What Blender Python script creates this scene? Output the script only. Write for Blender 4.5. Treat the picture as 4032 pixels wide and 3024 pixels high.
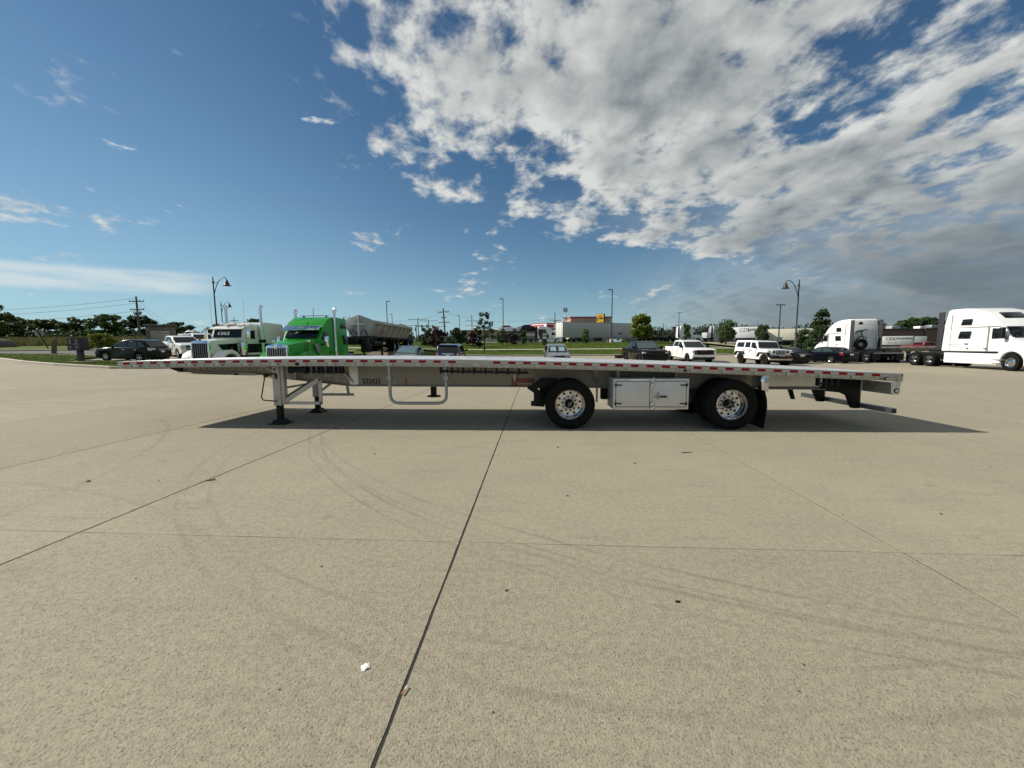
import bpy, bmesh, math, random
from mathutils import Vector, Matrix, noise as mnoise
random.seed(7)
R = math.radians
for o in list(bpy.data.objects): bpy.data.objects.remove(o)
scene = bpy.context.scene
COL = scene.collection

# ---------------------------------------------------------------- camera
H = 1.70
PITCH, ROLL = R(5.65), R(0.4)
cam = bpy.data.cameras.new('camera'); camo = bpy.data.objects.new('camera', cam); COL.objects.link(camo)
cam.sensor_width = 36.0; cam.lens = 1515.0/4032*36; cam.clip_start = .05; cam.clip_end = 9000
fw = Vector((0, math.cos(PITCH), -math.sin(PITCH))); up0 = Vector((0, math.sin(PITCH), math.cos(PITCH))); rt0 = Vector((1, 0, 0))
up = up0*math.cos(ROLL)+rt0*math.sin(ROLL); rt = rt0*math.cos(ROLL)-up0*math.sin(ROLL)
camo.matrix_world = Matrix(((rt.x, up.x, -fw.x, 0), (rt.y, up.y, -fw.y, 0), (rt.z, up.z, -fw.z, H), (0, 0, 0, 1)))
scene.camera = camo
scene.render.engine = 'CYCLES'
vs = scene.view_settings; vs.view_transform = 'Standard'; vs.look = 'None'; vs.gamma = 1; vs.exposure = EXPOSURE = 0.28
vs.use_curve_mapping = False

# ---------------------------------------------------------------- sun and sky
SUN_EL = R(35.3)
sdir = Vector((-1, .12, 0)).normalized()*math.cos(SUN_EL)+Vector((0, 0, math.sin(SUN_EL)))   # towards the sun
sun = bpy.data.lights.new('sun', 'SUN'); suno = bpy.data.objects.new('sun', sun); COL.objects.link(suno)
sun.energy = 5.0; sun.angle = R(.53); sun.color = (1.0, .93, .82)
suno.rotation_euler = sdir.to_track_quat('Z', 'Y').to_euler(); suno.location = sdir*60

W = bpy.data.worlds.new('World'); scene.world = W; W.use_nodes = True
nt = W.node_tree; nt.nodes.clear(); L = nt.links
def wn(t, **k):
    n = nt.nodes.new(t)
    for a, b in k.items(): setattr(n, a, b)
    return n
def wm(op, a, b=None, c=None, clamp=False):
    n = wn('ShaderNodeMath', operation=op, use_clamp=clamp)
    for i, v in enumerate((a, b, c)):
        if v is None: continue
        if isinstance(v, (int, float)): n.inputs[i].default_value = v
        else: L.new(v, n.inputs[i])
    return n.outputs[0]
def wmap(v, a, b, c=0., d=1., smooth=True):
    n = wn('ShaderNodeMapRange', interpolation_type='SMOOTHSTEP' if smooth else 'LINEAR')
    L.new(v, n.inputs['Value'])
    for i, x in zip((1, 2, 3, 4), (a, b, c, d)): n.inputs[i].default_value = x
    return n.outputs[0]
def wmix(f, a, b, blend='MIX'):
    n = wn('ShaderNodeMix', data_type='RGBA', blend_type=blend)
    if isinstance(f, (int, float)): n.inputs[0].default_value = f
    else: L.new(f, n.inputs[0])
    for s, v in ((6, a), (7, b)):
        if isinstance(v, tuple): n.inputs[s].default_value = (*v, 1)
        else: L.new(v, n.inputs[s])
    return n.outputs[2]
sky = wn('ShaderNodeTexSky', sky_type='NISHITA', sun_disc=False, sun_elevation=SUN_EL, sun_rotation=math.atan2(sdir.x, sdir.y),
         air_density=1.0, dust_density=.2, ozone_density=1.6, altitude=200)
tc = wn('ShaderNodeTexCoord'); sep = wn('ShaderNodeSeparateXYZ'); L.new(tc.outputs['Generated'], sep.inputs[0])
dx, dy, dz = sep.outputs
den = wm('ADD', wm('MAXIMUM', dz, 0.0), .20)
px, py = wm('DIVIDE', dx, den), wm('DIVIDE', dy, den)           # where the view ray meets the cloud layer
def wvec(x, y, z=0.):
    n = wn('ShaderNodeCombineXYZ')
    for i, v in enumerate((x, y, z)):
        if isinstance(v, (int, float)): n.inputs[i].default_value = v
        else: L.new(v, n.inputs[i])
    return n.outputs[0]
def wnoise(vec, scale, detail=8, rough=.55, dist=0.):
    n = wn('ShaderNodeTexNoise', noise_dimensions='2D'); L.new(vec, n.inputs['Vector'])
    n.inputs['Scale'].default_value = scale; n.inputs['Detail'].default_value = detail; n.inputs['Roughness'].default_value = rough; n.inputs['Distortion'].default_value = dist
    return n.outputs[0]
CLOUD_SEED = 4.6
def edgef(x, y):                                                   # the bank lies to one side of this curve
    q = wm('MAXIMUM', wm('SUBTRACT', y, 1.4), 0.)
    return wm('SUBTRACT', wm('ADD', x, .66), wm('MULTIPLY', wm('MULTIPLY', q, q), 2.15))
def cloud(x, y, fine=False):
    P = wvec(wm('ADD', x, CLOUD_SEED), wm('MULTIPLY', y, .9), 0.)
    big = wnoise(P, 1.7, 2, .5, .2)
    mid = wnoise(P, 5.0, 2.5, .5, .25)
    edge = edgef(x, y)
    cov = wm('ADD', wmap(edge, -.26, .42, -.44, .0), wmap(edge, .3, 1.6, 0., .17))
    n = wm('ADD', wm('MULTIPLY', wm('SUBTRACT', big, .5), 1.25), wm('MULTIPLY', wm('SUBTRACT', mid, .5), .95))
    n = wm('ADD', n, wm('ADD', cov, .05))
    if fine: return n, wm('ADD', n, wm('MULTIPLY', wm('SUBTRACT', wnoise(P, 14., 6, .62, .1), .5), .78))
    return n
az = wm('ARCTAN2', dx, dy)
nL, n0 = cloud(px, py, True)
n1 = cloud(wm('ADD', px, -.055), wm('ADD', py, .035))             # the same layer a little nearer the sun
mask = wmap(n0, -.13, .25)
lit = wm('ADD', wm('MULTIPLY', wm('SUBTRACT', nL, n1), 1.35), wm('MULTIPLY', wm('SUBTRACT', n0, nL), .85))
lit = wm('ADD', lit, .82)
thick = wmap(nL, -.02, .70)
lum = wm('SUBTRACT', lit, wm('MULTIPLY', thick, .56), clamp=True)
ccol = wmix(lum, (2.5, 3.0, 3.35), (10.6, 10.8, 10.4))
deck = wm('MULTIPLY', wmap(edgef(px, py), .0, 1.3), wmap(dz, .38, .08))      # towards the horizon the bank closes up and greys
strat = wnoise(wvec(wm('MULTIPLY', az, 4.), wm('MULTIPLY', dz, 26.), 3.3), .8, 3, .5)
deck2 = wm('MULTIPLY', wm('MULTIPLY', wmap(dx, .18, .60), wmap(dz, .26, .06)), wmap(strat, .30, .62, .80, 1.))
deck = wm('MAXIMUM', deck, wm('MULTIPLY', deck2, .95))
ccol = wmix(wm('MULTIPLY', deck, .92), ccol, wmix(wmap(strat, .40, .66), (2.0, 2.65, 3.2), (2.5, 3.15, 3.65)))
mask = wm('MAXIMUM', mask, wm('MULTIPLY', deck, .92))
# thin streak of high cloud low in the west, small puffs near it
strk = wm('ABSOLUTE', wm('SUBTRACT', dz, wm('ADD', .152, wm('MULTIPLY', az, .038))))
sn = wnoise(wvec(wm('MULTIPLY', az, 6.), wm('MULTIPLY', dz, 40.), 1.3), 1.6, 6, .6)
smask = wm('MULTIPLY', wm('MULTIPLY', wmap(strk, .026, .012), wmap(az, -.60, -.72)), wmap(sn, .25, .62, .35, .85))
pn = wnoise(wvec(wm('MULTIPLY', az, 5.), wm('MULTIPLY', dz, 18.), 2.1), 1.2, 7, .6)
pmask = wm('MULTIPLY', wm('MULTIPLY', wmap(pn, .71, .80), wmap(az, .35, .05)), wm('MULTIPLY', wmap(dz, .10, .14), wmap(dz, .62, .40)))
hz = wm('MULTIPLY', wm('POWER', 2.718, wm('MULTIPLY', wm('MAXIMUM', dz, 0.), wmap(dx, -.7, .2, -4.6, -9.))), .80)
col = wmix(1., sky.outputs[0], (.64, .96, 1.12), 'MULTIPLY')
col = wmix(hz, col, wmix(wmap(dx, .0, .75), (6.4, 9.4, 10.8), (2.4, 3.3, 4.0)))                    # pale air along the horizon
col = wmix(wm('MULTIPLY', smask, .8), col, (10.5, 11.4, 11.4))
col = wmix(wm('MULTIPLY', pmask, .85), col, (10.5, 11.4, 11.4))
col = wmix(wm('MULTIPLY', mask, .97), col, ccol)
bg = wn('ShaderNodeBackground'); L.new(col, bg.inputs[0]); bg.inputs[1].default_value = .055
W.cycles.sampling_method = 'MANUAL'; W.cycles.sample_map_resolution = 512
wo = wn('ShaderNodeOutputWorld'); L.new(bg.outputs[0], wo.inputs[0])

# ---------------------------------------------------------------- helpers
def new_obj(name, data, parent=None):
    o = bpy.data.objects.new(name, data); COL.objects.link(o)
    if parent is not None: o.parent = parent
    return o
def tag(o, label=None, cat=None, group=None, kind=None):
    if label: o['label'] = label
    if cat: o['category'] = cat
    if group: o['group'] = group
    if kind: o['kind'] = kind
    return o
def thing(name, label, cat, loc=(0, 0, 0), rz=0., group=None):
    o = new_obj(name, None); o.location = loc; o.rotation_euler = (0, 0, rz); o.empty_display_size = .3
    return tag(o, label, cat, group)
def clone(o, parent=None, loc=None, rz=None, label=None, keep=True):
    c = o.copy(); COL.objects.link(c); c.parent = parent
    if loc is not None: c.location = loc
    if rz is not None: c.rotation_euler = (0, 0, rz)
    if label: c['label'] = label
    for ch in list(o.children): clone(ch, c)
    return c
def V(*a): return Vector(a)

class MB:
    def __init__(s): s.v = []; s.f = []
    def add(s, vs, fs):
        n = len(s.v); s.v += [tuple(v) for v in vs]; s.f += [tuple(i+n for i in f) for f in fs]; return s
    def box(s, x0, x1, y0, y1, z0, z1):
        return s.add([(x0, y0, z0), (x1, y0, z0), (x1, y1, z0), (x0, y1, z0), (x0, y0, z1), (x1, y0, z1), (x1, y1, z1), (x0, y1, z1)],
                     [(0, 3, 2, 1), (4, 5, 6, 7), (0, 1, 5, 4), (1, 2, 6, 5), (2, 3, 7, 6), (3, 0, 4, 7)])
    def bar(s, p0, p1, w, h, upv=(0, 0, 1)):
        p0, p1 = V(*p0), V(*p1); d = (p1-p0).normalized(); u = V(*upv)
        if abs(d.dot(u)) > .98: u = V(1, 0, 0) if abs(d.x) < .9 else V(0, 1, 0)
        a = d.cross(u).normalized()*w/2; b = a.cross(d).normalized()*h/2
        vs = [p+sa*a+sb*b for p in (p0, p1) for sa, sb in ((-1, -1), (1, -1), (1, 1), (-1, 1))]
        return s.add(vs, [(0, 1, 2, 3), (7, 6, 5, 4), (0, 4, 5, 1), (1, 5, 6, 2), (2, 6, 7, 3), (3, 7, 4, 0)])
    def frame(s, d):
        d = d.normalized(); u = V(0, 0, 1) if abs(d.z) < .9 else V(1, 0, 0)
        a = d.cross(u).normalized(); return a, d.cross(a).normalized()
    def cyl(s, p0, p1, r0, r1=None, n=12, caps=True):
        r1 = r0 if r1 is None else r1; p0, p1 = V(*p0), V(*p1); a, b = s.frame(p1-p0)
        vs = [p+(a*math.cos(t)+b*math.sin(t))*r for p, r in ((p0, r0), (p1, r1)) for t in [2*math.pi*i/n for i in range(n)]]
        fs = [(i, (i+1) % n, n+(i+1) % n, n+i) for i in range(n)]
        if caps: fs += [tuple(range(n-1, -1, -1)), tuple(range(n, 2*n))]
        return s.add(vs, fs)
    def tube(s, pts, r, n=8):
        pts = [V(*p) for p in pts]; m = len(pts); rs = r if isinstance(r, (list, tuple)) else [r]*m
        vs = []; a = None
        for i, p in enumerate(pts):
            d = (pts[min(i+1, m-1)]-pts[max(i-1, 0)]).normalized()
            if a is None: a, b = s.frame(d)
            else:
                a = (a-d*a.dot(d)).normalized(); b = d.cross(a)
            vs += [p+(a*math.cos(2*math.pi*k/n)+b*math.sin(2*math.pi*k/n))*rs[i] for k in range(n)]
        fs = [(i*n+k, i*n+(k+1) % n, (i+1)*n+(k+1) % n, (i+1)*n+k) for i in range(m-1) for k in range(n)]
        fs += [tuple(range(n)), tuple(range((m-1)*n, m*n))]
        return s.add(vs, fs)
    def prism(s, poly, ax, a, b, wf=None):
        # poly in the plane across axis ax; wf(u, v) scales the extrusion at that point
        def P(u, v, t):
            if wf: t = t*wf(u, v)
            return {'x': (t, u, v), 'y': (u, t, v), 'z': (u, v, t)}[ax]
        n = len(poly)
        vs = [P(u, v, a) for u, v in poly]+[P(u, v, b) for u, v in poly]
        return s.add(vs, [tuple(range(n-1, -1, -1)), tuple(range(n, 2*n))]+[(i, (i+1) % n, n+(i+1) % n, n+i) for i in range(n)])
    def lathe(s, prof, o=(0, 0, 0), ax=(0, 1, 0), n=32, close=False):
        o = V(*o); ax = V(*ax).normalized(); a, b = s.frame(ax); m = len(prof)
        vs = [o+ax*h+(a*math.cos(t)+b*math.sin(t))*r for r, h in prof for t in [2*math.pi*i/n for i in range(n)]]
        fs = [(j*n+i, j*n+(i+1) % n, (j+1)*n+(i+1) % n, (j+1)*n+i) for j in range(m-1) for i in range(n)]
        if close: fs += [((m-1)*n+i, (m-1)*n+(i+1) % n, (i+1) % n, i) for i in range(n)]
        else:
            if prof[0][0] > 1e-4: fs.append(tuple(range(n-1, -1, -1)))
            if prof[-1][0] > 1e-4: fs.append(tuple(range((m-1)*n, m*n)))
        return s.add(vs, fs)
    def sweep(s, prof, xs, zf, y0=0.):
        # closed (y, z) profile swept along x with the height following zf(x)
        m = len(prof)
        vs = [(x, y0+y, zf(x)+z) for x in xs for y, z in prof]
        fs = [(i*m+k, i*m+(k+1) % m, (i+1)*m+(k+1) % m, (i+1)*m+k) for i in range(len(xs)-1) for k in range(m)]
        fs += [tuple(range(m)), tuple(range((len(xs)-1)*m, len(xs)*m))]
        return s.add(vs, fs)
    def xf(s, M):
        s.v = [tuple(M @ V(*v)) for v in s.v]; return s
    def mesh(s, name, mat=None, smooth=None, bevel=0, seg=2):
        me = bpy.data.meshes.new(name); me.from_pydata(s.v, [], s.f)
        bm = bmesh.new(); bm.from_mesh(me)
        bmesh.ops.remove_doubles(bm, verts=bm.verts, dist=1e-5)
        bmesh.ops.recalc_face_normals(bm, faces=bm.faces)
        if smooth is None: smooth = 35
        if bevel:
            es = [e for e in bm.edges if len(e.link_faces) == 2 and e.calc_face_angle(0) > R(30)]
            try: bmesh.ops.bevel(bm, geom=es, offset=bevel, segments=seg, profile=.5, affect='EDGES', clamp_overlap=True)
            except Exception: pass
        if smooth:
            for f in bm.faces: f.smooth = True
            for e in bm.edges:
                if len(e.link_faces) != 2 or e.calc_face_angle(0) > R(smooth): e.smooth = False
        bm.to_mesh(me); bm.free()
        if mat: me.materials.append(M[mat] if isinstance(mat, str) else mat)
        return me
    def build(s, name, mat, parent=None, bevel=0, smooth=None, seg=2):
        return new_obj(name, s.mesh(name, mat, smooth, bevel, seg), parent)

def text(name, body, size, mat, parent, loc, rot, extrude=.004, align='LEFT', shear=0., sx=1., bold=0.):
    c = bpy.data.curves.new(name, 'FONT'); c.body = body; c.size = size; c.extrude = extrude; c.align_x = align; c.shear = shear; c.resolution_u = 3; c.offset = bold*size
    t = bpy.data.objects.new(name, c); COL.objects.link(t)
    me = bpy.data.meshes.new_from_object(t); bpy.data.objects.remove(t); bpy.data.curves.remove(c)
    me.name = name; me.materials.clear(); me.materials.append(M[mat])
    o = new_obj(name, me, parent); o.location = loc; o.rotation_euler = rot; o.scale = (sx, 1, 1)
    return o

# ---------------------------------------------------------------- materials
M = {}
def mat(name, col, rough=.5, metal=0., var=0., vscale=4., bump=0., bscale=60., coat=0., col2=None, c2=None, spec=.5, emit=None, rvar=0.):
    m = bpy.data.materials.new(name); m.use_nodes = True; n = m.node_tree.nodes; l = m.node_tree.links; b = n['Principled BSDF']
    b.inputs['Base Color'].default_value = (*col, 1); b.inputs['Roughness'].default_value = rough; b.inputs['Metallic'].default_value = metal
    b.inputs['Specular IOR Level'].default_value = spec
    if coat: b.inputs['Coat Weight'].default_value = coat; b.inputs['Coat Roughness'].default_value = .04
    tcn = n.new('ShaderNodeTexCoord')
    if var or col2 or rvar:
        t = n.new('ShaderNodeTexNoise'); t.inputs['Scale'].default_value = vscale; t.inputs['Detail'].default_value = 6; t.inputs['Roughness'].default_value = .6
        l.new(tcn.outputs['Object'], t.inputs['Vector'])
        if var or col2:
            r = n.new('ShaderNodeValToRGB'); r.color_ramp.elements[0].position = .3; r.color_ramp.elements[1].position = .7
            a = col2 or tuple(max(0, c*(1-var)) for c in col); d = col if col2 else tuple(min(1, c*(1+var)) for c in col)
            r.color_ramp.elements[0].color = (*a, 1); r.color_ramp.elements[1].color = (*d, 1)
            l.new(t.outputs[0], r.inputs[0]); l.new(r.outputs[0], b.inputs['Base Color'])
        if rvar:
            mr = n.new('ShaderNodeMapRange'); l.new(t.outputs[0], mr.inputs[0]); mr.inputs[1].default_value = .3; mr.inputs[2].default_value = .7
            mr.inputs[3].default_value = max(0, rough-rvar); mr.inputs[4].default_value = min(1, rough+rvar); l.new(mr.outputs[0], b.inputs['Roughness'])
    if bump:
        t2 = n.new('ShaderNodeTexNoise'); t2.inputs['Scale'].default_value = bscale; t2.inputs['Detail'].default_value = 5
        l.new(tcn.outputs['Object'], t2.inputs['Vector']); bp = n.new('ShaderNodeBump'); bp.inputs['Strength'].default_value = bump; bp.inputs['Distance'].default_value = .01
        l.new(t2.outputs[0], bp.inputs['Height']); l.new(bp.outputs[0], b.inputs['Normal'])
    if emit: b.inputs['Emission Color'].default_value = (*emit[0], 1); b.inputs['Emission Strength'].default_value = emit[1]
    M[name] = m; return m
mat('alu', (.62, .61, .58), .38, .75, var=.10, vscale=5, rvar=.12, bump=.08, bscale=40)
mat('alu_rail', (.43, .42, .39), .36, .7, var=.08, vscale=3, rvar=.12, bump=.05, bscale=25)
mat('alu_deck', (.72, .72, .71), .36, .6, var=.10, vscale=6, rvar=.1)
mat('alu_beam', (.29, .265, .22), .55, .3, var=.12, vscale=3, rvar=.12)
mat('alu_box', (.60, .60, .58), .42, .35, var=.06, vscale=3, rvar=.1)
mat('polished', (.62, .62, .63), .14, 1., rvar=.06, vscale=12)
mat('chrome', (.85, .85, .86), .06, 1.)
mat('grey_panel', (.035, .035, .04), .6, spec=.2)
mat('window_pale', (.030, .050, .050), .06, spec=.5)  # side glass with a pale greenish reflection put into its colour
mat('galv', (.33, .345, .35), .45, .8, var=.12, vscale=8)
mat('leg_paint', (.46, .445, .41), .45, .2, var=.1, vscale=6)
mat('black_steel', (.007, .007, .007), .55, 0., var=.3, vscale=7, spec=.25)
mat('black_plastic', (.009, .009, .010), .55, spec=.25)
mat('rubber', (.0075, .0075, .007), .8, var=.25, vscale=9, bump=.15, bscale=70, spec=.14)
mat('flap_rubber', (.01, .01, .01), .6, spec=.3)
mat('red_tape', (.32, .004, .008), .5, spec=.12, var=.12, vscale=20)
mat('white_tape', (.46, .45, .42), .35, var=.06, vscale=12)
mat('lamp_grey', (.30, .29, .28), .25, .2, var=.3, vscale=60)
mat('lamp_clear', (.62, .66, .55), .15, .1)
mat('black_ink', (.012, .012, .014), .5)
mat('red_ink', (.40, .02, .02), .5)
mat('plate_tan', (.17, .10, .065), .45, .2, var=.15, vscale=14)
mat('label_grey', (.40, .39, .33), .5)
mat('hub_oil', (.10, .12, .02), .2)
mat('glass', (.006, .008, .009), .04, 0., spec=.45)
mat('glass_blue', (.02, .05, .06), .05, 0., spec=.7, coat=.4)
mat('sunshade', (.34, .52, .54), .25, .4, var=.2, vscale=6)
mat('white_paint', (.80, .80, .78), .28, 0., coat=.5)
mat('white_matte', (.74, .74, .70), .5, var=.05, vscale=1.5)
mat('tub_white', (.40, .40, .37), .5, var=.08, vscale=1.2)
mat('cream_paint', (.70, .66, .52), .5, var=.05, vscale=1.)
mat('green_paint', (.008, .26, .010), .25, 0., coat=.3, spec=.35)
mat('white_green_reflect', (.62, .66, .58), .3, 0., coat=.5)  # white paint; the green truck's reflection is tinted into the colour
mat('black_paint', (.004, .0045, .0055), .2, 0., spec=.25)
mat('navy_black', (.003, .0035, .007), .2, 0., spec=.25)
mat('dkgreen_paint', (.004, .010, .009), .2, 0., spec=.25)
mat('blue_paint', (.010, .030, .085), .18, .2, coat=.8)
mat('silver_paint', (.19, .19, .18), .25, .5, coat=.6)
mat('steel_paint', (.20, .22, .24), .25, .5, coat=.6)
mat('red_paint', (.22, .01, .015), .22, 0., coat=.7)
mat('maroon', (.06, .01, .012), .4)
mat('bronze', (.10, .05, .02), .3, .8)
mat('dark_rim', (.03, .03, .032), .3, .6)
mat('silver_rim', (.60, .60, .60), .25, .9)
mat('head_lamp', (.55, .57, .56), .1, .2, coat=.5)
mat('tail_lamp', (.30, .006, .008), .15, coat=.5)
mat('tail_clear', (.55, .50, .48), .15, coat=.5)
mat('amber', (.55, .10, .02), .25)
mat('pole_black', (.016, .017, .02), .45)
mat('pole_brown', (.030, .026, .024), .5)
mat('wood_pole', (.10, .075, .055), .85, var=.25, vscale=5)
mat('wood_board', (.50, .34, .15), .75, var=.15, vscale=5)
mat('wire', (.04, .04, .045), 1., spec=0.)
mat('sign_back', (.32, .33, .33), .5, .4)
mat('stone', (.17, .148, .12), .85, var=.2, vscale=3, bump=.4, bscale=8)
mat('stone_dark', (.10, .085, .075), .85, var=.3, vscale=3, bump=.4, bscale=8)
mat('roof_dark', (.05, .05, .05), .8, var=.2)
mat('sign_panel', (.48, .43, .35), .7)
mat('tan_wall', (.38, .32, .24), .8, var=.06, vscale=.4)
mat('grey_wall', (.20, .20, .19), .8, var=.08, vscale=.4)
mat('red_trim', (.42, .03, .04), .5)
mat('yellow_sign', (.70, .42, .02), .4)
mat('blue_tarp', (.02, .05, .18), .6, var=.2, vscale=3)
mat('kerb_stone', (.42, .38, .31), .85, var=.12, vscale=3, bump=.3, bscale=30)
mat('paper', (.80, .80, .78), .7)
mat('filter_orange', (.55, .22, .06), .8)
mat('asphalt', (.07, .07, .07), .9, var=.15, vscale=3, bump=.3, bscale=40)
mat('sidewalk', (.42, .39, .33), .9, var=.08, vscale=1.2, bump=.2, bscale=30)
mat('pad', (.16, .12, .09), .9, var=.15, vscale=1.2)
mat('bark', (.055, .042, .03), .9, var=.3, vscale=6, bump=.5, bscale=20)
mat('van_side', (.46, .47, .46), .45, .3, var=.05, vscale=.6)

def leaf_mat(name, a, b):
    m = bpy.data.materials.new(name); m.use_nodes = True; n = m.node_tree.nodes; l = m.node_tree.links; p = n['Principled BSDF']
    at = n.new('ShaderNodeAttribute'); at.attribute_name = 'shade'
    r = n.new('ShaderNodeValToRGB'); r.color_ramp.elements[0].color = (*a, 1); r.color_ramp.elements[1].color = (*b, 1)
    l.new(at.outputs['Fac'], r.inputs[0]); l.new(r.outputs[0], p.inputs['Base Color'])
    p.inputs['Roughness'].default_value = .6; p.inputs['Specular IOR Level'].default_value = .25
    tr = n.new('ShaderNodeBsdfTranslucent'); l.new(r.outputs[0], tr.inputs[0]); mx = n.new('ShaderNodeMixShader'); mx.inputs[0].default_value = .3
    l.new(p.outputs[0], mx.inputs[1]); l.new(tr.outputs[0], mx.inputs[2]); l.new(mx.outputs[0], n['Material Output'].inputs[0])
    M[name] = m
leaf_mat('leaf_dark', (.022, .042, .016), (.062, .102, .034))
leaf_mat('leaf_green', (.034, .068, .016), (.095, .155, .036))
leaf_mat('leaf_yellow', (.080, .125, .012), (.230, .260, .035))
leaf_mat('leaf_maroon', (.016, .008, .010), (.050, .020, .022))
leaf_mat('leaf_conifer', (.022, .045, .016), (.065, .095, .035))
leaf_mat('leaf_far', (.025, .042, .026), (.055, .080, .045))
leaf_mat('leaf_sparse', (.050, .075, .030), (.110, .140, .060))
leaf_mat('blade_tall', (.060, .070, .020), (.150, .140, .050))
leaf_mat('blade_short', (.035, .070, .008), (.085, .130, .018))

def grass_mat(name, a, b, c):
    m = bpy.data.materials.new(name); m.use_nodes = True; n = m.node_tree.nodes; l = m.node_tree.links; p = n['Principled BSDF']
    g = n.new('ShaderNodeNewGeometry')
    t = n.new('ShaderNodeTexNoise'); t.inputs['Scale'].default_value = .35; t.inputs['Detail'].default_value = 8; t.inputs['Roughness'].default_value = .65
    t2 = n.new('ShaderNodeTexNoise'); t2.inputs['Scale'].default_value = 9; t2.inputs['Detail'].default_value = 4
    l.new(g.outputs['Position'], t.inputs['Vector']); l.new(g.outputs['Position'], t2.inputs['Vector'])
    r = n.new('ShaderNodeValToRGB'); e = r.color_ramp.elements; e[0].position = .33; e[0].color = (*a, 1); e[1].position = .68; e[1].color = (*c, 1)
    k = e.new(.5); k.color = (*b, 1)
    mx = n.new('ShaderNodeMath'); mx.operation = 'MULTIPLY_ADD'; l.new(t2.outputs[0], mx.inputs[0]); mx.inputs[1].default_value = .45; ad = n.new('ShaderNodeMath'); ad.operation = 'MULTIPLY'; l.new(t.outputs[0], ad.inputs[0]); ad.inputs[1].default_value = .58
    l.new(ad.outputs[0], mx.inputs[2]); l.new(mx.outputs[0], r.inputs[0]); l.new(r.outputs[0], p.inputs['Base Color'])
    p.inputs['Roughness'].default_value = .9; p.inputs['Specular IOR Level'].default_value = .1
    bp = n.new('ShaderNodeBump'); bp.inputs['Strength'].default_value = .8; bp.inputs['Distance'].default_value = .06; l.new(t2.outputs[0], bp.inputs['Height']); l.new(bp.outputs[0], p.inputs['Normal'])
    M[name] = m
grass_mat('grass', (.038, .068, .006), (.070, .105, .011), (.105, .140, .020))
grass_mat('field', (.045, .060, .012), (.080, .090, .022), (.12, .12, .035))

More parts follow.
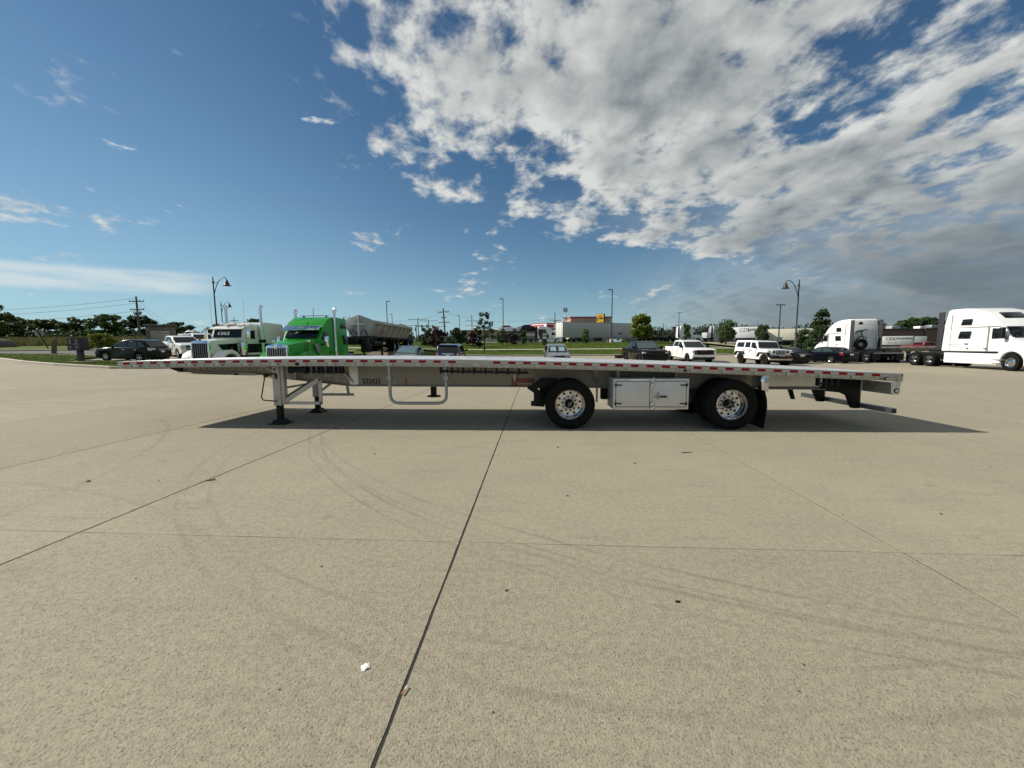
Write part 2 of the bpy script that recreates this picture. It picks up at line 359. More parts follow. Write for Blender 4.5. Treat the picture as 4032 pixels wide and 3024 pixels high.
def concrete_mat():
    m = bpy.data.materials.new('concrete'); m.use_nodes = True; n = m.node_tree.nodes; l = m.node_tree.links; p = n['Principled BSDF']
    g = n.new('ShaderNodeNewGeometry'); pos = g.outputs['Position']
    def N(scale, det=6, rough=.6, vec=pos):
        t = n.new('ShaderNodeTexNoise'); t.inputs['Scale'].default_value = scale; t.inputs['Detail'].default_value = det; t.inputs['Roughness'].default_value = rough; l.new(vec, t.inputs['Vector']); return t.outputs[0]
    def mth(op, a, b=None, c=None):
        k = n.new('ShaderNodeMath'); k.operation = op
        for i, v in enumerate((a, b, c)):
            if v is None: continue
            if isinstance(v, (int, float)): k.inputs[i].default_value = v
            else: l.new(v, k.inputs[i])
        return k.outputs[0]
    def mp(v, a, b, c, d):
        k = n.new('ShaderNodeMapRange'); k.interpolation_type = 'SMOOTHSTEP'; l.new(v, k.inputs[0])
        for i, x in zip((1, 2, 3, 4), (a, b, c, d)): k.inputs[i].default_value = x
        return k.outputs[0]
    def mx(f, a, b, bl='MIX'):
        k = n.new('ShaderNodeMix'); k.data_type = 'RGBA'; k.blend_type = bl
        if isinstance(f, (int, float)): k.inputs[0].default_value = f
        else: l.new(f, k.inputs[0])
        for s, v in ((6, a), (7, b)):
            if isinstance(v, tuple): k.inputs[s].default_value = (*v, 1)
            else: l.new(v, k.inputs[s])
        return k.outputs[2]
    big, mid, fine = N(.22, 4), N(1.6, 6), N(75., 3, .55)
    grit = N(160., 2, .5)
    oi = n.new('ShaderNodeObjectInfo')
    col = mx(mp(big, .35, .65, 0, 1), (.318, .288, .206), (.368, .332, .238))
    col = mx(mp(mid, .38, .70, 0, .35), col, (.265, .235, .185))
    col = mx(mth('MULTIPLY', oi.outputs['Random'], .42), col, (.24, .215, .155))               # each pour dries its own shade
    # drag marks of the broom finish and the traffic run along the lot
    sx = n.new('ShaderNodeMapping'); sx.inputs['Scale'].default_value = (.5, 3.2, 1); sx.inputs['Rotation'].default_value = (0, 0, R(3.2)); l.new(pos, sx.inputs[0])
    drag = N(1.5, 6, .62, sx.outputs[0])
    col = mx(mp(drag, .53, .74, 0, .50), col, (.205, .185, .145))
    # exposed aggregate and pits
    vr = n.new('ShaderNodeTexVoronoi'); vr.inputs['Scale'].default_value = 55; l.new(pos, vr.inputs['Vector'])
    stone = mth('MULTIPLY', mp(vr.outputs['Distance'], .30, .12, 0, 1), mp(N(14., 2), .55, .72, 0, .55))
    col = mx(stone, col, (.46, .41, .31))
    pits = mp(N(82., 3, .62), .58, .70, 0, .60)
    col = mx(pits, col, (.13, .115, .09))
    col = mx(mp(grit, .35, .70, .0, .48), col, (.19, .168, .13))
    col = mx(mp(N(30., 5, .75), .45, .75, 0, .28), col, (.22, .195, .15))
    col = mx(mp(N(21., 3, .7), .40, .62, 0, .30), col, (.44, .395, .285))
    col = mx(mp(N(13., 4, .75), .52, .72, 0, .26), col, (.205, .182, .135))
    # tyre scuffs: arcs left by turning trailers
    sep2 = n.new('ShaderNodeSeparateXYZ'); l.new(pos, sep2.inputs[0])
    scuff = None
    wob = mth('MULTIPLY', N(.5, 2), .16)
    for cx, cy, rad, w, st in ((5.87, 12.75, 11.02, .030, .36), (5.87, 12.75, 11.22, .022, .34), (4.76, 10.97, 9.22, .032, .40), (4.76, 10.97, 9.42, .022, .34), (1.55, 8.25, 6.69, .04, .30), (1.55, 8.25, 6.40, .03, .24), (-7.5, -3.5, 8.3, .05, .20), (9.5, -5.0, 9.2, .06, .22), (-14, 2, 9.0, .06, .24)):
        dd = mth('SQRT', mth('ADD', mth('POWER', mth('SUBTRACT', sep2.outputs[0], cx), 2.), mth('POWER', mth('SUBTRACT', sep2.outputs[1], cy), 2.)))
        e = mth('ABSOLUTE', mth('SUBTRACT', mth('ADD', dd, wob), rad+.08))
        k = mth('MULTIPLY', mp(e, w, w*.35, 0, 1), st)
        scuff = k if scuff is None else mth('MAXIMUM', scuff, k)
    scuff = mth('MULTIPLY', scuff, mp(N(.9, 5, .6), .36, .66, .15, 1))
    col = mx(scuff, col, (.125, .115, .10))
    spots = mth('MAXIMUM', mp(N(2.3, 3, .5), .68, .78, 0, .5), mp(N(5.7, 3, .6), .70, .76, 0, .6))
    col = mx(spots, col, (.15, .135, .11))
    l.new(col, p.inputs['Base Color']); p.inputs['Roughness'].default_value = .88; p.inputs['Specular IOR Level'].default_value = .25
    hgt = mth('ADD', mth('ADD', mth('MULTIPLY', fine, .6), mth('MULTIPLY', grit, .25)), mth('ADD', mth('MULTIPLY', pits, -.9), mth('MULTIPLY', stone, .4)))
    bp = n.new('ShaderNodeBump'); bp.inputs['Strength'].default_value = .8; bp.inputs['Distance'].default_value = .011; l.new(hgt, bp.inputs['Height']); l.new(bp.outputs[0], p.inputs['Normal'])
    M['concrete'] = m
concrete_mat()
mat('joint', (.022, .020, .018), .9, var=.4, vscale=30)

# ---------------------------------------------------------------- the lie of the land
def sp(t, s=2.0):
    t = t/s
    return s*(t if t > 30 else math.log1p(math.exp(t)))
def terr(x, y):
    q = min(1, max(0, (.72-x/max(y, 1.))/.14)); q = q*q*(3-2*q)            # the bank dies away to the east
    z = .03*(sp(-x-8)-sp(-x-45))+.055*(sp(y-32)-sp(y-72))*q
    return z+.85*math.exp(-((x+12.5)/5)**2-((y-40)/7)**2)
def at(x, y, dz=0.): return (x, y, terr(x, y)+dz)
def lin(a, b, n): return [a+(b-a)*i/(n-1) for i in range(n)]
def sheet(name, xs, yf, yb, ny, off, material, kind='structure', parent=None, offb=None):
    vs, fs = [], []
    for x in xs:
        a, b = yf(x), yb(x)
        for j in range(ny):
            y = a+(b-a)*j/(ny-1); vs.append((x, y, terr(x, y)+off))
    for i in range(len(xs)-1):
        for j in range(ny-1): fs.append((i*ny+j, (i+1)*ny+j, (i+1)*ny+j+1, i*ny+j+1))
    m = MB(); m.add(vs, fs); o = m.build(name, material, parent, smooth=60)
    if kind: tag(o, kind=kind)
    return o
# ground to the horizon
def ring(a, b, n): return [a*(b/a)**(i/(n-1)) for i in range(n)]
gx = [-x for x in reversed(ring(95, 4000, 9))]+lin(-90, 90, 61)+ring(95, 4000, 9)
gy = [-y for y in reversed(ring(45, 4000, 8))]+lin(-40, 150, 64)+ring(160, 4500, 9)
mb = MB(); nv = len(gy)
mb.add([(x, y, terr(x, y)-.35) for x in gx for y in gy], [(i*nv+j, (i+1)*nv+j, (i+1)*nv+j+1, i*nv+j+1) for i in range(len(gx)-1) for j in range(nv-1)])
tag(mb.build('ground', 'field', smooth=60), kind='structure')

# concrete lot: slabs poured in lanes near by, one sheet farther off
LROT = -R(3.5)
lc, ls = math.cos(LROT), math.sin(LROT)
def lot(u, v): return (u*lc-v*ls, u*ls+v*lc)
US = [-.66+3.62*k for k in range(-9, 10)]; US[7], US[8], US[10] = -7.5, -4.22, 2.99; VSS = [3.17+4.9*k for k in range(-3, 6)]
mb = MB()
q = [lot(US[0], VSS[0]), lot(US[-1], VSS[0]), lot(US[-1], VSS[-1]), lot(US[0], VSS[-1])]
NU, NV = 90, 54
vs = []
for i in range(NU+1):
    for j in range(NV+1):
        x, y = lot(US[0]+(US[-1]-US[0])*i/NU, VSS[0]+(VSS[-1]-VSS[0])*j/NV); vs.append((x, y, terr(x, y)-.0025))
mb.add(vs, [(i*(NV+1)+j, (i+1)*(NV+1)+j, (i+1)*(NV+1)+j+1, i*(NV+1)+j+1) for i in range(NU) for j in range(NV)])
lotroot = tag(mb.build('concrete_lot', 'joint', smooth=60), kind='structure')
rj = random.Random(3)
for i in range(len(US)-1):
    for j in range(len(VSS)-1):
        g0 = .0075 if abs(US[i]+.66) < .1 else .0065; g1 = .0075 if abs(US[i+1]+.66) < .1 else .0065
        if i in (7, 8): g0 = .009
        if i+1 in (7, 8): g1 = .009
        if US[i] > 1: g0 = .003
        if US[i+1] > 1: g1 = .003
        gv = .0006
        u0, u1, v0, v1 = US[i]+g0, US[i+1]-g1, VSS[j]+gv, VSS[j+1]-gv
        nu, nw = 5, 7
        near = abs(US[i]+1.8) < 6 and VSS[j] < 14
        if near: nu, nw = 14, 40
        vs = []
        for a in range(nu):
            for b in range(nw):
                u = u0+(u1-u0)*a/(nu-1); v = v0+(v1-v0)*b/(nw-1)
                if near:                                             # chipped, uneven joint edges
                    if a == 0: u += rj.uniform(0, .004)
                    if a == nu-1: u -= rj.uniform(0, .004)
                    if b == 0: v += rj.uniform(0, .0036)
                    if b == nw-1: v -= rj.uniform(0, .0036)
                x, y = lot(u, v); vs.append((x, y, terr(x, y)))
        fs = [(a*nw+b, (a+1)*nw+b, (a+1)*nw+b+1, a*nw+b+1) for a in range(nu-1) for b in range(nw-1)]
        rim = [a*nw for a in range(nu)]+[(nu-1)*nw+b for b in range(1, nw)]+[a*nw+nw-1 for a in range(nu-2, -1, -1)]+[b for b in range(nw-2, 0, -1)]
        k = len(vs); vs += [(vs[r][0], vs[r][1], vs[r][2]-.03) for r in rim]
        fs += [(rim[t], rim[(t+1) % len(rim)], k+(t+1) % len(rim), k+t) for t in range(len(rim))]
        m = MB(); m.add(vs, fs); m.build('concrete_slab', 'concrete', lotroot, smooth=30)
# the lot beyond the slabs, as strips round them (they butt against the outermost joints)
xa, xb = -75., 120.
def strip(name, u0, u1, v0, v1, nu, nw):
    vs = []
    for i in range(nu+1):
        for j in range(nw+1):
            x, y = lot(u0+(u1-u0)*i/nu, v0+(v1-v0)*j/nw); vs.append((x, y, terr(x, y)))
    m = MB(); m.add(vs, [(i*(nw+1)+j, (i+1)*(nw+1)+j, (i+1)*(nw+1)+j+1, i*(nw+1)+j+1) for i in range(nu) for j in range(nw)])
    tag(m.build(name, 'concrete', smooth=60), kind='structure')
strip('lot_pavement', -46, US[0]-.004, -22, VSS[-1], 20, 30)
strip('lot_pavement', US[-1]+.004, 100, -22, VSS[-1], 40, 30)
strip('lot_pavement', -46, 100, VSS[-1]+.004, 45.5, 80, 14)
strip('lot_pavement', US[0], US[-1], -22, VSS[0]-.004, 30, 6)
strip('lot_pavement', 30, 100, 45.5, 84, 40, 24)

# verge, path and bank behind the lot
KY = 42.2
sheet('grass_verge', lin(-36, 29.5, 60), lambda x: KY+.16, lambda x: 51.2, 12, .13, 'grass')
sheet('footpath', lin(-36, 29.5, 60), lambda x: 51.2, lambda x: 52.6, 3, .134, 'sidewalk')
sheet('grass_bank', lin(-36, 29.5, 60), lambda x: 52.6, lambda x: 75.5, 20, .13, 'grass')
sheet('grass_mound', lin(-17.5, -7.6, 24), lambda x: 40-6.8*math.sqrt(max(0, 1-((x+12.5)/5)**2)), lambda x: KY+.5, 18, .05, 'grass')
m = MB(); vs = []
sheet('gravel_pad', lin(-13.4, -9.9, 8), lambda x: 34.6, lambda x: 38.4, 6, .09, 'pad')
sheet('far_lot', lin(-6, 60, 40), lambda x: 75.5, lambda x: 112, 10, .05, 'asphalt')
sheet('road', lin(-160, -36.4, 40), lambda x: 34.0+max(0, (x+52))*.18, lambda x: 38.8+max(0, (x+52))*.18, 5, .03, 'asphalt')
sheet('grass_verge', lin(-160, -36.4, 40), lambda x: 38.8+max(0, (x+52))*.18, lambda x: 48, 8, .10, 'grass')
sheet('far_road', lin(-60, -6, 30), lambda x: 80, lambda x: 88, 4, .03, 'sidewalk')
def isl_front(x):
    pts = [(-60, 33.0), (-46, 31.2), (-38.4, 28.9), (-33.5, 26.4), (-29.4, 24.75), (-24.4, 23.35), (-22.6, 23.7), (-21.8, 24.6)]
    for (x0, y0), (x1, y1) in zip(pts, pts[1:]):
        if x <= x1: return y0+(y1-y0)*(x-x0)/(x1-x0)
    return pts[-1][1]
def isl_back(x):
    if x < -35.5: return 34.0
    if x < -33.5: return 34.0-(x+35.5)*2.5
    return 29.0 if x < -23 else 29.0-(x+23)*3.2
isx = lin(-60, -22.0, 46)
sheet('grass_island', isx, lambda x: isl_front(x)+.16, lambda x: max(isl_back(x), isl_front(x)+.2), 10, .13, 'grass')

def kerb(name, path, w=.17, h=.15, piece=3.):
    root = tag(new_obj(name, None), kind='structure')
    P = [Vector(p) for p in path]
    for a, b in zip(P, P[1:]):
        n = max(1, round((b-a).length/piece))
        for k in range(n):
            p0, p1 = a.lerp(b, k/n), a.lerp(b, (k+1)/n); d = (p1-p0); Ln = d.length; d.normalize(); nrm = V(-d.y, d.x)
            vs = []
            for p in (p0+d*.006, p1-d*.006):
                z = terr(p.x, p.y)
                for o, zz in ((-w/2, -.2), (-w/2, h-.03), (-w/2+.03, h), (w/2, h), (w/2, -.2)):
                    q = p+nrm*o; vs.append((q.x, q.y, z+zz))
            m = MB(); m.add(vs, [(0, 1, 2, 3, 4), (9, 8, 7, 6, 5)]+[(i, (i+1) % 5, 5+(i+1) % 5, 5+i) for i in range(5)])
            m.build('kerb_stone', 'kerb_stone', root)
kerb('kerb', [(-36.4, KY+.075), (-17, KY+.075)])
kerb('kerb', [(-7.7, KY+.075), (29.6, KY+.075)])
kerb('kerb', [(29.6, KY+.08), (29.6, 75)])
kerb('kerb', [(x, isl_front(x)+.075) for x in (-60, -52, -46, -42, -38.4, -36, -33.5, -31.4, -29.4, -27, -24.4, -23.5, -22.6, -22.1)]+[(-21.85, 25.0), (-21.9, 26.0), (-22.3, 27.2), (-23, 28.2)], piece=2.4)
kerb('kerb', [(-60, 39.0), (-52, 39.0), (-36.6, 41.7)])

# ---------------------------------------------------------------- wheels
def arc(cx, cz, r, a0, a1, n): return [(cx+r*math.cos(R(a0+(a1-a0)*i/n)), cz+r*math.sin(R(a0+(a1-a0)*i/n))) for i in range(n+1)]
def tyre_prof(Ro, w, ri, grooves=4):
    # (radius, across); from outer bead over the tread to the inner bead
    h = w/2
    p = [(ri, h*.72), (ri+.02, h*.86), (ri+(Ro-ri)*.35, h*1.0), (ri+(Ro-ri)*.62, h*.99), (ri+(Ro-ri)*.80, h*.95), (Ro-.035, h*.90), (Ro-.012, h*.84), (Ro-.002, h*.78)]
    tread = []
    for k in range(grooves):
        c = h*.70*(1-2*(k+.5)/grooves); g = h*.035
        tread += [(Ro, c+g), (Ro-.014, c+g*.8), (Ro-.014, c-g*.8), (Ro, c-g)]
    return p+tread+[(r, -a) for r, a in reversed(p)]
PROTO = {}
def proto(key, fn):
    if key not in PROTO: PROTO[key] = fn()
    return PROTO[key]
# a wheel's outer face looks along +y in its own frame; origin at the centre of the tyre
def truck_wheel_meshes(kind):
    d = {}
    m = MB(); m.lathe(tyre_prof(.505, .275, .292), n=56, close=True)
    d['tyre'] = m.mesh('tyre', 'rubber', 40)
    m = MB(); m.lathe([(.505-.105, .1375), (.505-.09, .1395), (.505-.075, .1375), (.505-.09, .134)], n=56, close=True)
    m.lathe([(.335, .1355), (.345, .1385), (.355, .1355), (.345, .133)], n=56, close=True)
    d['ring'] = m.mesh('sidewall_ring', 'rubber')
    if kind == 'deep':                                                # outer wheel of a pair: dished
        m = MB(); m.lathe([(.300, .108), (.312, .112), (.314, .102), (.300, .092), (.287, .085), (.282, .05), (.272, .03), (.268, -.06), (.262, -.085), (.235, -.095), (.17, -.085), (.155, -.07), (.10, -.07), (.10, -.12), (.30, -.12)], n=48, close=True)
        d['rim'] = m.mesh('rim', 'polished', 30)
        m = MB()
        for i in range(10):
            t = 2*math.pi*(i+.5)/10; m.cyl((.222*math.cos(t), -.10, .222*math.sin(t)), (.222*math.cos(t), -.0885, .222*math.sin(t)), .026, n=14)
        d['holes'] = m.mesh('hand_holes', 'black_steel')
        m = MB(); m.lathe([(0, -.06), (.168, -.06), (.172, -.066), (.172, -.09), (0, -.09)], n=40)
        d['flange'] = m.mesh('hub_flange', 'alu')
        m = MB()
        for i in range(10):
            t = 2*math.pi*i/10; m.cyl((.138*math.cos(t), -.07, .138*math.sin(t)), (.138*math.cos(t), -.050, .138*math.sin(t)), .0195, n=8)
        d['nuts'] = m.mesh('lug_nuts', 'black_steel')
        m = MB(); m.lathe([(.095, -.06), (.098, -.01), (.092, .012), (.078, .018), (.074, .05), (.066, .058), (.04, .062), (0, .062)], n=32)
        d['hub'] = m.mesh('hub', 'black_steel')
        m = MB(); m.lathe([(.034, .060), (.034, .066), (.02, .072), (0, .074)], n=20)
        d['cap'] = m.mesh('oil_window', 'hub_oil')
    else:                                                             # steer wheel: bulged out
        m = MB(); m.lathe([(.300, .108), (.312, .112), (.314, .102), (.290, .09), (.280, .05), (.262, .03), (.235, .045), (.17, .085), (.10, .095), (.10, -.1), (.29, -.1)], n=48, close=True)
        d['rim'] = m.mesh('rim', 'polished', 30)
        m = MB()
        for i in range(10):
            t = 2*math.pi*(i+.5)/10; m.cyl((.215*math.cos(t), .02, .215*math.sin(t)), (.215*math.cos(t), .0605, .215*math.sin(t)), .024, n=14)
        d['holes'] = m.mesh('hand_holes', 'black_steel')
        m = MB()
        for i in range(10):
            t = 2*math.pi*i/10; m.cyl((.138*math.cos(t), .08, .138*math.sin(t)), (.138*math.cos(t), .115, .138*math.sin(t)), .017, n=6)
        d['nuts'] = m.mesh('lug_nuts', 'chrome')
        m = MB(); m.lathe([(.09, .09), (.09, .13), (.075, .15), (.05, .155), (0, .155)], n=24)
        d['hub'] = m.mesh('hub', 'chrome')
    return d
def put_truck_wheel(parent, loc, side, kind='deep', spin=0., full=True):
    d = proto('tw_'+kind, lambda: truck_wheel_meshes(kind))
    w = new_obj('wheel', d['tyre'], parent); w.location = loc
    w.rotation_euler = (0, spin if side > 0 else -spin, 0 if side > 0 else math.pi)
    keys = [('rim', 'rim'), ('holes', 'hand_holes'), ('nuts', 'lug_nuts'), ('hub', 'hub')]
    if kind == 'deep': keys += [('flange', 'hub_flange')]
    if full: keys += [('ring', 'sidewall_ring')]+([('cap', 'oil_window')] if kind == 'deep' else [])
    for k, nm in keys: new_obj(nm, d[k], w)
    return w
def put_inner_tyre(parent, loc):
    d = proto('tw_deep', lambda: truck_wheel_meshes('deep')); w = new_obj('inner_wheel', d['tyre'], parent); w.location = loc
    m = proto('inner_rim', lambda: MB().lathe([(.30, .1), (.29, .09), (.27, .0), (.29, -.09), (.30, -.1), (.20, -.02), (.20, .02)], n=32, close=True).mesh('rim', 'black_steel'))
    new_obj('rim', m, w); return w

# ---------------------------------------------------------------- the flatbed trailer
TYAW = -math.atan(.055)
T = thing('flatbed_trailer', 'long silver aluminium flatbed trailer parked across the concrete lot', 'trailer', (0, 7.76, 0), TYAW)
XL, XR = -8.40, 7.42
ZC = (2.7095e-05, -2.28194e-03, -2.325723e-02, 1.409678)               # the deck is cambered and stands nose-high
def zt(x): return ZC[3]+ZC[2]*x+ZC[1]*x*x+ZC[0]*x**3
DW = 2.59
XS = lin(XL, XR, 41)
# floor planks, each an extrusion with its own lips
npl = 12; pw = (DW-.16)/npl
for k in range(npl):
    a = .08+k*pw+.002; b = a+pw-.004
    prof = [(a, -.035), (b, -.035), (b, -.004), (b-.006, 0), (b-.05, 0), (b-.054, -.005), (b-.066, -.005), (b-.07, 0), (a+.07, 0), (a+.066, -.005), (a+.054, -.005), (a+.05, 0), (a+.006, 0), (a, -.004)]
    MB().sweep(prof, XS, zt).build('deck_plank', 'alu_deck', T, smooth=25)
# side rails: lip, tape band, shallow lower band, foot
prof = [(.08, -.001), (.012, -.001), (.0, -.006), (.0, -.020), (.006, -.022), (.006, -.078), (-.004, -.080), (-.004, -.088), (.016, -.092), (.022, -.132), (.004, -.138), (.004, -.153), (.10, -.153), (.10, -.145), (.034, -.142), (.034, -.04), (.08, -.04)]
MB().sweep(prof, XS, zt).build('side_rail', 'alu_rail', T, smooth=25)
MB().sweep([(DW-y, z) for y, z in prof], XS, zt).build('side_rail', 'alu_rail', T, smooth=25)
def slope(x): return math.atan((zt(x+.05)-zt(x-.05))/.1)
def railbox(name, mt, x, w, h, dz, y0, y1, parent=T, bevel=0., key=None):
    me = proto(key or (name, w, h, y0, y1, mt), lambda: MB().box(-w/2, w/2, y0, y1, -h/2, h/2).mesh(name, mt, bevel=bevel))
    o = new_obj(name, me, parent); o.location = (x, 0, zt(x)+dz); o.rotation_euler = (0, -slope(x), 0); return o
# tape: red and silver blocks in turn
x = -8.235; k = 0
while x < XR-.12:
    if not (-.96 < x < -.50): railbox('red_tape', 'red_tape', x, .152, .046, -.049, .0035, .0055)
    if not (-1.05 < x+.152 < -.42): railbox('silver_tape', 'white_tape', x+.1525, .149, .046, -.049, .0038, .0056)
    x += .305
# stake pockets under the tape band
x = -8.0
while x < XR-.1:
    me = proto('pocket', lambda: MB().prism([(-.062, -.03), (.062, -.03), (.058, .018), (-.058, .018)], 'y', -.018, .022).mesh('stake_pocket', 'alu_rail', bevel=.002))
    o = new_obj('stake_pocket', me, T); o.location = (x, 0, zt(x)-.105); o.rotation_euler = (0, -slope(x), 0)
    for s in (-.20, .20):
        me2 = proto('gus', lambda: MB().add([(-.055, .006, .024), (.055, .006, .024), (.075, .021, -.028), (-.035, .021, -.028), (.01, -.003, .02), (.05, .004, -.03)], [(0, 1, 4), (1, 2, 5, 4), (0, 4, 5, 3), (3, 5, 2)]).mesh('rail_web', 'alu_rail'))
        w = new_obj('rail_web', me2, T); w.location = (x+s, .0, zt(x+s)-.110); w.rotation_euler = (0, -slope(x), 0)
    x += .61
for xx, rr in ((-4.48, .032), (3.42, .030), (7.215, .034)):            # round side markers
    m = MB(); m.lathe([(0, -.012), (rr*.72, -.011), (rr*.76, -.006), (rr*.80, -.014), (rr, -.012), (rr*1.05, .02)], (xx, 0, zt(xx)-.108), (0, 1, 0), n=24)
    o = m.build('marker_lamp', 'lamp_grey', T)
    MB().lathe([(rr*.80, -.0125), (rr*.9, -.018), (rr*1.04, -.0115), (rr*1.06, .01)], (xx, 0, zt(xx)-.108), (0, 1, 0), n=24).build('grommet', 'black_plastic', o)
pl = [(.075*math.cos(t)+(.055 if math.cos(t) > 0 else -.055)-.06*math.cos(t), .036*math.sin(t)) for t in [2*math.pi*i/24 for i in range(24)]]
m = MB(); m.prism([(-.72+u, zt(-.72)-.112+v) for u, v in pl], 'y', -.014, .03); o = m.build('turn_lamp', 'lamp_grey', T, bevel=.004)
text('abs_lettering', 'ABS', .035, 'black_ink', T, (7.07, -.0005, zt(7.1)-.122), (math.pi/2, 0, 0), .0008, sx=1.1)
# front and rear headers
MB().box(XL-.055, XL-.002, .02, DW-.02, zt(XL)-.155, zt(XL)-.004).build('front_header', 'alu_rail', T, bevel=.006)
xr = XR
MB().box(xr+.002, xr+.07, 0, DW, zt(xr)-.16, zt(xr)+.002).build('rear_header', 'alu_rail', T, bevel=.006)
MB().box(xr+.071, xr+.115, .02, .12, zt(xr)-.16, zt(xr)-.075).box(xr+.071, xr+.115, .02, .12, zt(xr)-.07, zt(xr)-.005).build('dock_bumper', 'black_plastic', T, bevel=.015)
for yy in (DW-.12,): MB().box(xr+.071, xr+.115, yy, yy+.1, zt(xr)-.16, zt(xr)-.005).build('dock_bumper', 'black_plastic', T, bevel=.015)
z1 = zt(xr)-.162
ept = [(xr-.12, z1), (xr+.065, z1), (xr+.045, z1-.255), (xr-.10, z1-.235)]
for y0, y1 in ((.0, .012), (DW-.012, DW)):
    o = MB().prism(ept, 'y', y0, y1).build('lamp_bracket', 'alu', T, bevel=.002)
m = MB(); m.lathe([(0, -.02), (.026, -.018), (.034, -.004)], (xr-.01, -.0, z1-.17), (0, 1, 0), n=20); o = m.build('side_lamp', 'lamp_clear', T)
MB().lathe([(.034, -.010), (.047, -.008), (.05, .0), (.034, .0)], (xr-.01, -.001, z1-.17), (0, 1, 0), n=20, close=True).build('grommet', 'black_plastic', o)
MB().box(xr-.055, xr-.015, .013, DW-.013, z1-.25, z1-.02).build('rear_light_beam', 'alu', T, bevel=.004)
for i in range(3):
    for s in (0, 1):
        yy = .25+.16*i if s == 0 else DW-.25-.16*i
        MB().cyl((xr-.014, yy, z1-.13), (xr+.0, yy, z1-.13), .05, n=16).build('tail_lamp', 'tail_lamp', T)
# cross members
zb = -.155
for i in range(46):
    xx = XL+.25+i*.345
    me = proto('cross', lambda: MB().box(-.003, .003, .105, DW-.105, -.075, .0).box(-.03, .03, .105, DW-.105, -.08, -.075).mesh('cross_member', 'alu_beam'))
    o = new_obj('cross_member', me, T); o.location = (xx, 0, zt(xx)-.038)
# main beams
def bbot(x):
    pts = [(-7.75, 1.165), (-6.0, 1.135), (-5.75, 1.09), (-5.3, 1.01), (-3.72, .832), (.43, .806), (1.99, .785), (6.62, .745)]
    for (x0, a), (x1, b) in zip(pts, pts[1:]):
        if x <= x1: return a+(b-a)*(x-x0)/(x1-x0)
    return pts[-1][1]
bx = [-7.75, -7, -6.5, -6.0, -5.75, -5.3, -4.8, -4.3, -3.72, -3, -2, -1, 0, .43, 1, 1.99, 3, 4, 5, 6.2, 6.62]
for yb in (.78, 1.80):
    m = MB()
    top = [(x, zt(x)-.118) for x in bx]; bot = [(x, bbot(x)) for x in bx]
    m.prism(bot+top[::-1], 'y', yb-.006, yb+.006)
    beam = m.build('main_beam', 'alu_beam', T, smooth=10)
    def strip_(name, f0, h, t, w, x0, x1, mt='alu_beam'):
        xs = [x for x in bx if x0 < x < x1]; xs = [x0]+xs+[x1]
        MB().sweep([(-w/2, 0), (w/2, 0), (w/2, h), (-w/2, h)], xs, f0, yb).build(name, mt, beam, smooth=10)
    strip_('bottom_flange', lambda x: bbot(x)-.016, .016, 0, .16, -7.75, 6.62)
    strip_('top_flange', lambda x: zt(x)-.130, .012, 0, .13, -7.75, 6.62)
    if yb < 1:
        for dz in (.205, .225, .262, .295, .315):                     # extruded ribs of the web
            strip_('web_rib', lambda x, dz=dz: zt(x)-dz, .006, 0, .020, -3.55, 6.6)
        m = MB()
        xx = -3.4
        while xx < 6.6:
            m.cyl((xx, yb-.014, zt(xx)-.243), (xx, yb-.006, zt(xx)-.243), .0085, n=6); xx += .142
        m.build('rivet_row', 'black_steel', beam)
        m = MB(); xx = -7.62
        while xx < -5.5:
            m.cyl((xx, yb-.011, zt(xx)-.235), (xx, yb-.006, zt(xx)-.235), .014, n=10); xx += .17
        m.build('bolt_holes', 'black_steel', beam)
# king-pin plate
MB().box(-7.75, -5.6, .90, 1.70, 1.140, 1.152).build('kingpin_plate', 'galv', T, bevel=.003)
MB().prism([(-7.98, 1.232), (-7.75, 1.145), (-7.72, 1.145), (-7.72, 1.28), (-7.98, 1.28)], 'y', .72, 1.86).build('pickup_ramp', 'black_steel', T)
MB().lathe([(0, 1.04), (.055, 1.04), (.055, 1.06), (.036, 1.065), (.036, 1.095), (.05, 1.10), (.05, 1.145)], (-6.85, 1.29, 0), (0, 0, 1), n=16).build('kingpin', 'black_steel', T)
# outrigger struts from the beam up to the rail, on the near side
def strut(x, w=.07, mt='alu', zlow=.30):
    MB().add([(x-.09, .10, zt(x)-.16), (x+.03, .10, zt(x)-.16), (x+.03+.12, .765, bbot(x)+zlow*.25), (x+.07, .765, bbot(x)+zlow*.25), (x-.085, .12, zt(x)-.16), (x+.035, .12, zt(x)-.16), (x+.155, .772, bbot(x)+zlow*.30), (x+.075, .772, bbot(x)+zlow*.30)],
             [(0, 1, 2, 3), (7, 6, 5, 4), (0, 4, 5, 1), (1, 5, 6, 2), (2, 6, 7, 3), (3, 7, 4, 0)]).build('outrigger', mt, T)
for x in (1.72,): strut(x)
MB().bar((-3.98, .70, zt(-3.9)-.16), (-3.66, .755, .90), .012, .07, (0, 1, 0)).build('gusset', 'alu', T)
MB().box(-3.74, -3.54, .762, .771, .845, zt(-3.5)-.125).build('web_doubler', 'alu', T)
MB().bar((-5.75, .70, zt(-5.7)-.17), (-5.22, .755, 1.03), .012, .05, (0, 1, 0)).build('gusset', 'alu', T)
MB().prism([(-.02, zt(0)-.16), (.06, zt(0)-.16), (.045, .93), (.0, .93)], 'y', .70, .768).build('gusset', 'galv', T)
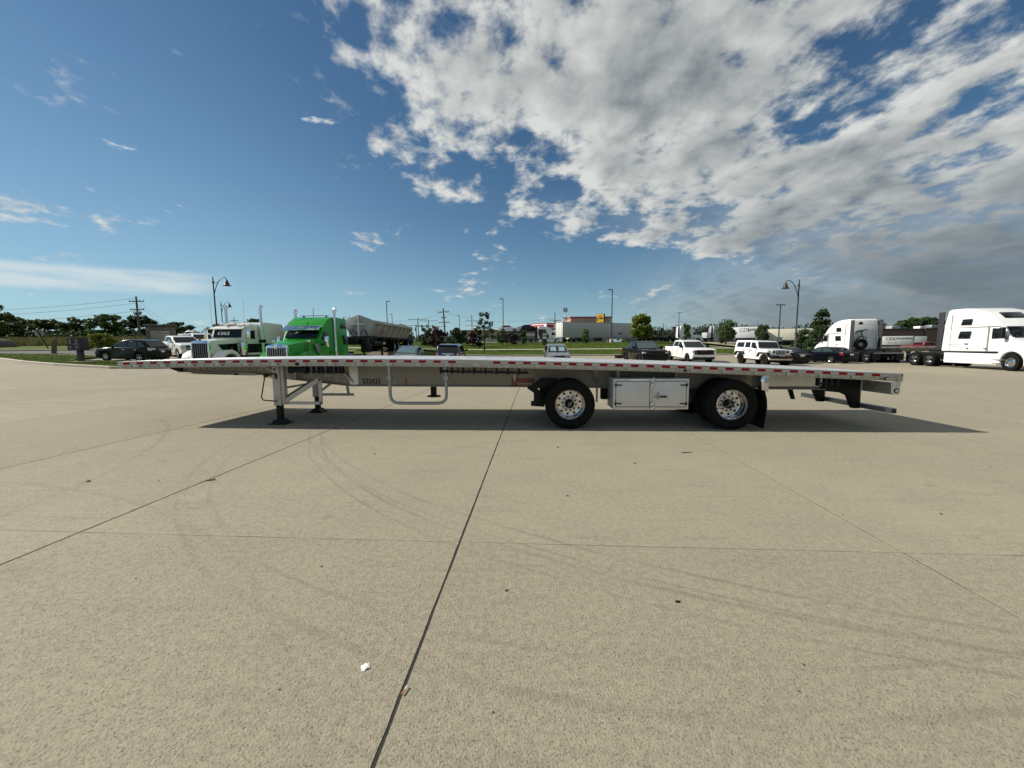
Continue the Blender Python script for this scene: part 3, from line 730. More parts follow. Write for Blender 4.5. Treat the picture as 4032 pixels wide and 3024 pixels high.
# landing gear
for yl, near in ((.36, True), (1.86, False)):
    x0 = -5.20
    lg = MB().box(x0-.085, x0+.085, yl, yl+.15, .435, zt(x0)-.17).build('landing_leg', 'leg_paint', T, bevel=.008)
    MB().box(x0-.095, x0+.095, yl-.008, yl+.158, .43, .455).build('leg_collar', 'leg_paint', lg, bevel=.004)
    MB().box(x0-.056, x0+.056, yl+.02, yl+.13, .06, .431).build('leg_ram', 'black_steel', lg, bevel=.006)
    f = MB(); f.add([(x0-.20, yl-.09, .012), (x0+.20, yl-.09, .012), (x0+.20, yl+.24, .012), (x0-.20, yl+.24, .012), (x0-.085, yl-.02, .115), (x0+.085, yl-.02, .115), (x0+.085, yl+.17, .115), (x0-.085, yl+.17, .115), (x0-.15, yl-.06, .03), (x0+.15, yl-.06, .03), (x0+.15, yl+.21, .03), (x0-.15, yl+.21, .03), (x0-.21, yl-.09, .028), (x0+.21, yl-.09, .028), (x0+.21, yl+.24, .028), (x0-.21, yl+.24, .028)],
                   [(3, 2, 1, 0), (4, 5, 6, 7), (8, 9, 5, 4), (9, 10, 6, 5), (10, 11, 7, 6), (11, 8, 4, 7), (0, 1, 13, 9, 8, 12), (1, 2, 14, 13), (2, 3, 15, 11, 10, 14), (3, 0, 12, 15), (12, 8, 11, 15), (13, 14, 10, 9)])
    f.build('foot', 'black_steel', lg, smooth=20)
    if near:
        MB().box(x0+.088, x0+.16, yl+.02, yl+.13, .46, zt(x0)-.18).build('leg_channel', 'leg_paint', lg, bevel=.004)
        MB().box(x0-.03, x0+.04, yl-.004, yl+.002, 1.02, 1.12).build('warning_label', 'black_ink', lg)
        MB().box(x0-.03, x0+.04, yl-.004, yl+.002, .955, 1.018).build('warning_label', 'label_grey', lg)
        MB().cyl((x0-.02, yl-.012, 1.225), (x0-.02, yl+.01, 1.225), .022, n=12).build('crank_socket', 'black_steel', lg)
        for q in range(5): MB().cyl((x0+.20, .755, 1.02+q*.045), (x0+.20, .772, 1.02+q*.045), .013, n=8).build('bolt', 'black_steel', lg)
        MB().box(x0+.02, x0+.24, .70, .771, .98, zt(x0)-.125).build('leg_mount', 'leg_paint', lg, bevel=.003)
    # braces
    br = 'galv'
    MB().bar((x0+.05, yl+.07, .475), (x0+.98, yl+.07, .475), .03, .065).build('brace', 'leg_paint', T)
    if near:
        MB().bar((x0+.12, yl+.05, .50), (x0+.93, yl+.05, .99), .03, .085).build('brace', 'leg_paint', T)
        MB().bar((x0+.95, yl+.07, .46), (x0+.95, yl+.07, .99), .03, .07).build('brace', 'leg_paint', T)
        for q in ((.95, .475), (.95, .975)): MB().cyl((x0+q[0], yl+.045, q[1]), (x0+q[0], yl+.05, q[1]), .018, n=10).build('bolt', 'black_steel', T)
    else:
        MB().bar((x0+.10, yl+.05, .56), (x0+.70, yl+.05, .98), .03, .06).build('brace', br, T)
        MB().bar((x0-.10, yl+.05, .70), (x0-.42, yl+.05, 1.05), .03, .06).build('brace', br, T)
        MB().bar((x0+.85, yl+.05, .50), (x0+.80, yl+.05, .92), .03, .06).build('brace', br, T)
MB().bar((-5.15, .50, .80), (-5.15, 1.86, .80), .04, .04).build('cross_shaft', 'galv', T)
MB().bar((-5.05, .50, .62), (-4.95, 1.86, 1.04), .03, .06, (1, 0, 0)).build('cross_brace', 'galv', T)
MB().tube([(-5.18, .34, 1.13), (-5.33, .31, 1.13), (-5.40, .30, 1.10), (-5.50, .28, .62), (-5.47, .28, .565), (-5.40, .28, .55), (-5.16, .29, .535)], .013, 8).build('crank_handle', 'black_steel', T)
MB().box(-5.43, -5.34, .285, .325, 1.06, 1.14).build('crank_holder', 'black_steel', T, bevel=.004)
# labels on the beam
def beam_label(name, x, z, w, h, mt): return MB().box(x-w/2, x+w/2, .7665, .7735, z-h/2, z+h/2).build(name, mt, T)
beam_label('caution_label', -4.03, .985, .10, .115, 'label_grey'); MB().box(-4.06, -4.0, .765, .7664, .96, 1.01).build('label_print', 'alu_beam', T)
beam_label('part_label', -4.25, 1.055, .13, .045, 'label_grey')
text('fleet_number', '532433', .155, 'black_ink', T, (-3.455, .7725, .874), (math.pi/2, 0, 0), .0015, sx=.92, bold=.035)
MB().prism([(-2.455, .83), (-2.425, .83), (-2.425, .955), (-2.41, .955), (-2.44, .995), (-2.47, .955), (-2.455, .955)], 'y', .769, .7725).build('red_arrow', 'red_ink', T)
npx = .20
pb = MB().box(npx-.255, npx+.255, .762, .770, .808, .985).build('maker_plate', 'plate_tan', T, bevel=.003)
text('plate_lettering', 'MaxMiser', .098, 'red_ink', pb, (npx-.225, .7618, .905), (math.pi/2, 0, 0), .001, sx=.98, shear=.1, bold=.02)
text('plate_lettering', 'by', .06, 'red_ink', pb, (npx-.21, .7618, .845), (math.pi/2, 0, 0), .001, shear=.2)
MB().box(npx-.10, npx+.215, .7612, .7619, .822, .880).build('plate_band', 'label_grey', pb)
text('plate_lettering', 'Reitnouer', .062, 'red_ink', pb, (npx-.092, .7610, .833), (math.pi/2, 0, 0), .001, sx=1.02, shear=.1, bold=.02)
# strap winches on tracks under the rail
def winch_run(x0, x1, pos, style):
    m = MB()
    for a, b in zip(lin(x0, x1, 7), lin(x0, x1, 7)[1:]):
        for dz in ((-.252,) if style == 'slide' else (-.262, )):
            m.bar((a, .055, zt(a)+dz), (b, .055, zt(b)+dz), .035, .035 if style == 'slide' else .028)
    if style == 'slide':
        for a, b in zip(lin(x0, x1, 7), lin(x0, x1, 7)[1:]): m.bar((a, .055, zt(a)-.225), (b, .055, zt(b)-.225), .02, .008)
    m.build('winch_track', 'black_steel', T)
    for p in pos:
        z = zt(p)
        if style == 'slide':
            m = MB().prism([(p-.02, z-.156), (p+.012, z-.156), (p+.014, z-.285), (p-.012, z-.30), (p-.028, z-.27)], 'y', .02, .095)
            m.box(p+.115, p+.128, .03, .085, z-.285, z-.156)
            m.cyl((p+.0, .05, z-.235), (p+.12, .05, z-.235), .012, n=8)
        else:
            m = MB().prism([(p-.022, z-.156), (p+.022, z-.156), (p+.022, z-.275)]+[(p+.028*math.cos(t), z-.285+.028*math.sin(t)) for t in (-.2, -.9, -1.57, -2.2, -2.9)]+[(p-.022, z-.275)], 'y', .02, .10)
        m.build('strap_winch', 'black_steel', T, bevel=.002)
winch_run(-4.52, -3.52, [-4.16, -4.05, -3.97, -3.86, -3.79, -3.69, -3.60, -3.54], 'hang')
MB().lathe([(0, -4.70), (.075, -4.70), (.08, -4.66), (.06, -4.62), (.06, -4.42), (.085, -4.38), (.085, -4.30), (0, -4.30)], (0, .09, zt(-4.5)-.235), (1, 0, 0), n=18).build('strap_reel', 'black_steel', T)
winch_run(-1.47, .33, [-1.46, -1.23, -1.0, -.77, -.54, -.31, -.08, .15], 'slide')
winch_run(5.96, 6.40, [5.99, 6.12, 6.22, 6.34], 'hang')
# U-shaped carrier and its post
MB().tube([(-2.56, .10, 1.075), (-2.56, .10, .70), (-2.54, .10, .60), (-2.47, .10, .54), (-2.37, .10, .522), (-1.56, .10, .522), (-1.46, .10, .54), (-1.39, .10, .60), (-1.37, .10, .70), (-1.37, .10, 1.075)], .032, 12).build('carrier_hoop', 'galv', T, smooth=60)
for x in (-2.56, -1.37):
    MB().box(x-.05, x+.05, .06, .14, 1.0, 1.10).build('hoop_clamp', 'galv', T, bevel=.006)
    MB().bar((x, .10, 1.09), (x, .10, zt(x)-.154), .05, .05).build('hoop_hanger', 'galv', T)
MB().box(-1.92, -1.80, .90, 1.0, .535, .90).build('spare_post', 'black_steel', T, bevel=.004)
MB().prism([(-2.02, .545), (-1.70, .545), (-1.74, .58), (-1.98, .58)], 'y', .88, 1.02).build('spare_tray', 'black_steel', T)
MB().box(-2.0, -1.66, .085, .115, .50, .545).build('hoop_pad', 'black_steel', T, bevel=.006)
# axles, suspension, wheels
for ax_i, ax in enumerate((1.175, 4.365)):
    MB().cyl((ax, .28, .505), (ax, DW-.28, .505), .065, n=16).build('axle', 'black_steel', T)
    for s, yo in ((-1, 0), (1, DW)):
        yc = yo+(.145 if s < 0 else -.145)
        w = put_truck_wheel(T, (ax, yc, .505), -1 if s < 0 else 1, 'deep', spin=R(8+17*ax_i))
        if s < 0:
            m = MB(); m.tube([(.0, .075, .0), (.035, .078, -.05), (.10, .06, -.12), (.17, -.03, -.20)] if ax_i else [(0, .075, 0), (-.04, .08, .06), (-.06, .06, .12), (-.075, .0, .20)], .006, 6)
            m.tube([(.02, .07, .03), (.10, .04, .12), (.19, -.03, .19)] if ax_i else [(.02, .075, -.03), (.05, .06, -.10), (.075, .01, -.16)], .006, 6)
            m.build('inflation_hose', 'lamp_grey', w)
        put_inner_tyre(T, (ax, yc+(.335 if s < 0 else -.335), .505))
    for y in (.62, 1.97):
        MB().prism([(ax-.62, bbot(ax)-.01), (ax-.30, bbot(ax)-.01), (ax-.30, .60), (ax-.36, .45), (ax-.54, .45), (ax-.56, .62)], 'y', y-.03, y+.16).build('suspension_hanger', 'black_steel', T, bevel=.004)
        MB().bar((ax-.45, y+.06, .50), (ax+.38, y+.06, .50), .10, .12).build('trailing_arm', 'black_steel', T, bevel=.01)
        MB().lathe([(0, .56), (.13, .56), (.14, .62), (.12, .66), (.14, .70), (.13, .76), (0, .76)], (ax+.36, y+.06, 0), (0, 0, 1), n=18).build('air_bag', 'rubber', T)
    MB().cyl((ax-.30, .55, .62), (ax-.12, .60, .62), .09, n=14).build('brake_chamber', 'black_steel', T)
MB().prism([(.50, .80), (.78, .80), (1.0, .95), (.95, 1.0), (.60, 1.0), (.42, .86), (.30, .80), (.44, .70), (.44, .50), (.38, .50), (.38, .42), (.66, .40), (.70, .60)], 'y', .40, .62).build('axle_cradle', 'black_steel', T, bevel=.004)
MB().box(1.95, 2.10, .85, 1.05, .50, .78).build('valve_box', 'black_steel', T, bevel=.01)
MB().cyl((2.6, 1.05, .66), (3.5, 1.05, .66), .12, n=18).build('air_tank', 'black_steel', T)
MB().box(1.82, 1.86, .80, .84, .45, .80).build('air_line_bracket', 'galv', T)
# tool box
bx0, bx1, bz0, bz1 = 2.035, 3.52, .415, 1.03
B = MB().box(bx0, bx1, .03, .62, bz0, bz1).build('tool_box', 'alu_box', T, bevel=.006)
xm = bx0+.66*(1)+.035
for a, b in ((bx0+.055, bx0+.715), (bx0+.727, bx1-.055)):
    MB().box(a, b, .0255, .0295, bz0+.055, bz1-.055).build('box_door', 'alu_box', B, bevel=.0015)
m = MB(); f0 = .0252
for a, b, c, d in ((bx0+.049, bx1-.049, bz0+.044, bz0+.056), (bx0+.049, bx1-.049, bz1-.056, bz1-.044), (bx0+.045, bx0+.056, bz0+.055, bz1-.055), (bx1-.056, bx1-.045, bz0+.055, bz1-.055), (bx0+.715, bx0+.727, bz0+.055, bz1-.055)):
    m.box(a, b, f0, .031, c, d)
m.build('door_seal', 'black_plastic', B)
for xh, s in ((bx0+.045, 1), (bx1-.045, -1)):
    for zh in (bz0+.115, bz1-.125):
        hh = MB().box(xh-.018, xh+.018, .010, .0295, zh-.028, zh+.028); hh.box(min(xh+s*.018, xh+s*.125), max(xh+s*.018, xh+s*.125), .016, .0255, zh-.013, zh+.013)
        hh.build('hinge', 'grey_panel', B, bevel=.003)
xr_ = bx0+.775
MB().cyl((xr_, .008, bz0+.02), (xr_, .008, bz1-.02), .011, n=10).build('lock_rod', 'polished', B)
for zz in (bz0+.02, bz0+.115, bz1-.115, bz1-.02): MB().lathe([(.0, -.018), (.03, -.016), (.045, -.004), (.05, .018), (0, .018)], (xr_, .012, zz), (0, 1, 0), n=12).build('rod_guide', 'polished', B)
MB().bar((xr_, .008, .675), (xr_+.12, .004, .67), .012, .025).build('handle_link', 'galv', B)
MB().box(xr_+.085, xr_+.125, .006, .0255, .655, .765).build('handle_hasp', 'galv', B, bevel=.008)
MB().bar((xr_+.14, .002, .672), (xr_+.28, -.002, .672), .024, .03).build('handle_grip', 'black_plastic', B, bevel=.006)
MB().cyl((xr_+.105, -.004, .65), (xr_+.105, .02, .65), .03, n=12).build('handle_lock', 'galv', B)
for xx in (bx0+.15, bx1-.15): MB().box(xx-.03, xx+.03, .30, .62, bz1, zt(xx)-.12).build('box_hanger', 'alu_beam', B)
# mud flap and bracket
fx = 4.93
MB().add([(fx+.01, .0, zt(fx)-.155), (fx+.10, .0, zt(fx)-.155), (fx+.10, .0, .765), (fx+.01, .0, .80), (fx-.03, .06, zt(fx)-.155), (fx+.11, .62, zt(fx)-.155), (fx+.11, .62, .79), (fx-.03, .06, .80)],
         [(0, 1, 2, 3), (0, 3, 7, 4), (1, 5, 6, 2), (4, 7, 6, 5), (0, 4, 5, 1), (3, 2, 6, 7)]).build('flap_bracket', 'polished', T, bevel=.004)
fs = [(.0, .80), (.05, .62), (.065, .45), (.05, .30), (.03, .15), (.02, .03)]
m = MB(); vs = []
for dx_, z_ in fs:
    for y_ in (.02, .30, .62): vs += [(fx+.035+dx_, y_, z_)]
for dx_, z_ in fs:
    for y_ in (.02, .30, .62): vs += [(fx+.045+dx_, y_, z_)]
k = len(fs)*3; fc = []
for i in range(len(fs)-1):
    for j in range(2):
        a = i*3+j; fc += [(a, a+1, a+4, a+3), (k+a, k+a+3, k+a+4, k+a+1)]
    fc += [(i*3, i*3+3, k+i*3+3, k+i*3), (i*3+2, k+i*3+2, k+i*3+5, i*3+5)]
fc += [(0, k, k+1, 1), (1, k+1, k+2, 2)]
m.add(vs, fc); m.build('mud_flap', 'flap_rubber', T, smooth=50)
MB().box(fx+.03, fx+.06, DW-.62, DW-.02, .03, .85).build('mud_flap', 'flap_rubber', T)
# rear under-ride guard
gx0 = 7.40
MB().box(gx0-.05, gx0+.05, .0, DW-.05, .345, .445).build('guard_bar', 'galv', T, bevel=.006)
MB().box(gx0-.040, gx0+.040, -.006, .03, .355, .435).build('bar_opening', 'black_ink', T)
MB().box(gx0-.054, gx0-.0505, .012, .12, .347, .443).build('guard_sticker', 'white_tape', T)
for yb in (.72, 1.72):
    MB().prism([(6.55, .738), (6.60, .95), (7.33, .97), (7.36, .33), (7.22, .33), (7.10, .60), (6.98, .66), (6.62, .70)], 'y', yb, yb+.10).build('guard_bracket', 'black_steel', T, bevel=.004)
MB().prism([(6.63, .60), (6.73, .60), (6.80, .36), (6.72, .36)], 'y', 1.9, 1.95).build('guard_stay', 'black_steel', T)
MB().box(7.345, 7.365, .73, .83, .34, .98).build('guard_post', 'alu', T, bevel=.003)
MB().box(7.345, 7.365, 1.72, 1.82, .34, .98).build('guard_post', 'alu', T, bevel=.003)
MB().box(6.64, 7.33, .83, 1.72, .78, .98).build('guard_cross_panel', 'black_steel', T)
MB().prism([(5.2, .80), (6.68, .80), (6.60, zt(6.5)-.17), (5.2, zt(5.2)-.17)], 'y', .755, .7705).build('rear_web_plate', 'alu', T)

# ---------------------------------------------------------------- cars and pick-ups
# own frame: x forward, y left, z up, origin on the ground under the middle
def car_wheel(Rw, w, style):
    def mk():
        d = {}
        ri = Rw*(.62 if style != 'offroad' else .52)
        d['tyre'] = MB().lathe(tyre_prof(Rw, w, ri, 3), n=28, close=True).mesh('tyre', 'rubber', 40)
        rm = {'silver': 'silver_rim', 'dark': 'dark_rim', 'offroad': 'bronze', 'black': 'dark_rim'}[style]
        m = MB(); m.lathe([(ri*1.0, w*.36), (ri*.97, w*.40), (ri*.92, w*.38), (ri*.88, w*.10), (ri*.88, -w*.3), (ri, -w*.36)], n=28, close=True)
        ns = 5 if style != 'dark' else 7
        for i in range(ns):
            t = 2*math.pi*i/ns; c, s_ = math.cos(t), math.sin(t)
            m.bar((ri*.12*c, w*.30, ri*.12*s_), (ri*.93*c, w*.34, ri*.93*s_), ri*.26, w*.10, (0, 1, 0))
        m.lathe([(0, w*.36), (ri*.2, w*.35), (ri*.26, w*.26), (ri*.26, w*.1), (0, w*.1)], n=14)
        d['rim'] = m.mesh('rim', rm, 40)
        d['disc'] = MB().lathe([(0, w*.06), (ri*.87, w*.06), (ri*.87, 0), (0, 0)], n=20).mesh('brake_disc', 'black_steel')
        return d
    return proto(('cw', Rw, w, style), mk)
def put_car_wheel(root, x, y, Rw, w, style, turn=0.):
    d = car_wheel(Rw, w, style); o = new_obj('wheel', d['tyre'], root); o.location = (x, y, Rw); o.rotation_euler = (0, R(13*len(root.children)), (0 if y > 0 else math.pi)+turn)
    new_obj('rim', d['rim'], o); new_obj('brake_disc', d['disc'], o)
def dirang(dx, dy): return math.atan2(dy, dx)
def taper(Lh, t, x0=.62):
    return lambda x, z: 1-t*(max(0, abs(x)/Lh-x0)/(1-x0))**2
def car(name, label, cat, x, y, ang, S, paint, group=None, z=None, plate=True):
    L_, W_, Hh, wb = S['L'], S['W'], S['H'], S['wb']; Rw, tw = S['R'], S.get('tw', .23)
    root = thing(name, label, cat, (x, y, terr(x, y) if z is None else z), ang, group)
    if z is None:                                                     # sit on the slope of the lot
        dx_, dy_ = math.cos(ang), math.sin(ang)
        root.rotation_euler = (math.atan((terr(x-dy_, y+dx_)-terr(x+dy_, y-dx_))/2), -math.atan((terr(x+dx_*1.4, y+dy_*1.4)-terr(x-dx_*1.4, y-dy_*1.4))/2.8), ang)
    hl, hw = L_/2, W_/2
    fx = hl-S['fo']; rx = fx-wb; gc = S['gc']; ra = Rw*S.get('arch', 1.16)
    bot = [(-hl+.10, gc+.12), (-hl+.35, gc)]
    for cx in (rx, fx):
        a0 = math.degrees(math.asin((gc-Rw)/ra)); bot += arc(cx, Rw, ra, 180-a0, a0, 13)
    bot += [(hl-.30, gc), (hl-.06, gc+.10)]
    tf = taper(hl, S.get('tp', .10))
    m = MB(); m.prism(bot+S['upper'], 'y', -hw, hw, tf)
    body = m.build('body', paint, root, bevel=S.get('bev', .045), seg=3, smooth=50)
    # dark wheel housings
    m = MB()
    for cx in (rx, fx): m.prism(arc(cx, Rw, ra-.012, 0, 180, 10), 'y', -hw+.10, hw-.10)
    m.build('wheel_housing', 'black_plastic', root)
    MB().box(-hl+.25, hl-.25, -hw+.12, hw-.12, gc-.05, gc+.10).build('underbody', 'black_plastic', root)
    # cabin
    g = S['cabin']; zb, zr = S['belt'], Hh; wbt, wrf = S.get('cw', hw-.03), S.get('rw', hw-.20)
    def gw(z_): t = min(1, max(0, (z_-zb)/(zr-zb))); return wbt+(wrf-wbt)*t
    vs = [(a, -gw(b), b) for a, b in g]+[(a, gw(b), b) for a, b in g]; n = len(g)
    m = MB(); m.add(vs, [tuple(range(n-1, -1, -1)), tuple(range(n, 2*n))]+[(i, (i+1) % n, n+(i+1) % n, n+i) for i in range(n)])
    cab = m.build('cabin', S.get('cabmat', paint), root, bevel=S.get('cbev', .05), seg=3, smooth=50)
    for wp in S['wins']:
        for s in (-1, 1):
            n = len(wp); m = MB()
            vs = [(a, s*(gw(b)+.010), b) for a, b in wp]+[(a, s*(gw(b)-.03), b) for a, b in wp]
            m.add(vs, [tuple(range(n)), tuple(range(2*n-1, n-1, -1))]+[(i, (i+1) % n, n+(i+1) % n, n+i) for i in range(n)])
            m.build('side_window', S.get('winmat', 'glass'), root, bevel=.006, seg=1)
    def screen(nm, p0, p1, mt, ins=.10, tr=.03, off=.014):
        (xa, za), (xb_, zb_) = p0, p1; d = V(xb_-xa, zb_-za).normalized(); nn = V(-d.y, d.x)
        if (nn.x > 0) != (xa > 0 if nm != 'windscreen' else True): nn = -nn
        a0 = V(xa, za)+d*tr; b0 = V(xb_, zb_)-d*tr
        vs = []
        for o in (off, -.03):
            for q, zz in ((a0, a0.y), (b0, b0.y)):
                w_ = gw(zz)-ins
                for s in (-1, 1): vs.append((q.x+nn.x*o, s*w_, q.y+nn.y*o))
        m = MB(); m.add(vs, [(0, 1, 3, 2), (4, 6, 7, 5), (0, 4, 5, 1), (2, 3, 7, 6), (0, 2, 6, 4), (1, 5, 7, 3)])
        return m.build(nm, mt, root, bevel=.01, seg=1)
    screen('windscreen', *S['ws'], S.get('wsmat', 'glass'), S.get('wsin', .10))
    if 'rs' in S: screen('rear_window', *S['rs'], 'glass', .12)
    # seams, handles, sills
    m = MB()
    for sx_ in S.get('seams', ()):
        for s in (-1, 1): m.box(sx_-.006, sx_+.006, s*hw*tf(sx_, 0)-.02, s*hw*tf(sx_, 0)+.004, gc+.14, zb-.02)
    if S.get('seams'): m.build('door_seam', 'black_plastic', root)
    for hx in S.get('handles', ()):
        for s in (-1, 1): MB().box(hx-.10, hx+.10, s*hw-.01 if s < 0 else hw-.01, s*hw+.01 if s < 0 else hw+.022, zb-.16, zb-.12).build('door_handle', S.get('hmat', 'chrome'), root, bevel=.006)
    mx_, mz_ = S['mirror']
    for s in (-1, 1):
        mm = S.get('mirs', (.10, .15, .14))
        MB().box(mx_-mm[0], mx_+mm[0], min(s*(hw+.02), s*(hw+.02+mm[1])), max(s*(hw+.02), s*(hw+.02+mm[1])), mz_-mm[2]/2, mz_+mm[2]/2).build('door_mirror', S.get('mmat', paint), root, bevel=.03)
        MB().box(mx_-.03, mx_+.03, min(s*(hw-.06), s*(hw+.04)), max(s*(hw-.06), s*(hw+.04)), mz_-.10, mz_-.04).build('mirror_arm', 'black_plastic', root)
    # lamps and trim: (name, material, x, half-width from, to, z0, z1, depth); mirrored unless from < 0
    for (nm, mt, xx, y0, y1, z0, z1, dp) in S['trim']:
        sd = 1 if xx > 0 else -1
        if y0 < 0: MB().box(min(xx, xx-sd*dp), max(xx, xx-sd*dp), y0, y1, z0, z1).build(nm, mt, root, bevel=.012)
        else:
            for s in (-1, 1): MB().box(min(xx, xx-sd*dp), max(xx, xx-sd*dp), min(s*y0, s*y1), max(s*y0, s*y1), z0, z1).build(nm, mt, root, bevel=.015)
    for cx in (fx, rx):
        for s in (-1, 1): put_car_wheel(root, cx, s*(hw-tw/2-.02), Rw, tw, S['wheel'], 0)
    return root

SUV = dict(L=4.72, W=1.86, H=1.70, wb=2.72, fo=.93, R=.365, gc=.22, belt=1.06, bev=.06,
    upper=[(2.34, .48), (2.36, .70), (2.30, .86), (2.10, .94), (1.30, 1.05), (.90, 1.08), (-1.0, 1.10), (-2.10, 1.12), (-2.30, .98), (-2.36, .72), (-2.33, .45)],
    cabin=[(1.15, 1.0), (.95, 1.10), (.20, 1.60), (.0, 1.66), (-.5, 1.72), (-1.2, 1.70), (-1.62, 1.62), (-2.12, 1.15), (-2.14, 1.0)],
    wins=[[(.72, 1.12), (.10, 1.56), (-.28, 1.58), (-.32, 1.12)], [(-.40, 1.12), (-.38, 1.58), (-1.0, 1.57), (-1.18, 1.14)], [(-1.26, 1.15), (-1.10, 1.56), (-1.42, 1.52), (-1.80, 1.20)]],
    ws=((.98, 1.09), (.17, 1.60)), rs=((-2.12, 1.16), (-1.64, 1.58)), seams=(.80, -.36, -1.30), handles=(-.10, -1.05), mirror=(.72, 1.14), wheel='silver',
    trim=[('headlamp', 'head_lamp', 2.30, .48, .86, .68, .86, .25), ('grille', 'black_plastic', 2.372, -.42, .42, .58, .84, .08), ('tail_lamp', 'tail_clear', -2.30, .52, .90, .88, 1.10, .28), ('number_plate', 'white_matte', -2.40, -.15, .15, .74, .88, .05), ('tailgate_trim', 'chrome', -2.375, -.34, .34, .94, .97, .05), ('lower_bumper', 'black_plastic', 2.37, -.7, .7, .34, .48, .1), ('lower_bumper', 'black_plastic', -2.37, -.7, .7, .36, .50, .1)])
def variant(S, **k): d = dict(S); d.update(k); return d
EXPL = variant(SUV, L=5.02, W=2.0, H=1.78, wb=3.02, fo=.92, R=.385, belt=1.10, bev=.05, tp=.06,
    upper=[(2.49, .50), (2.51, .80), (2.44, .98), (1.5, 1.10), (1.0, 1.12), (-1.4, 1.14), (-2.36, 1.14), (-2.48, 1.0), (-2.51, .75), (-2.48, .48)],
    cabin=[(1.30, 1.0), (1.05, 1.14), (.30, 1.66), (.1, 1.73), (-.6, 1.78), (-1.7, 1.77), (-2.12, 1.72), (-2.40, 1.20), (-2.42, 1.0)],
    wins=[[(.80, 1.17), (.20, 1.62), (-.28, 1.65), (-.30, 1.17)], [(-.38, 1.17), (-.36, 1.65), (-1.18, 1.65), (-1.22, 1.18)], [(-1.32, 1.18), (-1.28, 1.65), (-1.86, 1.62), (-2.1, 1.24)]],
    ws=((1.06, 1.14), (.27, 1.68)), rs=((-2.41, 1.18), (-2.14, 1.68)), mirror=(.82, 1.20), mmat='black_plastic', mirs=(.08, .2, .17), seams=(.9, -.34, -1.30), handles=(-.15, -1.12), hmat='blue_paint',
    trim=[('headlamp', 'head_lamp', 2.46, .55, .92, .80, .96, .2), ('grille', 'black_plastic', 2.52, -.5, .5, .62, .92, .08), ('tail_lamp', 'tail_lamp', -2.48, .72, .985, .86, 1.14, .25), ('tail_lamp_lens', 'tail_clear', -2.505, .76, .88, .90, 1.10, .03), ('tailgate_bar', 'chrome', -2.525, -.48, .48, 1.02, 1.09, .05), ('number_plate', 'white_matte', -2.52, -.17, .17, .82, .98, .03), ('lower_bumper', 'black_plastic', -2.53, -.85, .85, .36, .56, .1), ('roof_spoiler', 'black_plastic', -2.27, -.72, .72, 1.66, 1.75, .12)])
SEDAN = dict(L=4.72, W=1.82, H=1.44, wb=2.72, fo=.90, R=.325, gc=.17, belt=.92, bev=.06, tp=.12,
    upper=[(2.34, .38), (2.36, .55), (2.28, .68), (1.9, .78), (1.1, .90), (.8, .94), (-1.1, .97), (-1.75, .99), (-2.22, .97), (-2.35, .80), (-2.36, .55), (-2.33, .36)],
    cabin=[(1.15, .86), (.90, .96), (.15, 1.36), (-.05, 1.41), (-.5, 1.44), (-1.0, 1.40), (-1.25, 1.33), (-1.95, 1.00), (-2.0, .86)],
    wins=[[(.62, .98), (.05, 1.34), (-.35, 1.37), (-.38, .98)], [(-.46, .98), (-.44, 1.37), (-.95, 1.34), (-1.25, 1.14), (-1.38, 1.01)]],
    ws=((.92, .96), (.13, 1.36)), rs=((-1.93, 1.01), (-1.22, 1.36)), seams=(.78, -.42, -1.25), handles=(-.22, -1.12), hmat='chrome', mirror=(.62, 1.0), mirs=(.09, .15, .12), wheel='silver',
    trim=[('headlamp', 'head_lamp', 2.28, .48, .84, .56, .70, .25), ('grille', 'black_plastic', 2.365, -.5, .5, .44, .62, .06), ('tail_lamp', 'tail_lamp', -2.28, .46, .86, .72, .86, .3), ('number_plate', 'white_matte', -2.385, -.17, .17, .68, .82, .04), ('lower_bumper', 'black_plastic', -2.36, -.7, .7, .26, .38, .1), ('lower_bumper', 'black_plastic', 2.36, -.7, .7, .24, .38, .1)])
PICK = dict(L=5.88, W=2.04, H=1.92, wb=3.74, fo=.96, R=.41, tw=.28, gc=.42, belt=1.28, bev=.05, tp=.05, arch=1.2,
    upper=[(2.90, .62), (2.93, .95), (2.90, 1.20), (2.70, 1.28), (1.5, 1.34), (1.2, 1.34), (-1.0, 1.32), (-1.12, 1.32), (-2.86, 1.32), (-2.93, 1.25), (-2.93, .62)],
    cabin=[(1.45, 1.2), (1.28, 1.34), (.50, 1.82), (.3, 1.89), (-.3, 1.92), (-.85, 1.90), (-1.0, 1.84), (-1.16, 1.34), (-1.16, 1.2)],
    wins=[[(1.02, 1.38), (.42, 1.80), (.06, 1.82), (.04, 1.38)], [(-.04, 1.38), (-.02, 1.82), (-.78, 1.80), (-.98, 1.44), (-.98, 1.38)]],
    ws=((1.30, 1.35), (.48, 1.83)), rs=((-1.16, 1.40), (-1.02, 1.80)), seams=(1.05, 0., -1.10), handles=(.16, -.86), hmat='white_paint', mirror=(1.02, 1.42), mmat='black_plastic', mirs=(.09, .22, .24), wheel='dark',
    trim=[('grille', 'black_plastic', 2.955, -.66, .66, .82, 1.20, .10), ('headlamp', 'head_lamp', 2.93, .72, .98, 1.0, 1.16, .3), ('lamp_bezel', 'black_plastic', 2.945, .68, .80, .72, 1.18, .12), ('bumper', 'white_paint', 2.99, -1.0, 1.0, .62, .80, .2), ('lower_bumper', 'black_plastic', 2.97, -.86, .86, .42, .62, .2), ('number_plate', 'white_matte', 3.0, .10, .42, .60, .74, .03), ('tail_lamp', 'tail_lamp', -2.93, .84, 1.0, .85, 1.25, .1), ('rear_bumper', 'chrome', -3.02, -.98, .98, .55, .78, .14)])

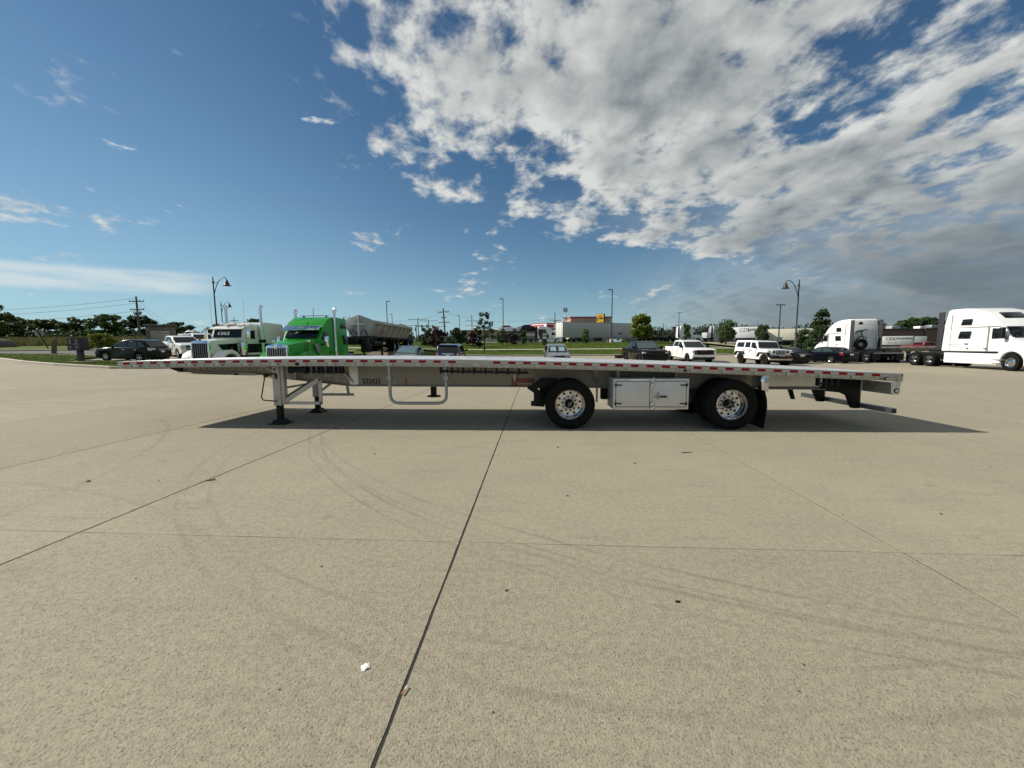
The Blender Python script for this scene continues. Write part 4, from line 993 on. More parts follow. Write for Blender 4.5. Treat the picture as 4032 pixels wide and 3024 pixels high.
deg = math.radians
A = -math.pi/2                                                        # facing the camera side of the lot
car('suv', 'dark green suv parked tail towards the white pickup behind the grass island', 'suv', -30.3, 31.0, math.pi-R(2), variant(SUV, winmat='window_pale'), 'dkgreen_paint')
car('suv', 'blue suv seen from behind with chrome tailgate bar and red tail lamps', 'suv', -5.15, 33.3, math.pi/2, EXPL, 'blue_paint')
c = car('suv', 'grey suv facing the lot with folded silver sunshade behind its windscreen', 'suv', 3.85, 33.3, A, variant(SUV, wsmat='glass'), 'steel_paint')
for s in (-1, 1): MB().add([(.875, s*.10, 1.17), (.875, s*.62, 1.17), (.385, s*.56, 1.49), (.385, s*.12, 1.50), (.89, s*.10, 1.175), (.89, s*.62, 1.175), (.40, s*.56, 1.495), (.40, s*.12, 1.505)], [(0, 1, 2, 3), (4, 5, 6, 7), (0, 1, 5, 4), (1, 2, 6, 5), (2, 3, 7, 6), (3, 0, 4, 7)]).build('sunshade', 'sunshade', c)
c = car('sedan', 'old silver sedan with reflective sunshade across its whole windscreen', 'car', -8.75, 32.6, A+R(1), variant(SEDAN, wsmat='sunshade', wsin=.13), 'silver_paint')
MB().box(-2.32, -2.05, -.62, .62, 1.08, 1.11).box(-2.25, -2.15, -.5, -.44, .95, 1.09).box(-2.25, -2.15, .44, .5, .95, 1.09).build('spoiler', 'black_plastic', c, bevel=.01)
ram = variant(PICK, wheel='black', hmat='black_paint', H=1.99, trim=[('grille', 'black_plastic', 2.955, -.72, .72, .80, 1.18, .10), ('headlamp', 'head_lamp', 2.93, .74, .99, 1.02, 1.14, .3), ('grille_bar', 'dark_rim', 2.97, -.66, .66, .96, 1.02, .03), ('bumper', 'black_plastic', 3.0, -1.0, 1.0, .52, .78, .2), ('skid_plate', 'dark_rim', 3.01, -.4, .4, .44, .58, .1), ('hood_scoop', 'black_plastic', 2.1, -.3, .3, 1.31, 1.375, .5), ('tail_lamp', 'tail_lamp', -2.93, .84, 1.0, .85, 1.25, .1), ('rear_bumper', 'black_plastic', -3.02, -.98, .98, .55, .78, .14)], wsmat='glass_blue')
c = car('pickup_truck', 'black crew cab pickup with hood scoop and wide fender flares', 'pickup', 11.25, 33.1, A, ram, 'black_paint')
for fx_ in (1.98, -1.76):
    for s in (-1, 1): MB().prism(arc(fx_, .41, .56, 175, 5, 12)+arc(fx_, .41, .49, 5, 175, 12), 'y', s*.98, s*1.06).build('fender_flare', 'black_plastic', c, bevel=.01)
c = car('pickup_truck', 'white crew cab pickup with black grille and red badge', 'pickup', 15.95, 34.9, A, variant(PICK, wheel='dark'), 'white_paint')
text('grille_badge', 'GMC', .22, 'red_ink', c, (2.957, -.32, 1.02), (math.pi/2, 0, math.pi/2), .004, sx=1.25)
MB().prism([(-1.15, 1.30), (-2.85, 1.30), (-2.85, 1.36), (-1.15, 1.36)], 'y', -.99, .99).build('bed_cover', 'black_plastic', c)
chev = variant(PICK, wheel='silver', mmat='white_paint', trim=[('grille', 'black_plastic', 2.955, -.62, .62, .96, 1.16, .08), ('grille', 'black_plastic', 2.955, -.62, .62, .78, .90, .08), ('headlamp', 'head_lamp', 2.93, .66, .99, .86, 1.16, .3), ('bumper', 'white_matte', 2.99, -1.0, 1.0, .46, .72, .2), ('fog_lamp', 'black_plastic', 3.0, .55, .75, .54, .64, .1), ('tail_lamp', 'tail_lamp', -2.93, .84, 1.0, .85, 1.25, .1), ('rear_bumper', 'chrome', -3.02, -.98, .98, .55, .78, .14)])
car('pickup_truck', 'white extended cab pickup with tan headlamps between green suv and white semi', 'pickup', -31.0, 36.4, dirang(.84, -.54), chev, 'white_paint')
car('pickup_truck', 'white pickup mostly hidden behind the white semi with black hood panel', 'pickup', -34.6, 43.2, dirang(.75, -.66), chev, 'white_paint')
car('pickup_truck', 'small white pickup far off by the trees at the field edge', 'pickup', -66.0, 80.5, dirang(1, -.2), chev, 'white_paint')

# jeep-like 4x4
J = variant(PICK, L=4.70, W=1.82, H=1.98, wb=3.0, fo=.72, R=.44, tw=.31, gc=.52, belt=1.30, bev=.03, cbev=.03, tp=.04, arch=1.22, cw=.87, rw=.78,
    upper=[(2.05, .75), (2.10, .80), (2.10, 1.24), (2.02, 1.28), (.85, 1.34), (.80, 1.34), (-2.2, 1.34), (-2.30, 1.30), (-2.30, .66)],
    cabin=[(.90, 1.25), (.82, 1.36), (.52, 1.88), (.46, 1.93), (-.6, 1.98), (-2.15, 1.96), (-2.24, 1.90), (-2.30, 1.30), (-2.30, 1.25)],
    wins=[[(.62, 1.40), (.40, 1.80), (-.08, 1.83), (-.08, 1.40)], [(-.22, 1.40), (-.22, 1.83), (-.86, 1.83), (-.90, 1.40)], [(-1.06, 1.40), (-1.02, 1.82), (-1.98, 1.80), (-2.06, 1.42)]],
    ws=((.83, 1.37), (.53, 1.88)), rs=((-2.30, 1.40), (-2.25, 1.86)), wsin=.07, seams=(.66, -.15, -.98), handles=(.02, -.78), hmat='black_plastic', mirror=(.62, 1.46), mirs=(.06, .20, .22), wheel='offroad',
    trim=[('bumper', 'black_plastic', 2.42, -.84, .84, .66, .84, .30), ('winch', 'galv', 2.44, -.18, .18, .80, .90, .15), ('cowl_badge', 'black_plastic', 2.0, .5, .84, 1.27, 1.283, .2), ('tail_lamp', 'tail_lamp', -2.33, .66, .86, .95, 1.20, .06), ('rear_bumper', 'black_plastic', -2.42, -.80, .80, .62, .76, .2)])
JP = car('off_road_suv', 'white boxy off-road suv with bronze wheels and black fenders', 'suv', 20.0, 30.9, A, J, 'white_paint')
MB().box(2.101, 2.16, -.66, .66, .86, 1.30).build('grille_panel', 'white_paint', JP, bevel=.05)
for i in range(7): MB().box(2.150, 2.168, -.30+i*.1-.036, -.30+i*.1+.036, .94, 1.24).build('grille_slot', 'black_ink', JP, bevel=.01)
for s in (-1, 1):
    MB().lathe([(0, 2.185), (.09, 2.18), (.105, 2.15)], (0, s*.50, 1.12), (1, 0, 0), n=18).build('headlamp', 'glass', JP)
    for fx_ in (1.63, -1.37):
        fl = [(fx_-.66, .72), (fx_-.46, 1.02), (fx_+.46, 1.02), (fx_+.62, .80), (fx_+.62, .86), (fx_+.50, 1.08), (fx_-.50, 1.08), (fx_-.72, .74)]
        MB().prism(fl, 'y', s*.80, s*1.05).build('fender', 'black_plastic', JP, bevel=.015)
    MB().prism([(1.22, 1.085), (2.1, 1.085), (2.08, 1.14), (1.15, 1.14)], 'y', s*.78, s*1.0).build('fender_top', 'white_paint', JP, bevel=.015)
    MB().bar((.95, s*.86, .48), (-.75, s*.86, .48), .10, .08).build('side_step', 'black_plastic', JP)
    MB().bar((2.44, s*.42, .70), (2.44, s*.36, .98), .03, .03).build('tow_hook', 'red_ink', JP) if s > 0 else None
MB().box(.05, .42, -.5, .5, 1.985, 2.03).build('light_bar', 'black_plastic', JP, bevel=.01)
text('hood_lettering', 'RUBICON', .12, 'black_ink', JP, (1.9, -.918, 1.16), (math.pi/2, 0, 0), .002)
bl = variant(SEDAN, mirror=(.62, 1.0), hmat='black_paint', wheel='dark', trim=[('headlamp', 'head_lamp', 2.28, .48, .84, .56, .70, .25), ('tail_lamp', 'tail_lamp', -2.27, .50, .88, .70, .90, .35), ('tail_lamp_lens', 'tail_clear', -2.285, .66, .80, .74, .80, .02), ('boot_trim', 'chrome', -2.375, -.40, .40, .875, .90, .03), ('number_plate', 'white_matte', -2.385, -.17, .17, .70, .84, .04), ('lower_bumper', 'black_plastic', -2.37, -.7, .7, .26, .40, .1)])
car('sedan', 'black sedan seen from behind beside the white off-road suv, red tail lamp lit by sun', 'car', 24.3, 34.8, math.pi/2+R(4), bl, 'black_paint')
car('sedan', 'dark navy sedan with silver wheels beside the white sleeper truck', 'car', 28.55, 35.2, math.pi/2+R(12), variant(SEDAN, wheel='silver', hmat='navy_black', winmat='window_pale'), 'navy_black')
c = car('pickup_truck', 'red pickup parked behind the flatbed by the brick building', 'pickup', 68.5, 64.0, dirang(1, -.08), variant(PICK, wheel='silver', hmat='red_paint', trim=[t for t in PICK['trim'] if t[0] != 'bumper']), 'red_paint')

# ---------------------------------------------------------------- semi tractors; own frame: x forward, bumper at x = 0
def semi_root(name, label, x, y, ang, cat='semi truck', group=None):
    root = thing(name, label, cat, (x, y, 0), ang, group)
    dx_, dy_ = math.cos(ang), math.sin(ang)
    z0, z1 = terr(x-dx_*1.2, y-dy_*1.2), terr(x-dx_*8, y-dy_*8)
    p = math.atan((z0-z1)/6.8); root.rotation_euler = (0, -p, ang); root.location.z = z0+math.tan(p)*1.2
    return root
def chassis(root, steer, drives, end, full=True, rim='deep', fenders=False, fw_=None):
    for s in (-1, 1):
        MB().box(end, steer+.5, s*.43-.04, s*.43+.04, .78, 1.02).build('frame_rail', 'black_steel', root, bevel=.01)
        put_truck_wheel(root, (steer, s*1.04, .505), s, 'steer', spin=R(20), full=full)
        for d in drives:
            put_truck_wheel(root, (d, s*1.08, .505), s, 'deep', spin=R(33*d), full=full)
            put_inner_tyre(root, (d, s*.745, .505))
    for d in drives: MB().cyl((d, -1.0, .505), (d, 1.0, .505), .09, n=10).build('axle', 'black_steel', root)
    MB().cyl((steer, -.95, .48), (steer, .95, .48), .06, n=8).build('axle', 'black_steel', root)
    fx_ = fw_ if fw_ is not None else sum(drives)/2
    MB().prism([(fx_-.45, 1.20), (fx_+.40, 1.24), (fx_+.40, 1.06), (fx_-.45, 1.06)], 'y', -.45, .45).build('fifth_wheel', 'black_steel', root, bevel=.02)
    MB().box(end-.05, end+.02, -1.1, 1.1, .80, .92).build('rear_bar', 'galv', root)
    for s in (-1, 1): MB().box(end-.02, end, min(s*.62, s*1.18), max(s*.62, s*1.18), .25, .92).build('mud_flap', 'flap_rubber', root)
def wpoly(root, nm, pts, y, mt='glass', th=.012, bevel=.03):
    for s in (-1, 1): MB().prism(pts, 'y', s*(y-.02), s*(y+th)).build(nm, mt, root, bevel=bevel)
def quad_panel(root, nm, p, mt, th=.02, bevel=0.):
    a, b, c, d = [V(*q) for q in p]; n = (b-a).cross(d-a).normalized()*th
    return MB().add([a, b, c, d, a+n, b+n, c+n, d+n], [(3, 2, 1, 0), (4, 5, 6, 7), (0, 1, 5, 4), (1, 2, 6, 5), (2, 3, 7, 6), (3, 0, 4, 7)]).build(nm, mt, root, bevel=bevel)

def sleeper_tractor(name, label, x, y, ang, paint='white_paint', detail=True, dark_back=False, lettering=True):
    r = semi_root(name, label, x, y, ang)
    sx_ = -2.05
    a0 = math.degrees(math.asin((.34-.505)/.63))
    hood = [(-2.88, .36)]+[q for q in arc(sx_, .505, .63, 180-a0, a0, 16)]+[(-1.2, .30), (-.81, .30), (-.75, .46), (-.77, .92), (-.85, 1.22), (-1.04, 1.44), (-1.45, 1.64), (-2.15, 1.92), (-2.88, 1.93)]
    MB().prism(hood, 'y', -1.17, 1.17, lambda u, v: 1-.15*max(0, (u+2.2)/1.45)**2-(.05*max(0, v-1.0))).build('hood', paint, r, bevel=.10, seg=4, smooth=60)
    MB().prism(arc(sx_, .505, .62, 0, 180, 12), 'y', -1.0, 1.0).build('wheel_housing', 'black_plastic', r)
    cabp = [(-2.10, 1.10), (-2.10, 1.90), (-2.18, 1.98), (-2.72, 2.66), (-2.86, 2.80), (-3.15, 3.14), (-3.55, 3.46), (-4.10, 3.74), (-4.75, 3.92), (-5.3, 3.98), (-6.25, 3.99), (-6.42, 3.92), (-6.55, 3.0), (-6.62, 1.10)]
    MB().prism(cabp, 'y', -1.22, 1.22, lambda u, v: 1-.07*max(0, (v-2.5)/1.5)-.10*max(0, (u+3.4)/1.3)).build('cab', paint, r, bevel=.12, seg=4, smooth=60)
    MB().prism([(-2.74, .34), (-2.80, 1.02), (-6.35, 1.05), (-6.35, .34)], 'y', -1.20, 1.20).build('side_fairing', paint, r, bevel=.04, seg=2)
    MB().prism([(-2.95, 1.03), (-2.7, 1.14), (-6.60, 1.14), (-6.60, 1.045)], 'y', -1.205, 1.205).build('fairing_gap', 'black_plastic', r)
    quad_panel(r, 'windscreen', [(-2.17, -1.0, 2.01), (-2.17, 1.0, 2.01), (-2.71, .94, 2.67), (-2.71, -.94, 2.67)], 'glass', .03, .02)
    for s in (-1, 1): quad_panel(r, 'corner_glass', [(-2.20, s*1.0, 2.02), (-2.42, s*1.13, 2.02), (-2.74, s*1.07, 2.62), (-2.70, s*.95, 2.64)][::s], 'glass', .012)
    wpoly(r, 'door_window', [(-2.45, 1.98), (-2.80, 2.56), (-3.25, 2.60), (-3.25, 1.94)], 1.165)
    wpoly(r, 'sleeper_window', [(-4.62, 1.98), (-4.55, 2.46), (-5.30, 2.46), (-5.42, 1.98)], 1.215)
    wpoly(r, 'upper_window', [(-4.62, 2.86), (-4.58, 3.26), (-5.22, 3.26), (-5.34, 2.86)], 1.185)
    quad_panel(r, 'skylight', [(-3.22, -.62, 3.215), (-3.22, .62, 3.215), (-3.72, .55, 3.575), (-3.72, -.55, 3.575)], 'glass', .03, .01)
    for s in (-1, 1):
        MB().box(-7.05, -6.60, min(s*1.14, s*1.19), max(s*1.14, s*1.19), 1.22, 3.86).build('cab_extender', 'grey_panel', r, bevel=.01)
        MB().box(-2.52, -2.28, min(s*1.30, s*1.50), max(s*1.30, s*1.50), 1.96, 2.62).build('mirror', 'black_plastic', r, bevel=.05)
        MB().bar((-2.36, s*1.12, 1.92), (-2.38, s*1.36, 1.98), .06, .06).build('mirror_arm', 'black_plastic', r)
        MB().box(-1.36, -.84, min(s*.70, s*1.04), max(s*.70, s*1.04), .92, 1.22).build('headlamp', 'head_lamp', r, bevel=.08)
        if detail:
            MB().box(-3.62, -3.42, min(s*1.215, s*1.24), max(s*1.215, s*1.24), 1.30, 1.36).build('door_handle', 'black_plastic', r, bevel=.01)
            MB().box(-4.75, -4.65, min(s*1.215, s*1.24), max(s*1.215, s*1.24), 1.30, 1.38).build('hatch_latch', 'black_plastic', r, bevel=.01)
            m = MB()
            for xx in (-3.45, -2.33): m.box(xx-.008, xx+.008, min(s*1.1, s*1.226), max(s*1.1, s*1.226), 1.16, 2.66) if xx < -3 else None
            m.box(-6.5, -2.75, min(s*1.15, s*1.21), max(s*1.15, s*1.21), 2.715, 2.735); m.box(-5.98, -5.96, min(s*1.15, s*1.2245), max(s*1.15, s*1.2245), 1.16, 3.6)
            m.build('panel_seam', 'label_grey', r)
            for q, (xa, xb) in enumerate(((-3.0, -2.4), (-3.0, -2.3))): MB().box(xa, xb, min(s*1.19, s*1.24), max(s*1.19, s*1.24), .42+q*.22, .45+q*.22).build('step', 'galv', r)
            MB().box(-4.95, -4.70, min(s*1.2, s*1.224), max(s*1.2, s*1.224), 1.60, 1.66).build('blue_sticker', 'blue_tarp', r)
            MB().box(-6.62, -6.34, min(s*.9, s*1.16), max(s*.9, s*1.16), .44, .56).box(-6.62, -6.34, min(s*.9, s*1.16), max(s*.9, s*1.16), .92, 1.0).build('deck_step', 'polished', r)
    MB().box(-.78, -.72, -.60, .60, .62, 1.16).build('grille', 'black_plastic', r, bevel=.03)
    MB().box(-1.05, -.70, -1.06, 1.06, .28, .50).build('bumper', 'black_plastic', r, bevel=.06)
    # back wall: ribs, deck plate
    for k in range(8): MB().box(-6.645, -6.60, -1.08, 1.08, 1.35+k*.3, 1.375+k*.3).build('wall_rib', paint, r)
    MB().box(-8.6, -6.66, -.42, .42, 1.03, 1.06).build('deck_plate', 'galv', r)
    chassis(r, sx_, (-7.55, -8.85), -9.6, full=detail)
    return r

v1 = sleeper_tractor('semi_truck', 'white high roof sleeper truck facing the lot, largest of the white semis', 30.47, 20.73, dirang(-.1855, -.9826))
text('side_lettering', 'MAC 716 742', .105, 'label_grey', v1, (-5.92, -1.225, 1.58), (math.pi/2, 0, 0), .002, bold=.02)
text('side_lettering', 'GVW 80000', .085, 'label_grey', v1, (-5.86, -1.225, 1.42), (math.pi/2, 0, 0), .002)
v2 = sleeper_tractor('semi_truck', 'white sleeper truck seen from behind with spare tyre on its back deck', 34.05, 42.73, dirang(.165, .986))
# what hangs on its back wall
w = put_inner_tyre(v2, (-6.95, .45, 1.62)); w.name = 'spare_tyre'; w.rotation_euler = (0, 0, math.pi/2)
for i, (a, b) in enumerate((((-6.8, .50, 2.95), (-6.72, .12, 2.12)), ((-6.8, .30, 2.95), (-6.72, .66, 2.1)))): MB().tube([a, ((a[0]+b[0])/2-.15, (a[1]+b[1])/2, (a[2]+b[2])/2-.15), b], .03, 6).build('air_hose', 'black_plastic', v2)
MB().tube([(-6.75, .75, 2.0), (-6.95, .65, 2.32), (-6.95, .35, 2.36), (-6.95, .05, 2.28), (-6.75, -.05, 1.95)], .035, 6).build('air_hose', 'black_plastic', v2)
MB().bar((-6.7, .85, 2.72), (-6.7, -.15, 3.02), .06, .07).build('hose_arm', 'black_plastic', v2)
MB().prism([(-6.72, 3.45), (-6.66, 3.70), (-6.66, 3.45)], 'y', .25, .55).build('work_lamp', 'black_plastic', v2)
text('hood_number', '259', .16, 'label_grey', v2, (-1.7, 1.10, 1.40), (math.pi/2, 0, math.pi), .002)
for d in (-7.55, -8.85):
    for s in (-1, 1): MB().prism(arc(d, .505, .60, 150, 30, 10)+arc(d, .505, .57, 30, 150, 10), 'y', s*.62, s*1.22).build('quarter_fender', 'black_plastic', v2)

# --- classic long-nose truck, white over black
def classic_truck():
    r = semi_root('semi_truck', 'white long nose semi with black hood panel and twin chrome stacks', -17.2, 21.15, A-R(1.5))
    gz0, gz1 = .62, 1.84
    MB().prism([(-.52, gz0), (-.52, gz1-.12), (-.44, gz1-.03), (-.3, gz1), (.3, gz1), (.44, gz1-.03), (.52, gz1-.12), (.52, gz0)], 'x', -.34, -.16).build('grille_shell', 'chrome', r, bevel=.03)
    MB().box(-.20, -.155, -.44, .44, gz0+.05, gz1-.16).build('grille_mesh', 'black_steel', r)
    for i in range(7): MB().box(-.158, -.135, -.36+i*.12-.011, -.36+i*.12+.011, gz0+.04, gz1-.12).build('grille_bar', 'galv', r)
    MB().prism([(-.05, gz1-.02), (.05, gz1-.02), (.06, gz1+.08), (0, gz1+.12), (-.06, gz1+.08)], 'x', -.24, -.19).build('hood_ornament', 'red_ink', r, bevel=.01)
    hoodp = [(-2.25, .95), (-2.25, 1.98), (-1.2, 1.92), (-.33, gz1-.015), (-.33, .75), (-.6, .75)]
    MB().prism(hoodp, 'y', -.80, .80, lambda u, v: 1-.36*max(0, (u+2.25)/1.92)).build('hood', 'white_green_reflect', r, bevel=.09, seg=4, smooth=60)
    for s in (-1, 1):
        # black flash on the hood side
        ys = lambda u: .80*(1-.36*max(0, (u+2.25)/1.92))+.006
        pts = [(-.72, 1.62), (-2.22, 1.70), (-2.22, 1.05), (-1.45, 1.05), (-1.05, 1.25)]
        vs = [(u, s*ys(u), v) for u, v in pts]+[(u, s*(ys(u)-.03), v) for u, v in pts]
        MB().add(vs, [(0, 1, 2, 3, 4), (9, 8, 7, 6, 5)]+[(i, (i+1) % 5, 5+(i+1) % 5, 5+i) for i in range(5)]).build('hood_flash', 'black_paint', r)
        fen = arc(-.95, .505, .60, 190, 0, 14)
        fen = [(-1.95, .62)]+[(u, v) for u, v in arc(-.95, .52, .80, 165, 20, 12)]+[(-.12, .70), (-.12, .48), (-.30, .44)]+arc(-.95, .505, .60, 0, 180, 14)
        MB().prism(fen, 'y', s*.58, s*1.18).build('fender', 'white_paint', r, bevel=.05, seg=3, smooth=60)
        MB().box(-.16, -.04, min(s*.60, s*1.02), max(s*.60, s*1.02), .68, .88).build('headlamp', 'head_lamp', r, bevel=.04)
        MB().box(-1.02, -.94, min(s*1.16, s*1.20), max(s*1.16, s*1.20), 1.34, 1.42).build('turn_lamp', 'amber', r, bevel=.01)
        MB().lathe([(0, .98), (.19, .98), (.20, 1.02), (.20, 1.10), (.21, 1.12), (.21, 1.62), (.20, 1.66), (.21, 1.74), (.10, 1.80), (0, 1.80)], (-2.02, s*1.12, 0), (0, 0, 1), n=24).build('air_cleaner', 'chrome', r)
        MB().prism([(-1.62, 1.66), (-1.82, 1.66), (-1.76, 1.16), (-1.66, 1.16)], 'y', s*1.02, s*1.06).build('fender_mirror', 'galv', r)
        st = [(-3.72, s*1.12, .70), (-3.72, s*1.12, 3.75), (-3.75, s*1.12, 3.88), (-3.86, s*1.13, 4.06)]
        MB().tube(st, [.085, .085, .088, .095], 16).build('exhaust_stack', 'chrome', r)
        MB().tube([(-3.72, s*1.12, 1.05), (-3.72, s*1.12, 2.35)], .125, 16).build('stack_guard', 'chrome', r)
        MB().box(-3.84, -3.58, min(s*.95, s*1.30), max(s*.95, s*1.30), 1.72, 1.92).build('stack_clamp', 'black_steel', r, bevel=.02)
        MB().box(-2.30, -2.20, min(s*1.22, s*1.42), max(s*1.22, s*1.42), 1.95, 2.52).build('mirror', 'chrome', r, bevel=.03)
        MB().tube([(-2.45, s*.98, 2.56), (-2.25, s*1.32, 2.58), (-2.25, s*1.32, 1.90), (-2.45, s*.98, 1.90)], .014, 6).build('mirror_bracket', 'chrome', r)
        MB().tube([(-2.4, s*1.0, 2.5), (-2.4, s*1.02, 4.3)], .006, 5).build('aerial', 'wire', r)
        MB().box(-3.45, -2.25, min(s*.2, s*1.03), max(s*.2, s*1.03), .42, .80).build('fuel_tank_step', 'black_steel', r, bevel=.05)
        MB().cyl((-4.0, s*.92, .66), (-5.9, s*.92, .66), .30, n=20).build('fuel_tank', 'chrome', r)
        MB().box(-5.9, -2.3, min(s*.98, s*1.075), max(s*.98, s*1.075), .96, 1.10).build('sill_band', 'white_green_reflect', r, bevel=.01)
    cabp = [(-2.20, 1.12), (-2.20, 1.96), (-2.24, 2.0), (-2.42, 2.62), (-2.52, 2.72), (-3.0, 2.78), (-3.62, 2.80), (-3.64, 1.12)]
    MB().prism(cabp, 'y', -1.05, 1.05, lambda u, v: 1-.10*max(0, (v-1.9)/.9)).build('cab', 'white_green_reflect', r, bevel=.07, seg=3, smooth=60)
    slp = [(-3.70, 1.10), (-3.70, 2.86), (-3.85, 2.98), (-4.3, 3.04), (-5.9, 2.98), (-6.0, 2.9), (-6.02, 1.10)]
    MB().prism(slp, 'y', -1.16, 1.16, lambda u, v: 1-.04*max(0, (v-2.2)/.8)).build('sleeper', 'white_green_reflect', r, bevel=.10, seg=3, smooth=60)
    for s in (-1, 1):
        MB().box(-3.60, -2.24, min(s*1.0, s*1.056), max(s*1.0, s*1.056), 1.13, 1.66).build('black_band', 'black_paint', r)
        MB().box(-6.0, -3.74, min(s*1.1, s*1.166), max(s*1.1, s*1.166), 1.13, 1.66).build('black_band', 'black_paint', r)
        MB().prism([(-2.42, 1.98), (-2.56, 2.46), (-3.18, 2.48), (-3.18, 1.96)], 'y', s*.98, s*1.045).build('door_window', 'glass', r)
        MB().bar((-2.60, s*1.052, 1.97), (-2.60, s*1.04, 2.47), .02, .03).build('vent_divider', 'chrome', r)
        MB().prism([(-5.25, 1.72), (-5.25, 2.22), (-5.75, 2.22), (-5.75, 1.72)], 'y', s*1.15, s*1.168).build('sleeper_hatch', 'white_green_reflect', r, bevel=.02)
        MB().box(-5.52, -5.46, min(s*1.15, s*1.18), max(s*1.15, s*1.18), 1.88, 2.10).build('hatch_latch', 'black_plastic', r)
    quad_panel(r, 'windscreen', [(-2.225, -.86, 2.04), (-2.225, .86, 2.04), (-2.385, .82, 2.58), (-2.385, -.82, 2.58)], 'glass', .02)
    MB().bar((-2.20, 0, 2.03), (-2.37, 0, 2.60), .04, .04).build('screen_divider', 'black_plastic', r)
    text('sale_lettering', '4 SALE', .27, 'white_paint', r, (-2.235, -.60, 2.20), (math.pi/2-R(16), 0, math.pi/2), .002, sx=.95, bold=.03)
    MB().prism([(-2.36, 2.58), (-2.14, 2.53), (-2.12, 2.56), (-2.36, 2.66)], 'y', -.98, .98).build('sun_visor', 'white_paint', r)
    for yy in (-.78, -.18, 0, .18, .78): MB().box(-2.75, -2.58, yy-.08, yy+.08, 2.76, 2.82).build('marker_lamp', 'amber', r, bevel=.02)
    MB().box(-.12, -.02, -1.2, 1.2, .34, .70).build('bumper', 'chrome', r, bevel=.02)
    for s in (-1, 1): MB().cyl((-2.9, s*.35, 2.90), (-2.35, s*.35, 2.90), .05, .07, n=12).build('air_horn', 'chrome', r)
    chassis(r, -.95, (-7.2, -8.5), -9.3)
    return r
classic_truck()

